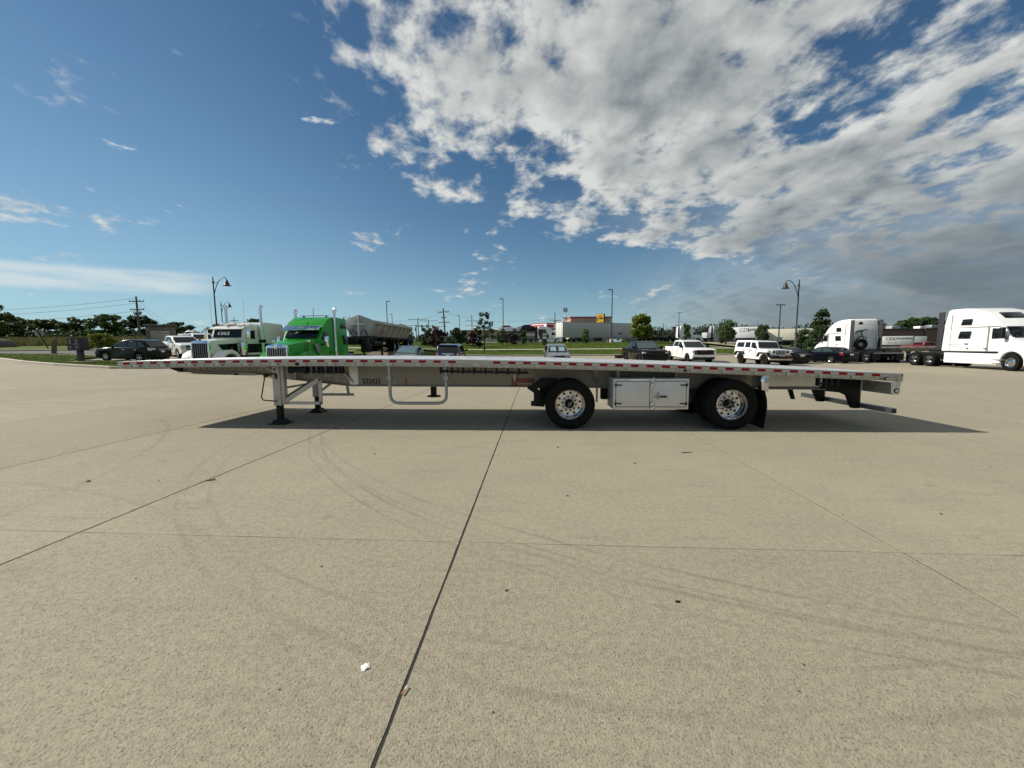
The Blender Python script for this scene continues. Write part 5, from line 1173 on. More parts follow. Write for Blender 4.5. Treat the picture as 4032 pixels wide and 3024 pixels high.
# --- green aerodynamic truck with chrome visor
def green_truck():
    r = semi_root('semi_truck', 'bright green sleeper truck with chrome visor and upright grille', -12.1, 19.75, A-R(2))
    P = 'green_paint'
    gz0, gz1 = .70, 1.72
    MB().prism([(-.56, gz0), (-.56, gz1-.10), (-.48, gz1-.02), (-.3, gz1+.02), (.3, gz1+.02), (.48, gz1-.02), (.56, gz1-.10), (.56, gz0)], 'x', -.30, -.10).build('grille_shell', 'chrome', r, bevel=.04)
    MB().box(-.13, -.095, -.50, .50, gz0+.04, gz1-.17).build('grille_mesh', 'black_steel', r)
    for i in range(8): MB().box(-.098, -.07, -.42+i*.12-.022, -.42+i*.12+.022, gz0+.03, gz1-.15).build('grille_bar', 'galv', r)
    MB().prism([(-.07, 1.50), (.07, 1.50), (.08, 1.74), (0, 1.82), (-.08, 1.74)], 'x', -.14, -.06).build('badge', 'chrome', r, bevel=.02)
    hoodp = [(-2.35, .80), (-2.35, 2.02), (-1.4, 1.92), (-.28, gz1-.01), (-.28, .80)]
    MB().prism(hoodp, 'y', -1.02, 1.02, lambda u, v: 1-.42*max(0, (u+2.35)/2.07)-.10*max(0, v-1.4)).build('hood', P, r, bevel=.14, seg=4, smooth=60)
    for s in (-1, 1):
        fen = [(-2.2, .55), (-1.9, 1.10)]+arc(-1.15, .45, .92, 140, 38, 10)+[(-.16, .86), (-.14, .55), (-.45, .40)]+arc(-1.15, .505, .62, 0, 180, 14)
        MB().prism(fen, 'y', s*.62, s*1.20).build('fender', P, r, bevel=.10, seg=4, smooth=60)
        MB().box(-.34, -.10, min(s*.66, s*1.08), max(s*.66, s*1.08), .66, .84).build('headlamp', 'head_lamp', r, bevel=.07)
        MB().prism([(-1.95, 1.74), (-2.36, 1.80), (-2.36, 1.24), (-2.2, 1.22)], 'y', s*.94, s*1.06).build('air_intake', 'galv', r, bevel=.02)
        MB().box(-1.50, -1.36, min(s*.86, s*1.06), max(s*.86, s*1.06), 1.84, 1.98).build('fender_mirror', 'chrome', r, bevel=.05)
        MB().tube([(-1.43, s*.90, 1.40), (-1.40, s*.86, 1.60), (-1.43, s*.93, 1.86)], .025, 6).build('mirror_stalk', 'black_plastic', r)
        MB().box(-2.62, -2.48, min(s*1.30, s*1.50), max(s*1.30, s*1.50), 1.55, 2.20).build('mirror', 'chrome', r, bevel=.05)
        MB().bar((-2.62, s*1.05, 1.72), (-2.55, s*1.34, 1.76), .06, .08).build('mirror_arm', 'black_plastic', r)
        MB().tube([(-3.95, s*1.20, .75), (-3.95, s*1.20, 3.55), (-3.98, s*1.20, 3.68), (-4.10, s*1.21, 3.86)], [.085, .085, .09, .095], 16).build('exhaust_stack', 'chrome', r)
        MB().prism([(-2.55, 1.98), (-2.78, 2.46), (-3.35, 2.50), (-3.35, 1.94)], 'y', s*1.02, s*1.125).build('door_window', 'glass', r, bevel=.02)
        MB().prism([(-5.05, 1.70), (-5.0, 2.30), (-5.45, 2.30), (-5.52, 1.70)], 'y', s*1.1, s*1.215).build('sleeper_window', 'glass', r, bevel=.02)
        MB().prism([(-4.75, 2.72), (-4.95, 3.02), (-5.45, 3.06), (-5.5, 2.72)], 'y', s*1.05, s*1.185).build('upper_window', 'glass', r, bevel=.02)
        MB().cyl((-3.0, s*.92, .66), (-5.6, s*.92, .66), .30, n=18).build('fuel_tank', 'polished', r)
        MB().box(-3.55, -3.40, min(s*1.08, s*1.126), max(s*1.08, s*1.126), 1.22, 1.32).build('door_badge', 'black_plastic', r)
    cabp = [(-2.30, 1.0), (-2.30, 1.98), (-2.40, 2.06), (-2.78, 2.64), (-2.95, 2.78), (-3.25, 3.12), (-3.6, 3.30), (-4.1, 3.38), (-5.55, 3.36), (-5.65, 3.3), (-5.70, 1.0)]
    MB().prism(cabp, 'y', -1.20, 1.20, lambda u, v: 1-.06*max(0, (v-2.3)/1.0)-.12*max(0, (u+3.6)/1.3)).build('cab', P, r, bevel=.13, seg=4, smooth=60)
    quad_panel(r, 'windscreen', [(-2.385, -.95, 2.09), (-2.385, .95, 2.09), (-2.755, .88, 2.64), (-2.755, -.88, 2.64)], 'glass', .03, .01)
    MB().prism([(-2.40, 2.52), (-2.36, 2.56), (-2.50, 2.80), (-2.86, 2.80), (-2.84, 2.74), (-2.52, 2.72)], 'y', -1.06, 1.06).build('sun_visor', 'chrome', r, bevel=.01)
    for yy in (-.5, -.15, .0, .15, .5): MB().lathe([(0, -2.36), (.05, -2.37), (.05, -2.45)], (0, yy, 2.68), (1, 0, 0), n=10).build('visor_lamp', 'tail_clear', r)
    MB().box(-4.25, -4.18, -1.0, .75, 3.46, 3.49).box(-4.25, -4.18, -.85, -.78, 3.36, 3.47).box(-4.25, -4.18, .55, .62, 3.36, 3.47).build('roof_rack', 'black_plastic', r)
    MB().tube([(-4.2, -.2, 3.4), (-4.2, -.2, 3.95)], .015, 5).build('aerial', 'black_plastic', r)
    MB().bar((-2.88, .0, 2.83), (-3.6, 0, 3.32), .03, .02).build('roof_seam', 'green_paint', r)
    MB().box(-.16, -.02, -1.18, 1.18, .34, .68).build('bumper', 'chrome', r, bevel=.05)
    chassis(r, -1.15, (-7.0, -8.3), -9.1)
    MB().box(-6.6, -5.75, -1.05, 1.05, 1.02, 1.10).build('deck_plate', 'galv', r)
    return r
green_truck()

# --- dark wet-kit dome and white side-dump trailer behind the green truck
r = thing('vacuum_tank', 'dark brown rounded tank standing between the white and the green semi', 'tank', at(-15.2, 28.6), 0)
MB().lathe([(0, -1.6), (.55, -1.58), (.85, -1.35), (.95, -.9), (.95, .9), (.85, 1.35), (.55, 1.58), (0, 1.6)], (0, 0, 2.35), (0, 1, 0), n=26).build('tank_shell', 'stone_dark', r)
MB().tube([(-.5, -1.2, 3.1), (-.1, -1.3, 3.35), (.35, -1.25, 3.40), (.9, -1.2, 3.30)], .05, 8).build('tank_hose', 'black_plastic', r)
for yy in (-1.1, 1.1): MB().box(-.75, .75, yy-.1, yy+.1, .0, 1.6).build('tank_saddle', 'black_steel', r)

SD = thing('side_dump_trailer', 'white side dump trailer with peaked end walls behind the green semi', 'trailer', at(-12.6, 31.6), math.pi/2)
zg = lambda x: terr(-12.6, 31.6+x)-terr(-12.6, 31.6)
dz0 = zg(9)-.22
MB().prism([(a, b+dz0) for a, b in ((-1.30, 2.60), (-1.22, 2.60), (-.62, 1.45), (.62, 1.45), (1.22, 2.60), (1.30, 2.60), (.70, 1.35), (-.70, 1.35))], 'x', .6, 12.4).build('tub', 'tub_white', SD)
for s in (-1, 1):
    MB().prism([(s*1.20, 2.40+dz0), (s*1.38, 2.40+dz0), (s*1.38, 2.64+dz0), (s*1.20, 2.64+dz0)], 'x', .55, 12.5).build('top_rail', 'tub_white', SD, bevel=.02)
    for k in range(7):
        xx = 1.6+k*1.65
        MB().add([(xx-.07, s*1.33, 2.39+dz0), (xx+.07, s*1.33, 2.39+dz0), (xx+.07, s*.78, 1.40+dz0), (xx-.07, s*.78, 1.40+dz0), (xx-.07, s*1.22, 2.39+dz0), (xx+.07, s*1.22, 2.39+dz0), (xx+.07, s*.66, 1.40+dz0), (xx-.07, s*.66, 1.40+dz0)],
                 [(0, 1, 2, 3), (7, 6, 5, 4), (0, 4, 5, 1), (1, 5, 6, 2), (2, 6, 7, 3), (3, 7, 4, 0)]).build('tub_rib', 'tub_white', SD)
for xx, pk in ((.45, 3.12), (12.45, 3.10)):
    MB().prism([(-1.30, 2.62+dz0), (0, pk+dz0), (1.30, 2.62+dz0), (1.30, 2.36+dz0), (.66, 1.35+dz0), (-.66, 1.35+dz0), (-1.30, 2.36+dz0)], 'x', xx, xx+.14).build('end_wall', 'tub_white', SD, bevel=.015)
MB().box(.30, .46, -.06, .06, 1.35+dz0, 3.05+dz0).build('end_post', 'white_paint', SD)
MB().box(.32, .45, -.55, .55, 2.28+dz0, 2.36+dz0).build('end_crossbar', 'white_paint', SD)
for s in (-1, 1):
    MB().bar((.40, 0, 3.0+dz0), (.40, s*.75, 1.45+dz0), .06, .07).build('end_brace', 'tub_white', SD)
    MB().tube([(.38, s*.12, 1.5+dz0), (.2, s*.35, 1.85+dz0), (.2, s*.6, 1.9+dz0), (.3, s*.75, 1.4+dz0)], .03, 6).build('hydraulic_hose', 'black_plastic', SD)
    MB().box(-1.2, 13.0, min(s*.36, s*.50), max(s*.36, s*.50), .98+dz0, 1.30+dz0).build('frame_rail', 'black_steel', SD)
    MB().box(-.2, .5, min(s*.2, s*1.1), max(s*.2, s*1.1), .75+dz0, 1.30+dz0).build('valve_chest', 'black_steel', SD, bevel=.03)
    MB().box(3.4, 3.55, min(s*.75, s*.9), max(s*.75, s*.9), zg(3.5)+.02, 1.2+dz0).build('landing_leg', 'black_steel', SD)
    MB().box(3.22, 3.73, min(s*.65, s*1.0), max(s*.65, s*1.0), zg(3.5)-.0, zg(3.5)+.05).build('landing_foot', 'black_steel', SD)
    for ax in (6.2, 7.5, 11.2, 12.5):
        w = put_truck_wheel(SD, (ax, s*1.08, .505+zg(ax)), s, 'deep', full=False); put_inner_tyre(SD, (ax, s*.745, .505+zg(ax)))
    MB().box(5.6, 8.1, min(s*.5, s*1.2), max(s*.5, s*1.2), 1.10+dz0, 1.16+dz0).build('wheel_guard', 'black_steel', SD)
    MB().box(10.6, 13.1, min(s*.5, s*1.2), max(s*.5, s*1.2), 1.10+dz0, 1.16+dz0).build('wheel_guard', 'black_steel', SD)
    MB().box(13.08, 13.12, min(s*.5, s*1.2), max(s*.5, s*1.2), .3+dz0, 1.16+dz0).build('mud_flap', 'flap_rubber', SD)
MB().box(-1.6, 2.6, -.55, .55, .80+dz0*.8, 1.20+dz0).build('front_deck', 'black_steel', SD, bevel=.03)
MB().cyl((.9, -.8, .78+dz0), (2.9, -.8, .78+dz0), .22, n=14).build('air_tank', 'black_steel', SD)
MB().box(-.9, .3, -1.1, -.6, .45+dz0*.5, 1.15+dz0).build('hose_reel_box', 'black_steel', SD, bevel=.05)
for q in range(3): MB().tube([(-.2+q*.3, -1.0, 1.2+dz0), (.0+q*.3, -1.12, .75+dz0), (.3+q*.3, -1.05, 1.1+dz0)], .03, 6).build('hydraulic_hose', 'black_plastic', SD)
MB().box(.8, 13.0, -.95, .95, 1.18+dz0, 1.36+dz0).build('sub_frame', 'black_steel', SD, bevel=.02)
for k in range(6): MB().box(1.2+k*2.1, 1.5+k*2.1, -1.05, 1.05, .95+dz0, 1.34+dz0).build('cradle', 'black_steel', SD)
text('tub_lettering', 'CEMCO', .36, 'red_ink', SD, (2.0, -1.175, 1.62+dz0), (math.pi/2+R(28), 0, 0), .004, sx=1.15, shear=.15)
for ax in (6.2, 7.5, 11.2, 12.5): MB().cyl((ax, -1, .5+zg(ax)), (ax, 1, .5+zg(ax)), .07, n=8).build('axle', 'black_steel', SD)

# ---------------------------------------------------------------- trailers and trucks farther off
def far_wheels(root, xs, side, y=1.08):
    for ax in xs:
        for s in side: put_truck_wheel(root, (ax, s*y, .505), s, 'deep', full=False)
        MB().cyl((ax, -1.0, .505), (ax, 1.0, .505), .2, n=8).build('axle', 'black_steel', root)
def van_trailer(label, x, y, ang, side_mat='van_side', Lt=16.1, group=None, z=None):
    # own frame: nose at +x end, doors at x = 0
    r = thing('box_trailer', label, 'trailer', (x, y, terr(x, y) if z is None else z), ang, group)
    MB().box(.06, Lt, -1.28, 1.28, 1.22, 4.05).build('box_body', side_mat, r, bevel=.02)
    MB().box(.0, Lt+.02, -1.30, 1.30, 1.10, 1.22).build('bottom_rail', 'galv', r)
    MB().box(.0, Lt+.02, -1.30, 1.30, 4.05, 4.13).build('top_rail', 'galv', r)
    for s in (-1, 1):
        MB().box(-.01, .06, min(s*.03, s*1.24), max(s*.03, s*1.24), 1.22, 4.02).build('door', 'white_matte', r, bevel=.01)
        for q in (.35, .9): MB().cyl((-.04, s*q, 1.25), (-.04, s*q, 4.0), .03, n=6).build('lock_rod', 'galv', r)
        MB().box(Lt*.72, Lt*.72+.15, min(s*.7, s*.9), max(s*.7, s*.9), .0, 1.12).build('landing_leg', 'galv', r)
        for k in range(int((Lt-1)/1.1)): MB().box(.6+k*1.1, .75+k*1.1, min(s*1.28, s*1.306), max(s*1.28, s*1.306), 1.13, 1.19).build('side_tape', 'red_tape' if k % 2 else 'white_tape', r)
    MB().box(-.02, .06, -1.2, 1.2, .45, .57).build('guard_bar', 'galv', r)
    for s in (-1, 1): MB().box(-.0, .08, s*.6-.05, s*.6+.05, .45, 1.12).build('guard_post', 'galv', r)
    far_wheels(r, (2.0, 3.3), (-1, 1)); return r
vt = van_trailer('long grey corrugated box trailer with white rear doors on the far lot', 9.4, 76.8, dirang(.90, .42), Lt=17.6)
for k in range(7): MB().box(.1, 17.55, -1.292, -1.279, 1.45+k*.36, 1.47+k*.36).build('side_rib', 'galv', vt)
el = [(14.3+.5*math.cos(t), 1.95+.16*math.sin(t)) for t in [2*math.pi*i/16 for i in range(16)]]
MB().prism(el, 'y', -1.296, -1.281).build('oval_logo', 'black_ink', vt)
van_trailer('cream white box trailer beside the dark shade trees', 65.5, 104.0, -R(30), 'cream_paint', 12.0)
van_trailer('grey box trailer coupled beyond the cream white one', 76.5, 97.5, -R(30), 'van_side', 9.0)
cd = van_trailer('white training trailer with black lettering behind the off-road suv', 58.6, 104.0, -R(30), 'white_paint', 7.0)
text('trailer_lettering', 'CDL', 1.3, 'black_ink', cd, (2.0, -1.285, 2.75), (math.pi/2, 0, 0), .004, shear=.1); text('trailer_lettering', 'TRAINING', .85, 'black_ink', cd, (3.6, -1.285, 2.95), (math.pi/2, 0, 0), .004, shear=.1, sx=.72, bold=.03)
ct = van_trailer('white training trailer with red and black lettering in front of the brick building', 122.3, 131.0, -R(22), 'white_paint', 9.8)
text('trailer_lettering', 'olf', 1.75, 'red_ink', ct, (.15, -1.285, 2.05), (math.pi/2, 0, 0), .004, sx=.9)
text('trailer_lettering', 'CDL', 1.30, 'black_ink', ct, (2.75, -1.285, 2.75), (math.pi/2, 0, 0), .004, shear=.12, sx=1.05, bold=.03)
text('trailer_lettering', 'TRAINING', .98, 'black_ink', ct, (5.2, -1.285, 2.92), (math.pi/2, 0, 0), .004, shear=.12, sx=1.02, bold=.03)
text('trailer_lettering', '847 301 7720', .80, 'label_grey', ct, (3.3, -1.285, 1.68), (math.pi/2, 0, 0), .004, sx=1.08, bold=.03)
MB().box(9.9, 13.2, -1.2, 1.2, 1.1, 3.9).build('reefer_unit', 'van_side', ct, bevel=.05)

def flatbed(label, x0, x1, y, hdeck=1.30, dark=False, tape=True, ang=0.):
    r = thing('flatbed_trailer', label, 'trailer', (x0, y, terr((x0+x1)/2, y)), ang); Lf = x1-x0
    MB().box(0, Lf, -1.29, 1.29, hdeck-.16, hdeck).build('deck', 'black_steel' if dark else 'alu_rail', r, bevel=.01)
    if tape:
        k = 0; xx = .3
        while xx < Lf-.5:
            MB().box(xx, xx+.30, -1.297, -1.291, hdeck-.12, hdeck-.06).build('side_tape', 'red_tape' if k % 2 == 0 else 'white_tape', r); xx += .55; k += 1
    for yy in (-.5, .5): MB().box(.4, Lf-.3, yy-.06, yy+.06, hdeck-.55, hdeck-.16).build('main_beam', 'black_steel' if dark else 'alu_beam', r)
    far_wheels(r, (1.6, 2.9), (-1, 1))
    for s in (-1, 1): MB().box(Lf*.75, Lf*.75+.14, s*.8-.07, s*.8+.07, 0, hdeck-.2).build('landing_leg', 'galv', r)
    return r
flatbed('silver flatbed with red and white tape between the two big white semis', 41.0, 55.5, 45.0)
flatbed('dark flatbed trailer hitched behind the far white sleeper truck', 31.2, 40.2, 95.5, dark=True, tape=False)
fb = flatbed('dark flatbed carrying yellow boards behind the far grey truck', 43.0, 50.4, 99.5, dark=True, tape=False)
for k in range(4): MB().box(.2, 3.1, -1.15, -.2, 1.31+k*.18, 1.47+k*.18).build('board', 'wood_board', fb, bevel=.01)
rr = random.Random(5)
for k in range(9): MB().bar((3.3+rr.random()*.8, -1+rr.random()*1.6, 1.35+rr.random()*.2), (5.2+rr.random()*1.6, -1+rr.random()*1.6, 1.45+rr.random()*.7), .25, .05).build('scrap_piece', 'galv', fb)
sleeper_tractor('semi_truck', 'white sleeper truck with sunlit back wall on the far lot', 47.4, 95.3, 0., detail=False, dark_back=True)
tb = sleeper_tractor('semi_truck', 'grey sleeper truck with white louvered box behind its cab on the far lot', 56.6, 97.5, 0., paint='van_side', detail=False, dark_back=True)
for s in (-1, 1):
    m = MB().box(-8.2, -7.0, min(s*.05, s*1.15), max(s*.05, s*1.15), 1.15, 2.45)
    b_ = m.build('louver_box', 'white_paint', tb, bevel=.03)
    for k in range(4): MB().box(-8.23, -8.2, min(s*.2, s*1.0), max(s*.2, s*1.0), 1.4+k*.25, 1.5+k*.25).build('louver', 'black_plastic', b_)
sleeper_tractor('semi_truck', 'white truck nose showing between flatbed and the largest white semi', 64.8, 58.5, math.pi, detail=False)
# car hauler
ht = sleeper_tractor('semi_truck', 'white sleeper truck pulling the car hauler on the far lot', 12.6, 91.5, 0., detail=False, dark_back=True)
hr = thing('car_hauler', 'maroon car hauler trailer loaded with a white and a black suv', 'trailer', at(-3.2, 91.5), 0)
MB().box(0, 9.0, -1.25, 1.25, .75, .95).build('lower_deck', 'maroon', hr); MB().box(0, 9.4, -1.25, 1.25, 2.55, 2.68).build('upper_deck', 'maroon', hr)
for xx in (.4, 3.2, 5.6, 8.8):
    for s in (-1, 1): MB().bar((xx, s*1.2, .9), (xx+.3, s*1.2, 2.6), .14, .14).build('deck_post', 'maroon', hr)
MB().box(9.4, 10.6, -1.2, 1.2, .9, 3.3).build('head_rack', 'maroon', hr, bevel=.04)
far_wheels(hr, (2.0, 3.3), (-1, 1))
zz = terr(-3, 91.5)
car('suv', 'white suv riding on the upper deck of the car hauler', 'suv', -.7, 91.5, 0., SUV, 'white_paint', z=zz+2.69)
car('suv', 'black suv riding on the upper deck of the car hauler', 'suv', 4.4, 91.5, 0., SUV, 'black_paint', z=zz+2.69)
car('sedan', 'dark sedan on the lower deck of the car hauler', 'car', .6, 91.5, 0., SEDAN, 'navy_black', z=zz+.96)
car('suv', 'silver wrecked suv half hidden by the maroon trees', 'suv', -6.5, 78.5, 0., SUV, 'white_paint')
r = thing('concrete_barrier', 'low grey concrete barrier beside the far lot', 'barrier', at(-2.8, 74.2), 0)
for k in range(4): MB().prism([(-.3, 0), (-.25, .25), (-.1, .4), (-.08, .9), (.08, .9), (.1, .4), (.25, .25), (.3, 0)], 'x', -3.0+k*1.55, -1.48+k*1.55).build('barrier_block', 'kerb_stone', r)

# ---------------------------------------------------------------- buildings
def simple_building(name, label, x0, x1, y0, y1, h, wall, trim=None, roof='roof_dark', trim_h=.5, z=None, wins=(), doors=()):
    z = terr((x0+x1)/2, (y0+y1)/2) if z is None else z
    r = thing(name, label, 'building', ((x0+x1)/2, (y0+y1)/2, z), 0)
    a, b = (x1-x0)/2, (y1-y0)/2
    w = MB().box(-a, a, -b, b, -.5, h).build('wall', wall, r)
    MB().box(-a-.02, a+.02, -b-.02, b+.02, h, h+.15).build('roof', roof, r)
    if trim: MB().box(-a-.12, a+.12, -b-.12, b+.12, h-trim_h, h+.02).build('parapet_band', trim, r)
    for (wx, wz, ww, wh) in wins:
        f = MB().box(wx-ww/2, wx+ww/2, -b-.06, -b+.02, wz, wz+wh).build('window', 'black_plastic', r); MB().box(wx-ww/2+.08, wx+ww/2-.08, -b-.08, -b-.058, wz+.08, wz+wh-.08).build('pane', 'glass', f)
    for (wx, ww, wh) in doors: MB().box(wx-ww/2, wx+ww/2, -b-.06, -b+.02, 0, wh).build('door', 'grey_wall', r)
    return r
simple_building('warehouse', 'long low tan building with red roof line beyond the road', -26, 0, 172, 190, 6.3, 'tan_wall', 'red_trim', trim_h=.35, wins=[(k*3.2-11, 2.2, 1.9, 1.6) for k in range(8)])
# gas station: canopy and shop
g = simple_building('shop_building', 'tan shop building with red parapet stripe behind the grey box trailer', 20.5, 34.5, 135, 152, 9.3, 'tan_wall', 'red_trim', trim_h=.35, wins=[(-3, 1, 3, 2), (2.5, 1, 3, 2)], doors=[(0, 1.8, 2.4)])
cn = thing('fuel_canopy', 'white fuel canopy with red edge and red logo next to the tan shop', 'canopy', at(15, 128), R(38))
MB().box(-8.5, 8.5, -4, 4, 4.9, 6.3).build('canopy_roof', 'white_paint', cn, bevel=.05); MB().box(-8.55, 8.55, -4.05, 4.05, 6.3, 6.55).build('edge_band', 'red_trim', cn)
for a in (-6, 0, 6):
    for b in (-2.2, 2.2): MB().box(a-.2, a+.2, b-.2, b+.2, 0, 4.9).build('canopy_post', 'grey_wall', cn)
for s in (-1, 1): MB().box(-8.62, -8.5, min(s*.2, s*2.6), max(s*.2, s*2.6), 5.2, 6.0).build('logo_panel', 'red_trim', cn)
MB().box(-8.3, -5.6, -4.12, -4.0, 5.15, 6.0).build('logo_panel', 'red_trim', cn)
hb = thing('hall_building', 'grey building with sloped hip roof left of the fuel canopy', 'building', at(7.2, 158), 0)
MB().box(-8, 8, -8, 8, -.5, 5.4).build('wall', 'grey_wall', hb)
MB().add([(-9, -9, 5.3), (9, -9, 5.3), (9, 9, 5.3), (-9, 9, 5.3), (-2.6, -1, 7.7), (9, -1, 7.7), (9, 1, 7.7), (-2.6, 1, 7.7)], [(3, 2, 1, 0), (4, 5, 6, 7), (0, 1, 5, 4), (1, 2, 6, 5), (2, 3, 7, 6), (3, 0, 4, 7)]).build('roof', 'roof_dark', hb)
MB().box(-1.5, 7.5, -8.3, -8.0, 3.2, 5.0).build('fascia_panel', 'van_side', hb)
def brick_mat():
    m = bpy.data.materials.new('brick'); m.use_nodes = True; n = m.node_tree.nodes; l = m.node_tree.links; p = n['Principled BSDF']
    t = n.new('ShaderNodeTexCoord'); mp_ = n.new('ShaderNodeMapping'); mp_.inputs['Rotation'].default_value = (math.pi/2, 0, 0); l.new(t.outputs['Object'], mp_.inputs[0])
    b = n.new('ShaderNodeTexBrick'); b.inputs['Scale'].default_value = 1.6; b.inputs['Color1'].default_value = (.12, .065, .045, 1); b.inputs['Color2'].default_value = (.17, .10, .07, 1); b.inputs['Mortar'].default_value = (.22, .18, .15, 1)
    l.new(mp_.outputs[0], b.inputs['Vector']); l.new(b.outputs[0], p.inputs['Base Color']); p.inputs['Roughness'].default_value = .85; M['brick'] = m
brick_mat()
bb = simple_building('brick_building', 'flat roofed brown brick building with rooftop units', 132, 152, 143, 170, 6.9, 'brick', 'roof_dark', trim_h=.5, z=0)
bb2 = simple_building('brick_building', 'darker projecting brick wing of the flat roofed building behind the wire fence', 152.3, 196, 142.7, 170, 7.0, 'brick', 'roof_dark', trim_h=.5, z=0)
for k, (xx, ww, hh, mt) in enumerate(((-6.5, 2.6, 1.1, 'galv'), (-1.5, 3.4, 1.3, 'galv'), (4.0, 3.0, 1.2, 'van_side'))): MB().box(xx-ww/2, xx+ww/2, -9, -6.5, 7.05, 7.05+hh).build('roof_unit', mt, bb, bevel=.05)
for k, (xx, ww, hh, mt) in enumerate(((-20.2, 1.9, .9, 'white_matte'), (-15.2, 3.4, 1.3, 'galv'), (-10.6, 3.6, 1.3, 'white_matte'), (2, 3, 1.1, 'galv'))): MB().box(xx-ww/2, xx+ww/2, -11, -8.5, 7.15, 7.15+hh).build('roof_unit', mt, bb2, bevel=.05)

# ---------------------------------------------------------------- lamps, poles, signs
def bell_lamp(x, y, h, side, label):
    r = thing('street_lamp', label, 'street lamp', at(x, y), 0, 'bell street lamps')
    MB().lathe([(0, -.3), (.20, -.3), (.20, .35), (.15, .40), (.13, .9), (.075, 1.0), (.05, h-.75), (.05, h-.62)], (0, 0, 0), (0, 0, 1), n=14).build('pole', 'pole_black', r)
    MB().lathe([(.05, h-.62), (.10, h-.58), (.10, h-.48), (.05, h-.44), (.035, h-.10), (.05, h-.05), (.0, h+.0)], (0, 0, 0), (0, 0, 1), n=12).build('finial', 'pole_black', r)
    pts = [(side*.04, 0, h-1.5), (side*.20, 0, h-1.05), (side*.42, 0, h-.55), (side*.75, 0, h-.16), (side*1.05, 0, h-.08), (side*1.22, 0, h-.20), (side*1.24, 0, h-.30)]
    MB().tube(pts, .032, 8).build('arm', 'pole_black', r, smooth=60)
    MB().tube([(side*.05, 0, h-.55), (side*.30, 0, h-.62), (side*.44, 0, h-.52)], .02, 6).build('arm_scroll', 'pole_black', r)
    MB().lathe([(0, h-.28), (.07, h-.30), (.10, h-.42), (.15, h-.48), (.18, h-.62), (.22, h-.74), (.33, h-.83), (.33, h-.85), (.25, h-.83), (0, h-.80)], (side*1.24, 0, 0), (0, 0, 1), n=20).build('bell_shade', 'pole_brown', r)
bell_lamp(-27.3, 36, 7.40, 1, 'black bell street lamp rising behind the white long nose semi')
bell_lamp(-43.1, 58, 6.1, 1, 'smaller looking black bell street lamp farther along the western drive')
bell_lamp(26.4, 36, 7.6, -1, 'black bell street lamp behind the black sedan')
bell_lamp(-35.4, 85, 5.5, -1, 'distant bell street lamp showing above the side dump trailer')
def box_lamp(x, y, h, label, double=False, base=False, turn=0.):
    r = thing('lot_light', label, 'lot light', at(x, y), turn, 'tall box head lot lights')
    MB().lathe([(0, 0), (.11, 0), (.08, h-.05), (.07, h)], (0, 0, 0), (0, 0, 1), n=10).build('pole', 'pole_black', r)
    for s in ((-1, 1) if double else (-1,)):
        MB().box(min(s*.08, s*.75), max(s*.08, s*.75), -.16, .16, h-.10, h+.03).build('lamp_head', 'pole_black', r, bevel=.02)
    if base: MB().lathe([(0, -.2), (.36, -.2), (.36, .72), (.33, .75), (0, .75)], (0, 0, 0), (0, 0, 1), n=18).build('concrete_base', 'sidewalk', r)
box_lamp(-27.8, 87, 9.0, 'lot light pole standing beyond the side dump tub', turn=math.pi)
box_lamp(-36.8, 120, 8.6, 'more distant lot light pole beside the one above the side dump tub')
box_lamp(-16.9, 126, 9.3, 'lot light pole among the utility poles near the road crossing')
box_lamp(-1.8, 83, 9.5, 'lot light pole beside the white suv on the car hauler')
box_lamp(17.9, 69.5, 9.5, 'lot light on round concrete base in front of the grey box trailer', base=True)
box_lamp(52.5, 122, 9.5, 'lot light with two heads above the far white sleeper truck', True)
box_lamp(45.5, 66, 8.1, 'lot light with two heads and a sign plate behind the off-road suv', True)
MB().box(44.95, 46.05, 65.86, 65.9, terr(45.5, 66)+1.9, terr(45.5, 66)+2.65).build('sign_plate', 'sign_back'); o = bpy.data.objects['sign_plate']; tag(o, 'grey square sign plate fixed to the two headed lot light', 'sign')
box_lamp(58.7, 150, 7.6, 'short distant lot light left of the far white sleeper truck')
box_lamp(43.5, 130, 9.1, 'distant lot light behind the yellow green maple')

POLES = {}
def utility_pole(key, x, y, h, arms, label, r0=.15, gear=False):
    r = thing('utility_pole', label, 'utility pole', at(x, y), 0, 'wooden utility poles')
    MB().lathe([(0, -.3), (r0, -.3), (r0*.65, h), (0, h)], (0, 0, 0), (0, 0, 1), n=10).build('pole', 'wood_pole', r)
    for k, (dz_, w) in enumerate(arms):
        a = MB().box(-w/2, w/2, -.06, .06, h-dz_-.07, h-dz_+.07).build('cross_arm', 'wood_pole', r)
        for q in (-.46, -.2, .2, .46): MB().lathe([(0, 0), (.05, 0), (.06, .12), (.03, .2), (0, .2)], (q*w, 0, h-dz_+.07), (0, 0, 1), n=8).build('insulator', 'stone', a)
    if gear:
        MB().lathe([(0, 0), (.22, .0), (.24, .1), (.24, .6), (.1, .7), (0, .7)], (.35, 0, h-3.4), (0, 0, 1), n=12).build('transformer', 'galv', r)
        for q in (-.5, -.3, .5): MB().box(q-.08, q+.08, -.1, .1, h-3.4, h-3.05).build('cutout', 'galv', r)
    POLES[key] = (x, y, terr(x, y)+h); return r
utility_pole('a', -69.0, 72, 8.0, ((.9, 2.8), (2.4, 2.6), (3.0, 1.6)), 'wooden utility pole with transformer gear beside the monument sign', .20, True)
utility_pole('b', -112.7, 130, 7.2, ((1.3, 2.4), (2.6, 2.2)), 'distant utility pole right of the monument sign')
utility_pole('c', -78.4, 110, 7.0, ((1.0, 2.4), (2.0, 2.2)), 'utility pole peeking beside the chrome stack of the long nose semi')
utility_pole('d', -36.1, 150, 9.7, ((.6, 7.5), (3.0, 7.0)), 'utility pole with wide cross arms left of the traffic signals', .22)
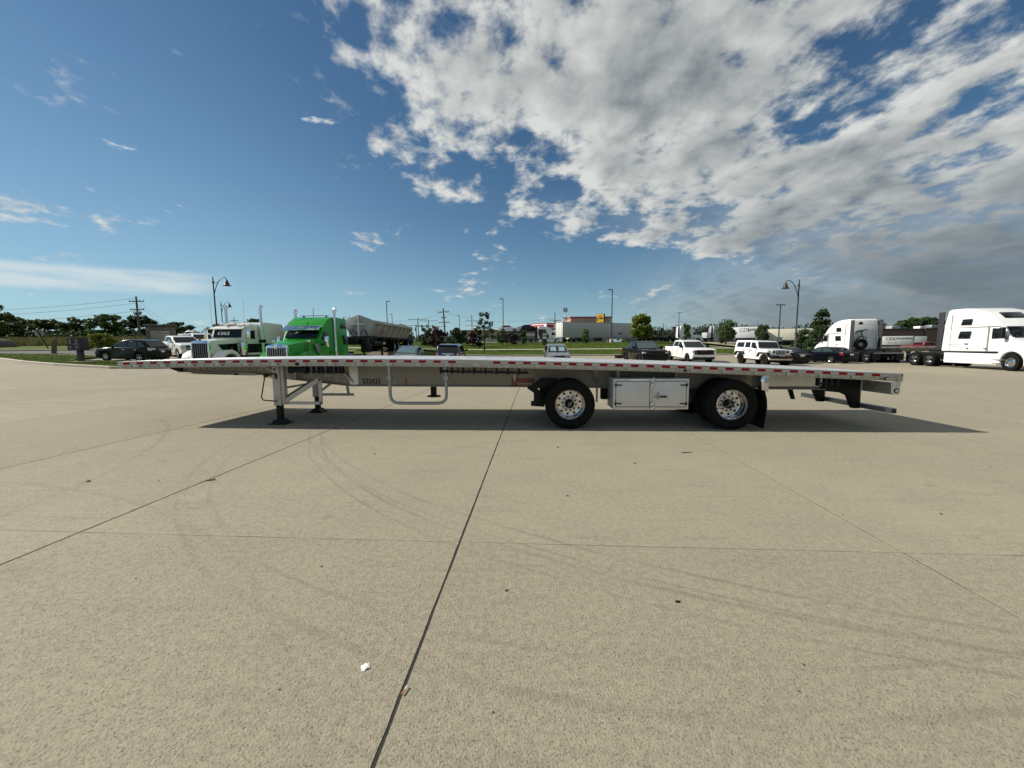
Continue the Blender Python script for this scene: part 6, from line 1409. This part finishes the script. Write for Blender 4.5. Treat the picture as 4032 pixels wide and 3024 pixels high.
utility_pole('e', -32.0, 150, 8.8, ((.2, 7.0),), 'utility pole with a single top cross arm by the traffic signals', .22)
utility_pole('f', -16.2, 95, 8.5, ((.9, 2.8), (2.3, 1.2), (3.4, 2.6)), 'leaning tall utility pole above the maroon tree', .22).rotation_euler = (0, -R(3), 0)
utility_pole('g', -15.3, 150, 11.2, ((2.2, 5.0), (4.2, 4.4)), 'utility pole behind the thin young tree', .2)
utility_pole('h', 15.6, 140, 11.4, ((2.8, 4.5), (5.0, 2.5)), 'utility pole rising behind the hip roofed building', .2, True)
utility_pole('i', 76.6, 140, 8.8, ((.5, 2.2),), 'utility pole above the bare topped tree')
def wire(p, q, sag, n=14):
    m = MB(); P, Q = V(*p), V(*q)
    pts = []
    for i in range(n+1):
        t = i/n; a = P.lerp(Q, t); a.z -= sag*4*t*(1-t); pts.append(a)
    o = m.tube(pts, .022, 4).build('overhead_wire', 'wire'); tag(o, 'thin dark overhead wire strung between wooden utility poles', 'wire', 'overhead wires')
def span(a, b, dzs, sag):
    p, q = POLES[a], POLES[b]
    for k, dz_ in enumerate(dzs): wire((p[0], p[1], p[2]-dz_), (q[0], q[1], q[2]-dz_), sag)
POLES['w'] = (-150, 88, 11.5); POLES['x'] = (140, 150, 10.4); POLES['y'] = (-75, 150, 12.0)
span('w', 'a', (.3, 1.2, 2.6, 3.4), 1.5); span('a', 'b', (.3, 1.2), 1.2); span('b', 'c', (1.0, 2.0), 1.2); span('y', 'd', (.5, 2.9), .8); span('c', 'd', (1.0, 2.0), 1.6)
span('d', 'f', (.6, 3.0), .6); span('f', 'g', (.9, 3.4, 6.2), .5); span('g', 'h', (2.2, 4.2), .7); span('h', 'x', (2.8, 5.0), 1.6); span('d', 'e', (.6,), .2); span('e', 'f', (4.5,), 1.0)
# traffic signals
ts = thing('traffic_signal', 'black traffic signals on a mast arm at the far crossing', 'traffic light', at(-29.5, 120), 0)
MB().lathe([(0, 0), (.14, 0), (.11, 5.6), (0, 5.6)], (0, 0, 0), (0, 0, 1), n=10).build('mast', 'pole_black', ts)
MB().cyl((0, 0, 5.1), (9.5, 0, 5.0), .08, .05, n=8).build('mast_arm', 'pole_black', ts)
MB().cyl((0, 0, 3.9), (-7.0, 0, 3.8), .06, .05, n=8).build('mast_arm', 'galv', ts)
for xx, z_ in ((-3.0, 3.7), (1.8, 4.9), (3.4, 5.0), (5.2, 4.9), (-.1, 4.2)):
    b_ = MB().box(xx-.18, xx+.18, -.25, .1, z_-.55, z_+.55).build('signal_head', 'black_plastic', ts, bevel=.03)
    for k in range(3): MB().lathe([(0, -.26), (.11, -.26), (.12, -.30), (.12, -.25)], (xx, 0, z_-.34+k*.34), (0, 1, 0), n=10).build('lens', 'tail_lamp' if k == 2 else 'black_ink', b_)
bn = thing('banner_sign', 'narrow red and white upright banner sign by the crossing', 'sign', at(-25.2, 130), 0)
MB().box(-.9, -.1, -.1, .1, 2.0, 5.7).build('banner_red', 'red_trim', bn); MB().box(-.1, .9, -.1, .1, 2.0, 5.5).build('banner_white', 'sign_back', bn); MB().cyl((0, 0, 0), (0, 0, 2.0), .12, n=8).build('post', 'galv', bn)
ys = thing('yellow_sign', 'yellow pylon sign with dark lettering above the grey box trailer', 'sign', at(25.2, 110), R(-38))
MB().cyl((.9, 0, 0), (.9, 0, 5.9), .2, n=10).build('post', 'pole_black', ys); MB().box(-1.1, 1.1, -.35, .35, 5.85, 8.35).build('sign_box', 'black_plastic', ys, bevel=.03)
MB().box(-1.02, 1.02, -.38, -.352, 5.95, 8.25).build('sign_face', 'yellow_sign', ys)
MB().box(-1.11, -1.101, -.30, .30, 5.95, 8.25).build('sign_face', 'yellow_sign', ys)
for k, (a, b, z_, hh) in enumerate(((-.6, .75, 7.55, .3), (-.35, .9, 6.75, .55), (-.9, -.55, 6.3, 1.1), (-.2, .6, 6.2, .2))): MB().box(a, b, -.386, -.381, z_, z_+hh).build('sign_mark', 'black_ink', ys)
ce = thing('cell_tower', 'slim white cell tower with antenna panels far behind the shop', 'tower', at(23.5, 170), 0)
MB().lathe([(0, 0), (.4, 0), (.22, 15.5), (0, 15.5)], (0, 0, 0), (0, 0, 1), n=10).build('mast', 'white_matte', ce)
for z_, n_ in ((15.0, 6), (11.4, 6)):
    for k in range(n_):
        t = 2*math.pi*k/n_; c_, s_ = math.cos(t), math.sin(t)
        MB().box(c_*.75-.14, c_*.75+.14, s_*.75-.14, s_*.75+.14, z_-.9 if z_ > 12 else z_-.4, z_+.9 if z_ > 12 else z_+.4).build('antenna_panel', 'galv', ce)
for (x, y, lab, mt, tilt) in ((4.75, 56, 'small red and white parking notice on a post in the bank', 'paper', 0), (-10.0, 51.0, 'thin dark sign post edge-on by the footpath', 'pole_black', 1)):
    s_ = thing('road_sign', lab, 'sign', at(x, y, .13), R(85)*tilt)
    MB().box(-.03, .03, -.03, .03, -.2, 2.0 if not tilt else 2.5).build('post', 'pole_black', s_)
    MB().box(-.25, .25, -.05, -.031, 1.25, 2.0).build('plate', mt, s_)
    if not tilt: MB().box(-.17, .17, -.055, -.051, 1.55, 1.80).build('plate_print', 'red_ink', s_)
st = thing('stop_sign', 'leaning octagonal sign seen from its grey back beside the drive', 'sign', at(-50.7, 42.3, .1), R(25))
st.rotation_euler = (R(4), -R(17), R(25))
MB().box(-.04, .04, -.04, .04, -.2, 2.15).build('post', 'pole_black', st)
oc = [(.42*math.cos(R(22.5+45*k)), 1.75+.42*math.sin(R(22.5+45*k))) for k in range(8)]
MB().prism(oc, 'y', .042, .05).build('octagon_plate', 'sign_back', st)
po = tag(MB().box(-.13, .13, -.13, .13, -.2, 1.15).prism([(-.13, 1.15), (.13, 1.15), (.10, 1.30)], 'y', -.13, .13).build('wood_post', 'wood_pole', bevel=.015), 'short weathered wooden post at the edge of the drive', 'post'); po.location = at(-42.9, 36.2, .02); po.rotation_euler = (0, R(6), R(20))
# cluster mailbox
mbx = thing('cluster_mailbox', 'dark cluster mailbox on a pedestal in the grass island', 'mailbox', at(-29.7, 26.6, .13), R(-32))
mbx.rotation_euler = (0, 0, R(4))
MB().box(-.13, .13, -.13, .13, .06, .80).build('pedestal', 'pole_black', mbx, bevel=.01)
MB().box(-.55, .55, -.42, .42, .0, .06).build('footing', 'kerb_stone', mbx)
mbx_b = MB().box(-.40, .40, -.40, .22, .80, 1.66).build('cabinet', 'pole_black', mbx, bevel=.01)
MB().box(-.43, .43, -.43, .25, 1.66, 1.70).build('cabinet_cap', 'pole_brown', mbx, bevel=.01)
for k in range(4):
    for s in (-1, 1):
        d_ = MB().box(min(s*.02, s*.38), max(s*.02, s*.38), -.412, -.40, 1.25+k*.095, 1.335+k*.095).build('mail_door', 'pole_brown', mbx_b)
        MB().box(s*.2-.03, s*.2+.03, -.416, -.4125, 1.28+k*.095, 1.31+k*.095).build('door_number', 'white_matte', d_)
for s in (-1, 1):
    d_ = MB().box(min(s*.02, s*.38), max(s*.02, s*.38), -.412, -.40, .84, 1.23).build('parcel_door', 'pole_brown', mbx_b); MB().box(s*.2-.05, s*.2+.05, -.416, -.4125, 1.02, 1.06).build('door_number', 'white_matte', d_)
MB().box(.02, .38, -.43, -.412, 1.225, 1.245).build('mail_slot', 'sign_back', mbx_b)
# monument sign
ms = thing('monument_sign', 'brown stone business park sign with four tan name panels', 'sign', at(-40.9, 45.3), R(8))
MB().box(-1.35, 1.35, -.35, .35, -.3, 2.55).build('pillar', 'stone', ms, bevel=.03); MB().box(-1.5, 1.5, -.5, .5, 2.55, 2.75).build('cap', 'stone_dark', ms, bevel=.04); MB().box(-1.42, 1.42, -.42, .42, 2.45, 2.55).build('cap_mould', 'stone_dark', ms)
for k, t_ in enumerate(('Terry Business Park', 'Tarry Systems', 'Route One', 'Route One ELD', 'Trans Hub Repair Shop')):
    if k == 0: text('sign_lettering', t_, .20, 'stone_dark', ms, (-1.05, -.362, 2.16), (math.pi/2, 0, 0), .004, sx=1.0)
    else:
        z_ = 2.06-k*.30
        p_ = MB().box(-.85, 1.12, -.375, -.351, z_, z_+.22).build('name_panel', 'sign_panel', ms); text('panel_lettering', t_, .17, 'stone_dark', p_, (-.80, -.378, z_+.055), (math.pi/2, 0, 0), .003); MB().box(-1.18, -.98, -.37, -.351, z_+.04, z_+.18).build('unit_number', 'stone_dark', p_)
bo = MB().lathe([(0, -.5), (1.3, -.5), (1.55, .1), (1.2, .75), (.6, 1.05), (0, 1.1)], (0, 0, 0), (0, 0, 1), n=14); bo.v = [(x*(1+.18*mnoise.noise(V(x, y, z)*1.3)), y*(1+.18*mnoise.noise(V(y, z, x)*1.3)), z*(1+.15*mnoise.noise(V(z, x, y)))) for x, y, z in bo.v]
b_ = bo.build('boulder', 'stone_dark', smooth=60); tag(b_, 'large rounded grey boulder at the edge of the drive', 'boulder'); b_.location = at(-61.0, 46.0)

# wire fence by the brick building
fe = thing('wire_fence', 'tall wire fence with posts in front of the brick building', 'fence', (146, 118, 0), 0)
for k in range(6): MB().cyl((k*5.5, 0, 0), (k*5.5, 0, 3.6), .09, n=6).build('post', 'galv', fe)
for z_ in (.6, 2.0, 3.5): MB().cyl((0, 0, z_), (27.5, 0, z_), .05, n=6).build('rail', 'galv', fe)

# ---------------------------------------------------------------- trees
import numpy as np
def leaf_mesh(name, matname, clumps, n, size, seed, aspect=1.5, up=.25, fill=.45):
    g = np.random.default_rng(seed)
    C_ = np.array([c[0] for c in clumps]); Rr = np.array([c[1] for c in clumps]); Wt = np.array([c[1][0]*c[1][1]*c[1][2] for c in clumps])**.67; Wt /= Wt.sum()
    k = g.choice(len(clumps), n, p=Wt); cs = g.random(len(clumps))
    d = g.normal(size=(n, 3)); d /= np.linalg.norm(d, axis=1)[:, None]
    rad = (fill+(1-fill)*g.random(n)**.6)*(1+.16*g.normal(size=n)*(g.random(n) > .6))
    p = C_[k]+d*Rr[k]*rad[:, None]
    nr = d*.6+g.normal(size=(n, 3))*.75; nr[:, 2] += up; nr /= np.linalg.norm(nr, axis=1)[:, None]
    t = np.cross(nr, g.normal(size=(n, 3))); t /= np.linalg.norm(t, axis=1)[:, None]; b = np.cross(nr, t)
    s = size*(.6+.8*g.random(n))[:, None]
    v = np.stack([p-t*s*aspect/2, p-b*s/2+t*s*.1, p+t*s*aspect/2, p+b*s/2+t*s*.1], 1).reshape(-1, 3)
    return quads(name, matname, v, np.clip(.5*g.random(n)+.5*cs[k]+.1*g.normal(size=n), 0, 1))
def quads(name, matname, v, shade):
    n = len(v)//4; me = bpy.data.meshes.new(name)
    me.vertices.add(len(v)); me.vertices.foreach_set('co', v.astype(np.float32).ravel())
    me.loops.add(4*n); me.loops.foreach_set('vertex_index', np.arange(4*n, dtype=np.int32))
    me.polygons.add(n); me.polygons.foreach_set('loop_start', np.arange(0, 4*n, 4, dtype=np.int32)); me.polygons.foreach_set('loop_total', np.full(n, 4, dtype=np.int32))
    me.update(); me.validate()
    a = me.attributes.new('shade', 'FLOAT', 'FACE'); a.data.foreach_set('value', shade.astype(np.float32))
    me.materials.append(M[matname]); return me
def limb_mesh(seed, h=1., split=.3, n=7, r=.03, spread=.28, top=.85):
    rn = random.Random(seed); m = MB()
    bend = [(rn.uniform(-.02, .02), rn.uniform(-.02, .02)) for _ in range(5)]
    pts = [(bend[i][0]*i/2, bend[i][1]*i/2, -.02+h*top*i/4) for i in range(5)]
    m.tube(pts, [r*(1.25-.27*i) for i in range(5)], 7)
    for k in range(n):
        z0 = split+(top-.1-split)*k/n; a = k*2.4+rn.random(); L_ = spread*(1.1-.6*k/n)*rn.uniform(.7, 1.1)
        p0 = (0, 0, z0); p1 = (math.cos(a)*L_*.5, math.sin(a)*L_*.5, z0+L_*.45); p2 = (math.cos(a)*L_, math.sin(a)*L_, z0+L_*.75)
        m.tube([p0, p1, p2], [r*.45, r*.32, r*.12], 5)
    return m.mesh('trunk', 'bark', 60)
def clumps_for(style, seed):
    rn = random.Random(seed); c = []
    if style == 'round':
        for k in range(26):
            a = rn.random()*6.28; z = rn.uniform(.30, .92); rr = .40*math.sqrt(max(.05, 1-((z-.58)/.40)**2))*rn.uniform(.35, 1.0); s = rn.uniform(.09, .17)
            c.append(((math.cos(a)*rr, math.sin(a)*rr, z), (s, s, s*.8)))
    elif style == 'mass':
        for k in range(40):
            a = rn.random()*6.28; z = rn.uniform(.08, .90); rr = .52*math.sqrt(max(.08, 1-((z-.35)/.62)**2))*rn.uniform(.3, 1.0); s = rn.uniform(.09, .17)
            c.append(((math.cos(a)*rr, math.sin(a)*rr, z), (s, s, s*.75)))
    elif style == 'conifer':
        for k in range(46):
            z = rn.uniform(.10, .97); a = k*2.4; rr = .36*(1.02-z)**.85*rn.uniform(.45, 1.1); s = .04+.07*(1-z)
            c.append(((math.cos(a)*rr, math.sin(a)*rr, z-.03), (s*1.5, s*1.5, s*.55)))
    elif style == 'slim':
        for k in range(16):
            a = rn.random()*6.28; z = rn.uniform(.25, .97); rr = .16*(1.1-abs(z-.5))*rn.random(); s = rn.uniform(.05, .10)
            c.append(((math.cos(a)*rr, math.sin(a)*rr, z), (s, s, s*1.4)))
    elif style == 'shrub':
        for k in range(20):
            a = rn.random()*6.28; z = rn.uniform(.12, .93); rr = .26*math.sin(math.pi*min(1, max(.12, .25+z*.70)))*rn.random()**.6; s = rn.uniform(.07, .12)
            c.append(((math.cos(a)*rr, math.sin(a)*rr, z), (s, s, s*1.5)))
    elif style == 'sparse':
        for k in range(22):
            a = rn.random()*6.28; z = rn.uniform(.34, .98); rr = (.34*(1.1-z)+.04)*rn.uniform(.3, 1.1); s = rn.uniform(.04, .085)
            c.append(((math.cos(a)*rr, math.sin(a)*rr, z), (s, s, s*.8)))
    elif style == 'umbrella':
        for k in range(30):
            a = rn.random()*6.28; rr = .62*math.sqrt(rn.random()); z = .70+.26*math.sqrt(max(0, 1-(rr/.66)**2))*rn.uniform(.5, 1); s = rn.uniform(.08, .14)
            c.append(((math.cos(a)*rr, math.sin(a)*rr, z-.08), (s*1.2, s*1.2, s*.7)))
    return c
def tree(label, x, y, h, w=1., style='round', leaf='leaf_green', seed=1, n=3200, size=.045, group=None, name='tree', dz=0., cat='tree'):
    r = thing(name, label, cat, at(x, y, dz), seed*1.7, group); r.scale = (h*w, h*w, h)
    cm = proto(('crown', style, leaf, seed, n, size), lambda: leaf_mesh('crown', leaf, clumps_for(style, seed), n, size, seed))
    top = {'conifer': .97, 'slim': .92, 'shrub': .7, 'umbrella': .75}.get(style, .82)
    tm = proto(('trunk', style, seed), lambda: limb_mesh(seed, 1., .06 if style == 'shrub' else .28, 4 if style == 'shrub' else 8, .022 if style in ('sparse', 'slim') else .03, .2 if style in ('slim', 'conifer', 'shrub') else .32, top))
    new_obj('trunk', tm, r); new_obj('crown', cm, r); return r
# bank and verge trees
tree('yellow green maple on the bank beside the grey box trailer', 22.2, 66, 4.9, .92, 'round', 'leaf_yellow', 3, 4200, .05)
tree('thin young tree with airy crown by the footpath', -3.5, 49.3, 5.0, .95, 'sparse', 'leaf_sparse', 4, 1000, .034)
tree('maroon leaved tree right of the green one by the blue suv', -10.9, 58, 2.7, 1.0, 'mass', 'leaf_maroon', 5, 2400, .06, dz=.1)
tree('maroon leaved tree nearest the thin young tree', -5.4, 58, 2.8, .9, 'mass', 'leaf_maroon', 6, 2400, .06, dz=.1)
tree('dark green small tree touching the left maroon tree', -13.2, 61, 3.0, .95, 'mass', 'leaf_dark', 7, 2600, .06)
tree('dark maroon green tree between the two maroon trees', -8.6, 62, 3.1, .9, 'mass', 'leaf_dark', 8, 2600, .06)
tree('ragged low shrub tree before the car hauler', -1.5, 62, 2.5, .9, 'round', 'leaf_dark', 9, 1600, .05)
tree('maroon shrub hugging the lot light by the car hauler', .1, 66, 1.9, .9, 'mass', 'leaf_maroon', 6, 2400, .06)
tree('upright green shrub in front of the black suv on the hauler', 1.9, 66, 2.4, .9, 'shrub', 'leaf_green', 11, 1800, .05)
tree('upright green shrub beside the white hauler cab', 5.5, 63.8, 2.6, .95, 'shrub', 'leaf_green', 12, 1800, .05)
tree('upright green shrub in front of the grey box trailer', 12.4, 64.6, 2.9, .75, 'shrub', 'leaf_green', 13, 1800, .05)
tree('slim young tree in front of the far white sleeper truck', 27.9, 62, 3.6, .95, 'slim', 'leaf_green', 14, 1100, .05)
tree('bare topped young tree in front of the far grey truck', 34.8, 63, 3.9, .95, 'round', 'leaf_green', 15, 1300, .045)
tree('dark shade tree behind the off-road suv', 37.6, 58, 4.0, .62, 'round', 'leaf_dark', 16, 3000, .05)
tree('low dark tree left of the training trailer', 36.6, 66, 3.0, .85, 'mass', 'leaf_dark', 17, 2600, .06)
tree('tall feathery conifer beside the white sleeper truck', 42.4, 53, 7.1, .86, 'conifer', 'leaf_conifer', 18, 5200, .034)
tree('broad lower tree at the foot of the feathery conifer', 43.0, 56, 3.9, 1.0, 'mass', 'leaf_conifer', 19, 3000, .05)
tree('rounded dark oak behind the brick building', 178, 190, 13.5, .62, 'mass', 'leaf_dark', 20, 3600, .05)
tree('wide spreading dark oak behind the brick building', 200, 190, 15.0, .85, 'umbrella', 'leaf_dark', 21, 4200, .045)
tree('small yellow green tree in front of the brick wing', 152, 130, 5.0, .5, 'sparse', 'leaf_yellow', 22, 1000, .05)
tree('bushy yellow green shrub left of the green suv', -44.5, 42, 1.8, 1.3, 'mass', 'leaf_yellow', 23, 2600, .06, name='shrub', cat='shrub')
# wood edge along the western field: every tree its own
W_ = [(-103, 76, 9.6, .85, 20), (-112, 86, 6.6, 1.2, 7), (-104, 84, 6.2, 1.3, 8), (-98, 82, 5.8, 1.2, 24), (-93, 83, 6.6, .9, 25), (-88, 86, 5.2, 1.3, 7), (-84, 81, 7.0, .95, 20), (-78.5, 82, 6.6, 1.0, 24), (-73.5, 85, 5.4, 1.2, 8), (-69, 92, 5.2, 1.3, 25), (-63.5, 96, 7.0, .75, 20), (-59, 97, 5.2, 1.2, 7), (-74, 112, 6.0, 1.2, 24), (-67, 108, 5.6, 1.3, 8), (-60, 106, 5.4, 1.3, 25), (-118, 90, 8.6, .95, 24), (-52.5, 104, 4.6, 1.3, 7)]
WL = ['tallest dark tree at the western end of the wood edge', 'broad dark tree behind the tallest one of the wood edge', 'low spreading tree beside the tallest one of the wood edge', 'flat topped dark tree behind the leaning octagonal sign', 'upright dark tree behind the cluster mailbox', 'low broad tree filling the gap behind the cluster mailbox', 'high domed tree above the yellow green shrub', 'domed dark tree left of the utility pole with transformer', 'low tree at the foot of the utility pole with transformer', 'broad low tree behind the monument sign', 'pointed tree crown showing over the monument sign cap', 'low dark tree right of the monument sign', 'round tree far behind the bell street lamps', 'broad tree behind the white extended cab pickup', 'low tree behind the roof of the long nose semi', 'tall dark tree partly hidden by the tallest one of the wood edge', 'last low tree of the wood edge behind the long nose semi']
for k, (x, y, h, w, sd) in enumerate(W_):
    tree(WL[k], x, y, h*.80, w*1.12, 'mass', 'leaf_dark' if k % 3 else 'leaf_green', sd, 3800, .055, 'wood edge trees')
# low growth under them, tall field grass, and the far wooded skyline
rn = random.Random(12)
und = [((rn.uniform(-125, -52), rn.uniform(74, 100), 0), (rn.uniform(2, 3.6), rn.uniform(1.5, 2.5), rn.uniform(1.0, 1.9))) for _ in range(70)]
und = [((x, y+(x+90)*.25, terr(x, y)+.8), s) for (x, y, _), s in und]
tag(new_obj('undergrowth', leaf_mesh('undergrowth', 'leaf_dark', und, 9000, .34, 31)), 'dark undergrowth filling the wood edge beyond the field', 'undergrowth', kind='stuff')
def far_wood(name, label, pts, n, size, leaf, seed):
    tag(new_obj(name, leaf_mesh(name, leaf, pts, n, size, seed)), label, 'wood', kind='stuff')
far_wood('far_wood', 'far wooded skyline beyond the roads and trailers', [((rn.uniform(90, 330), rn.uniform(270, 330), rn.uniform(2.5, 11.5)), (rn.uniform(7, 13), 6, rn.uniform(4, 6.5))) for _ in range(130)]+[((rn.uniform(70, 110), rn.uniform(180, 215), rn.uniform(3, 7.0)), (rn.uniform(2.5, 5), 4, rn.uniform(2.5, 4))) for _ in range(26)], 36000, 1.05, 'leaf_far', 33)
far_wood('far_wood', 'far low tree line beyond the western road crossing', [((rn.uniform(-95, 60), rn.uniform(235, 270), rn.uniform(2.5, 6)), (rn.uniform(5, 9), 5, rn.uniform(3, 4.6))) for _ in range(50)]+[((rn.uniform(-46, -18), rn.uniform(130, 160), rn.uniform(3, 5.5)), (rn.uniform(2, 3.2), 3, rn.uniform(1.5, 2.6))) for _ in range(16)], 15000, .8, 'leaf_far', 34)
far_wood('far_wood', 'far tree line east of the brick building', [((rn.uniform(260, 520), rn.uniform(60, 300), rn.uniform(2, 8)), (rn.uniform(6, 12), 7, rn.uniform(4, 6))) for _ in range(70)], 14000, 1.1, 'leaf_far', 35)
def blades(name, label, n, xr, yr, hh, ww, matname, seed, cond=None, off=0.):
    g = np.random.default_rng(seed); x = g.uniform(*xr, n); y = g.uniform(*yr, n)
    if cond is not None: k = cond(x, y); x, y = x[k], y[k]
    z = np.array([terr(a, b) for a, b in zip(x, y)])+off; n = len(x)
    a = g.uniform(0, math.pi, n); h = hh*(.5+g.random(n)); w = ww*(.6+.8*g.random(n)); lx, ly = g.normal(size=n)*h*.3, g.normal(size=n)*h*.3
    c, s = np.cos(a)*w/2, np.sin(a)*w/2
    v = np.stack([np.stack([x-c, y-s, z], 1), np.stack([x+c, y+s, z], 1), np.stack([x+c*.3+lx, y+s*.3+ly, z+h], 1), np.stack([x-c*.3+lx, y-s*.3+ly, z+h], 1)], 1).reshape(-1, 3)
    o = new_obj(name, quads(name, matname, v, g.random(n))); tag(o, label, 'grass', kind='stuff'); return o
blades('tall_grass', 'tall unmown grass in front of the wood edge', 42000, (-125, -38), (50, 78), .55, .12, 'blade_tall', 41)
isf = np.vectorize(lambda x: isl_front(x)+.2); isb = np.vectorize(lambda x: isl_back(x)-.05)
blades('lawn_grass', 'short green lawn grass on the kerbed island', 42000, (-46, -22.2), (23.3, 34), .05, .018, 'blade_short', 42, lambda x, y: (y > isf(x)) & (y < isb(x)), .13)
blades('lawn_grass', 'short green lawn grass on the verge behind the lot', 26000, (-18, 29), (42.4, 51), .06, .03, 'blade_short', 43, None, .13)
blades('lawn_grass', 'short green grass on the bank below the far lot', 30000, (-30, 29.3), (52.8, 75), .07, .05, 'blade_short', 44, None, .13)

# ---------------------------------------------------------------- small things lying on the lot
def crumple(name, label, x, y, sx_, sy_, h, matname, seed, cat='litter', rz=0.):
    g = random.Random(seed); n = 6; vs = []
    for i in range(n):
        for j in range(n):
            e = .5*(1-abs(2*i/(n-1)-1))*(1-abs(2*j/(n-1)-1))
            vs.append(((i/(n-1)-.5)*sx_+g.uniform(-.1, .1)*sx_, (j/(n-1)-.5)*sy_+g.uniform(-.1, .1)*sy_, .002+h*(g.random()*.6+e)))
    m = MB(); m.add(vs+[(a, b, .0005) for a, b, c in vs], [(i*n+j, (i+1)*n+j, (i+1)*n+j+1, i*n+j+1) for i in range(n-1) for j in range(n-1)]+[(n*n+i*n+j, n*n+i*n+j+1, n*n+(i+1)*n+j+1, n*n+(i+1)*n+j) for i in range(n-1) for j in range(n-1)])
    o = m.build(name, matname, smooth=20); o.location = at(x, y); o.rotation_euler = (0, 0, rz); return tag(o, label, cat)
crumple('paper_scrap', 'crumpled white paper scrap on the bare concrete', -.79, 1.89, .045, .038, .014, 'paper', 2, rz=.6)
cg = thing('cigarette_end', 'cigarette end with orange filter lying along the dark joint', 'litter', at(-.545, 1.735, .006), R(72))
MB().cyl((-.014, 0, .004), (.012, 0, .004), .004, n=8).build('filter', 'filter_orange', cg); MB().cyl((.0125, 0, .004), (.034, 0, .004), .004, n=8).build('paper_tube', 'paper', cg)
def pebble(x, y, s, seed, mt='stone_dark', label='small dark pebble lying loose on the concrete'):
    g = random.Random(seed); m = MB(); m.lathe([(0, 0), (s, .0), (s*1.1, s*.35), (s*.6, s*.75), (0, s*.8)], (0, 0, 0), (0, 0, 1), n=7); m.v = [(a*g.uniform(.75, 1.3), b*g.uniform(.6, 1.1), c) for a, b, c in m.v]
    o = m.build('pebble', mt, smooth=20); o.location = at(x, y); o.rotation_euler = (0, 0, g.random()*6); tag(o, label, 'pebble', 'loose pebbles'); return o
g = random.Random(9)
PB = [(-.05, 2.53, .011), (.62, 4.22, .014), (1.76, 5.41, .016), (.76, 6.3, .016), (-2.2, 5.99, .015), (-5.42, 4.77, .02), (-1.49, 2.84, .007), (-1.17, 1.76, .006), (1.54, 1.89, .008), (4.27, 3.69, .014)]
PB += [(g.uniform(-6, 6), g.uniform(1.5, 7.2), g.uniform(.004, .009)) for _ in range(20)]
for k, (x, y, s_) in enumerate(PB): pebble(x, y, s_, k)
crumple('dead_leaf', 'curled dark dead leaf on the diagonal joint', -3.89, 4.81, .10, .05, .02, 'stone_dark', 5, rz=.3)
crumple('rubber_shred', 'thin dark rubber shred lying beyond the tool box shadow', 2.75, 5.95, .16, .03, .01, 'rubber', 8, rz=.1)
crumple('rubber_shred', 'dark rubber crumb between the joint and the right crack', 1.09, 2.4, .03, .02, .008, 'rubber', 9)
crumple('paper_scrap', 'flat white paper scrap near the navy sedan', 26.8, 31.6, .55, .25, .03, 'paper', 6)
crumple('blue_tarp', 'blue tarpaulin heap on the ground behind the white sleeper truck', 35.6, 33.6, 5.2, 2.2, .20, 'blue_tarp', 7, 'tarpaulin', rz=R(-35))
ty = thing('loose_tyre', 'worn truck tyre lying flat by the kerb', 'tyre', at(11.0, 39.3, .01), 0)
MB().lathe([(.30, .05), (.33, .0), (.47, .0), (.505, .05), (.505, .22), (.47, .27), (.33, .27), (.30, .22)], (0, 0, 0), (0, 0, 1), n=32, close=True).build('casing', 'rubber', ty)
pk = tag(MB().bar((0, 0, .05), (1.5, -.2, .16), .22, .03).build('plank', 'wood_board'), 'pale plank propped on the ground beside the loose tyre', 'plank'); pk.location = at(11.55, 39.2, .0)
sc = tag(MB().bar((0, 0, .0), (.55, 0, 1.5), .05, .05).box(-.28, .05, -.1, .1, 1.15, 1.5).build('tilted_marker', 'sign_back', bevel=.01), 'tilted grey marker post before the cream trailer', 'marker'); sc.location = at(34.0, 48.0, .13); sc.rotation_euler = (0, R(-40), 0)
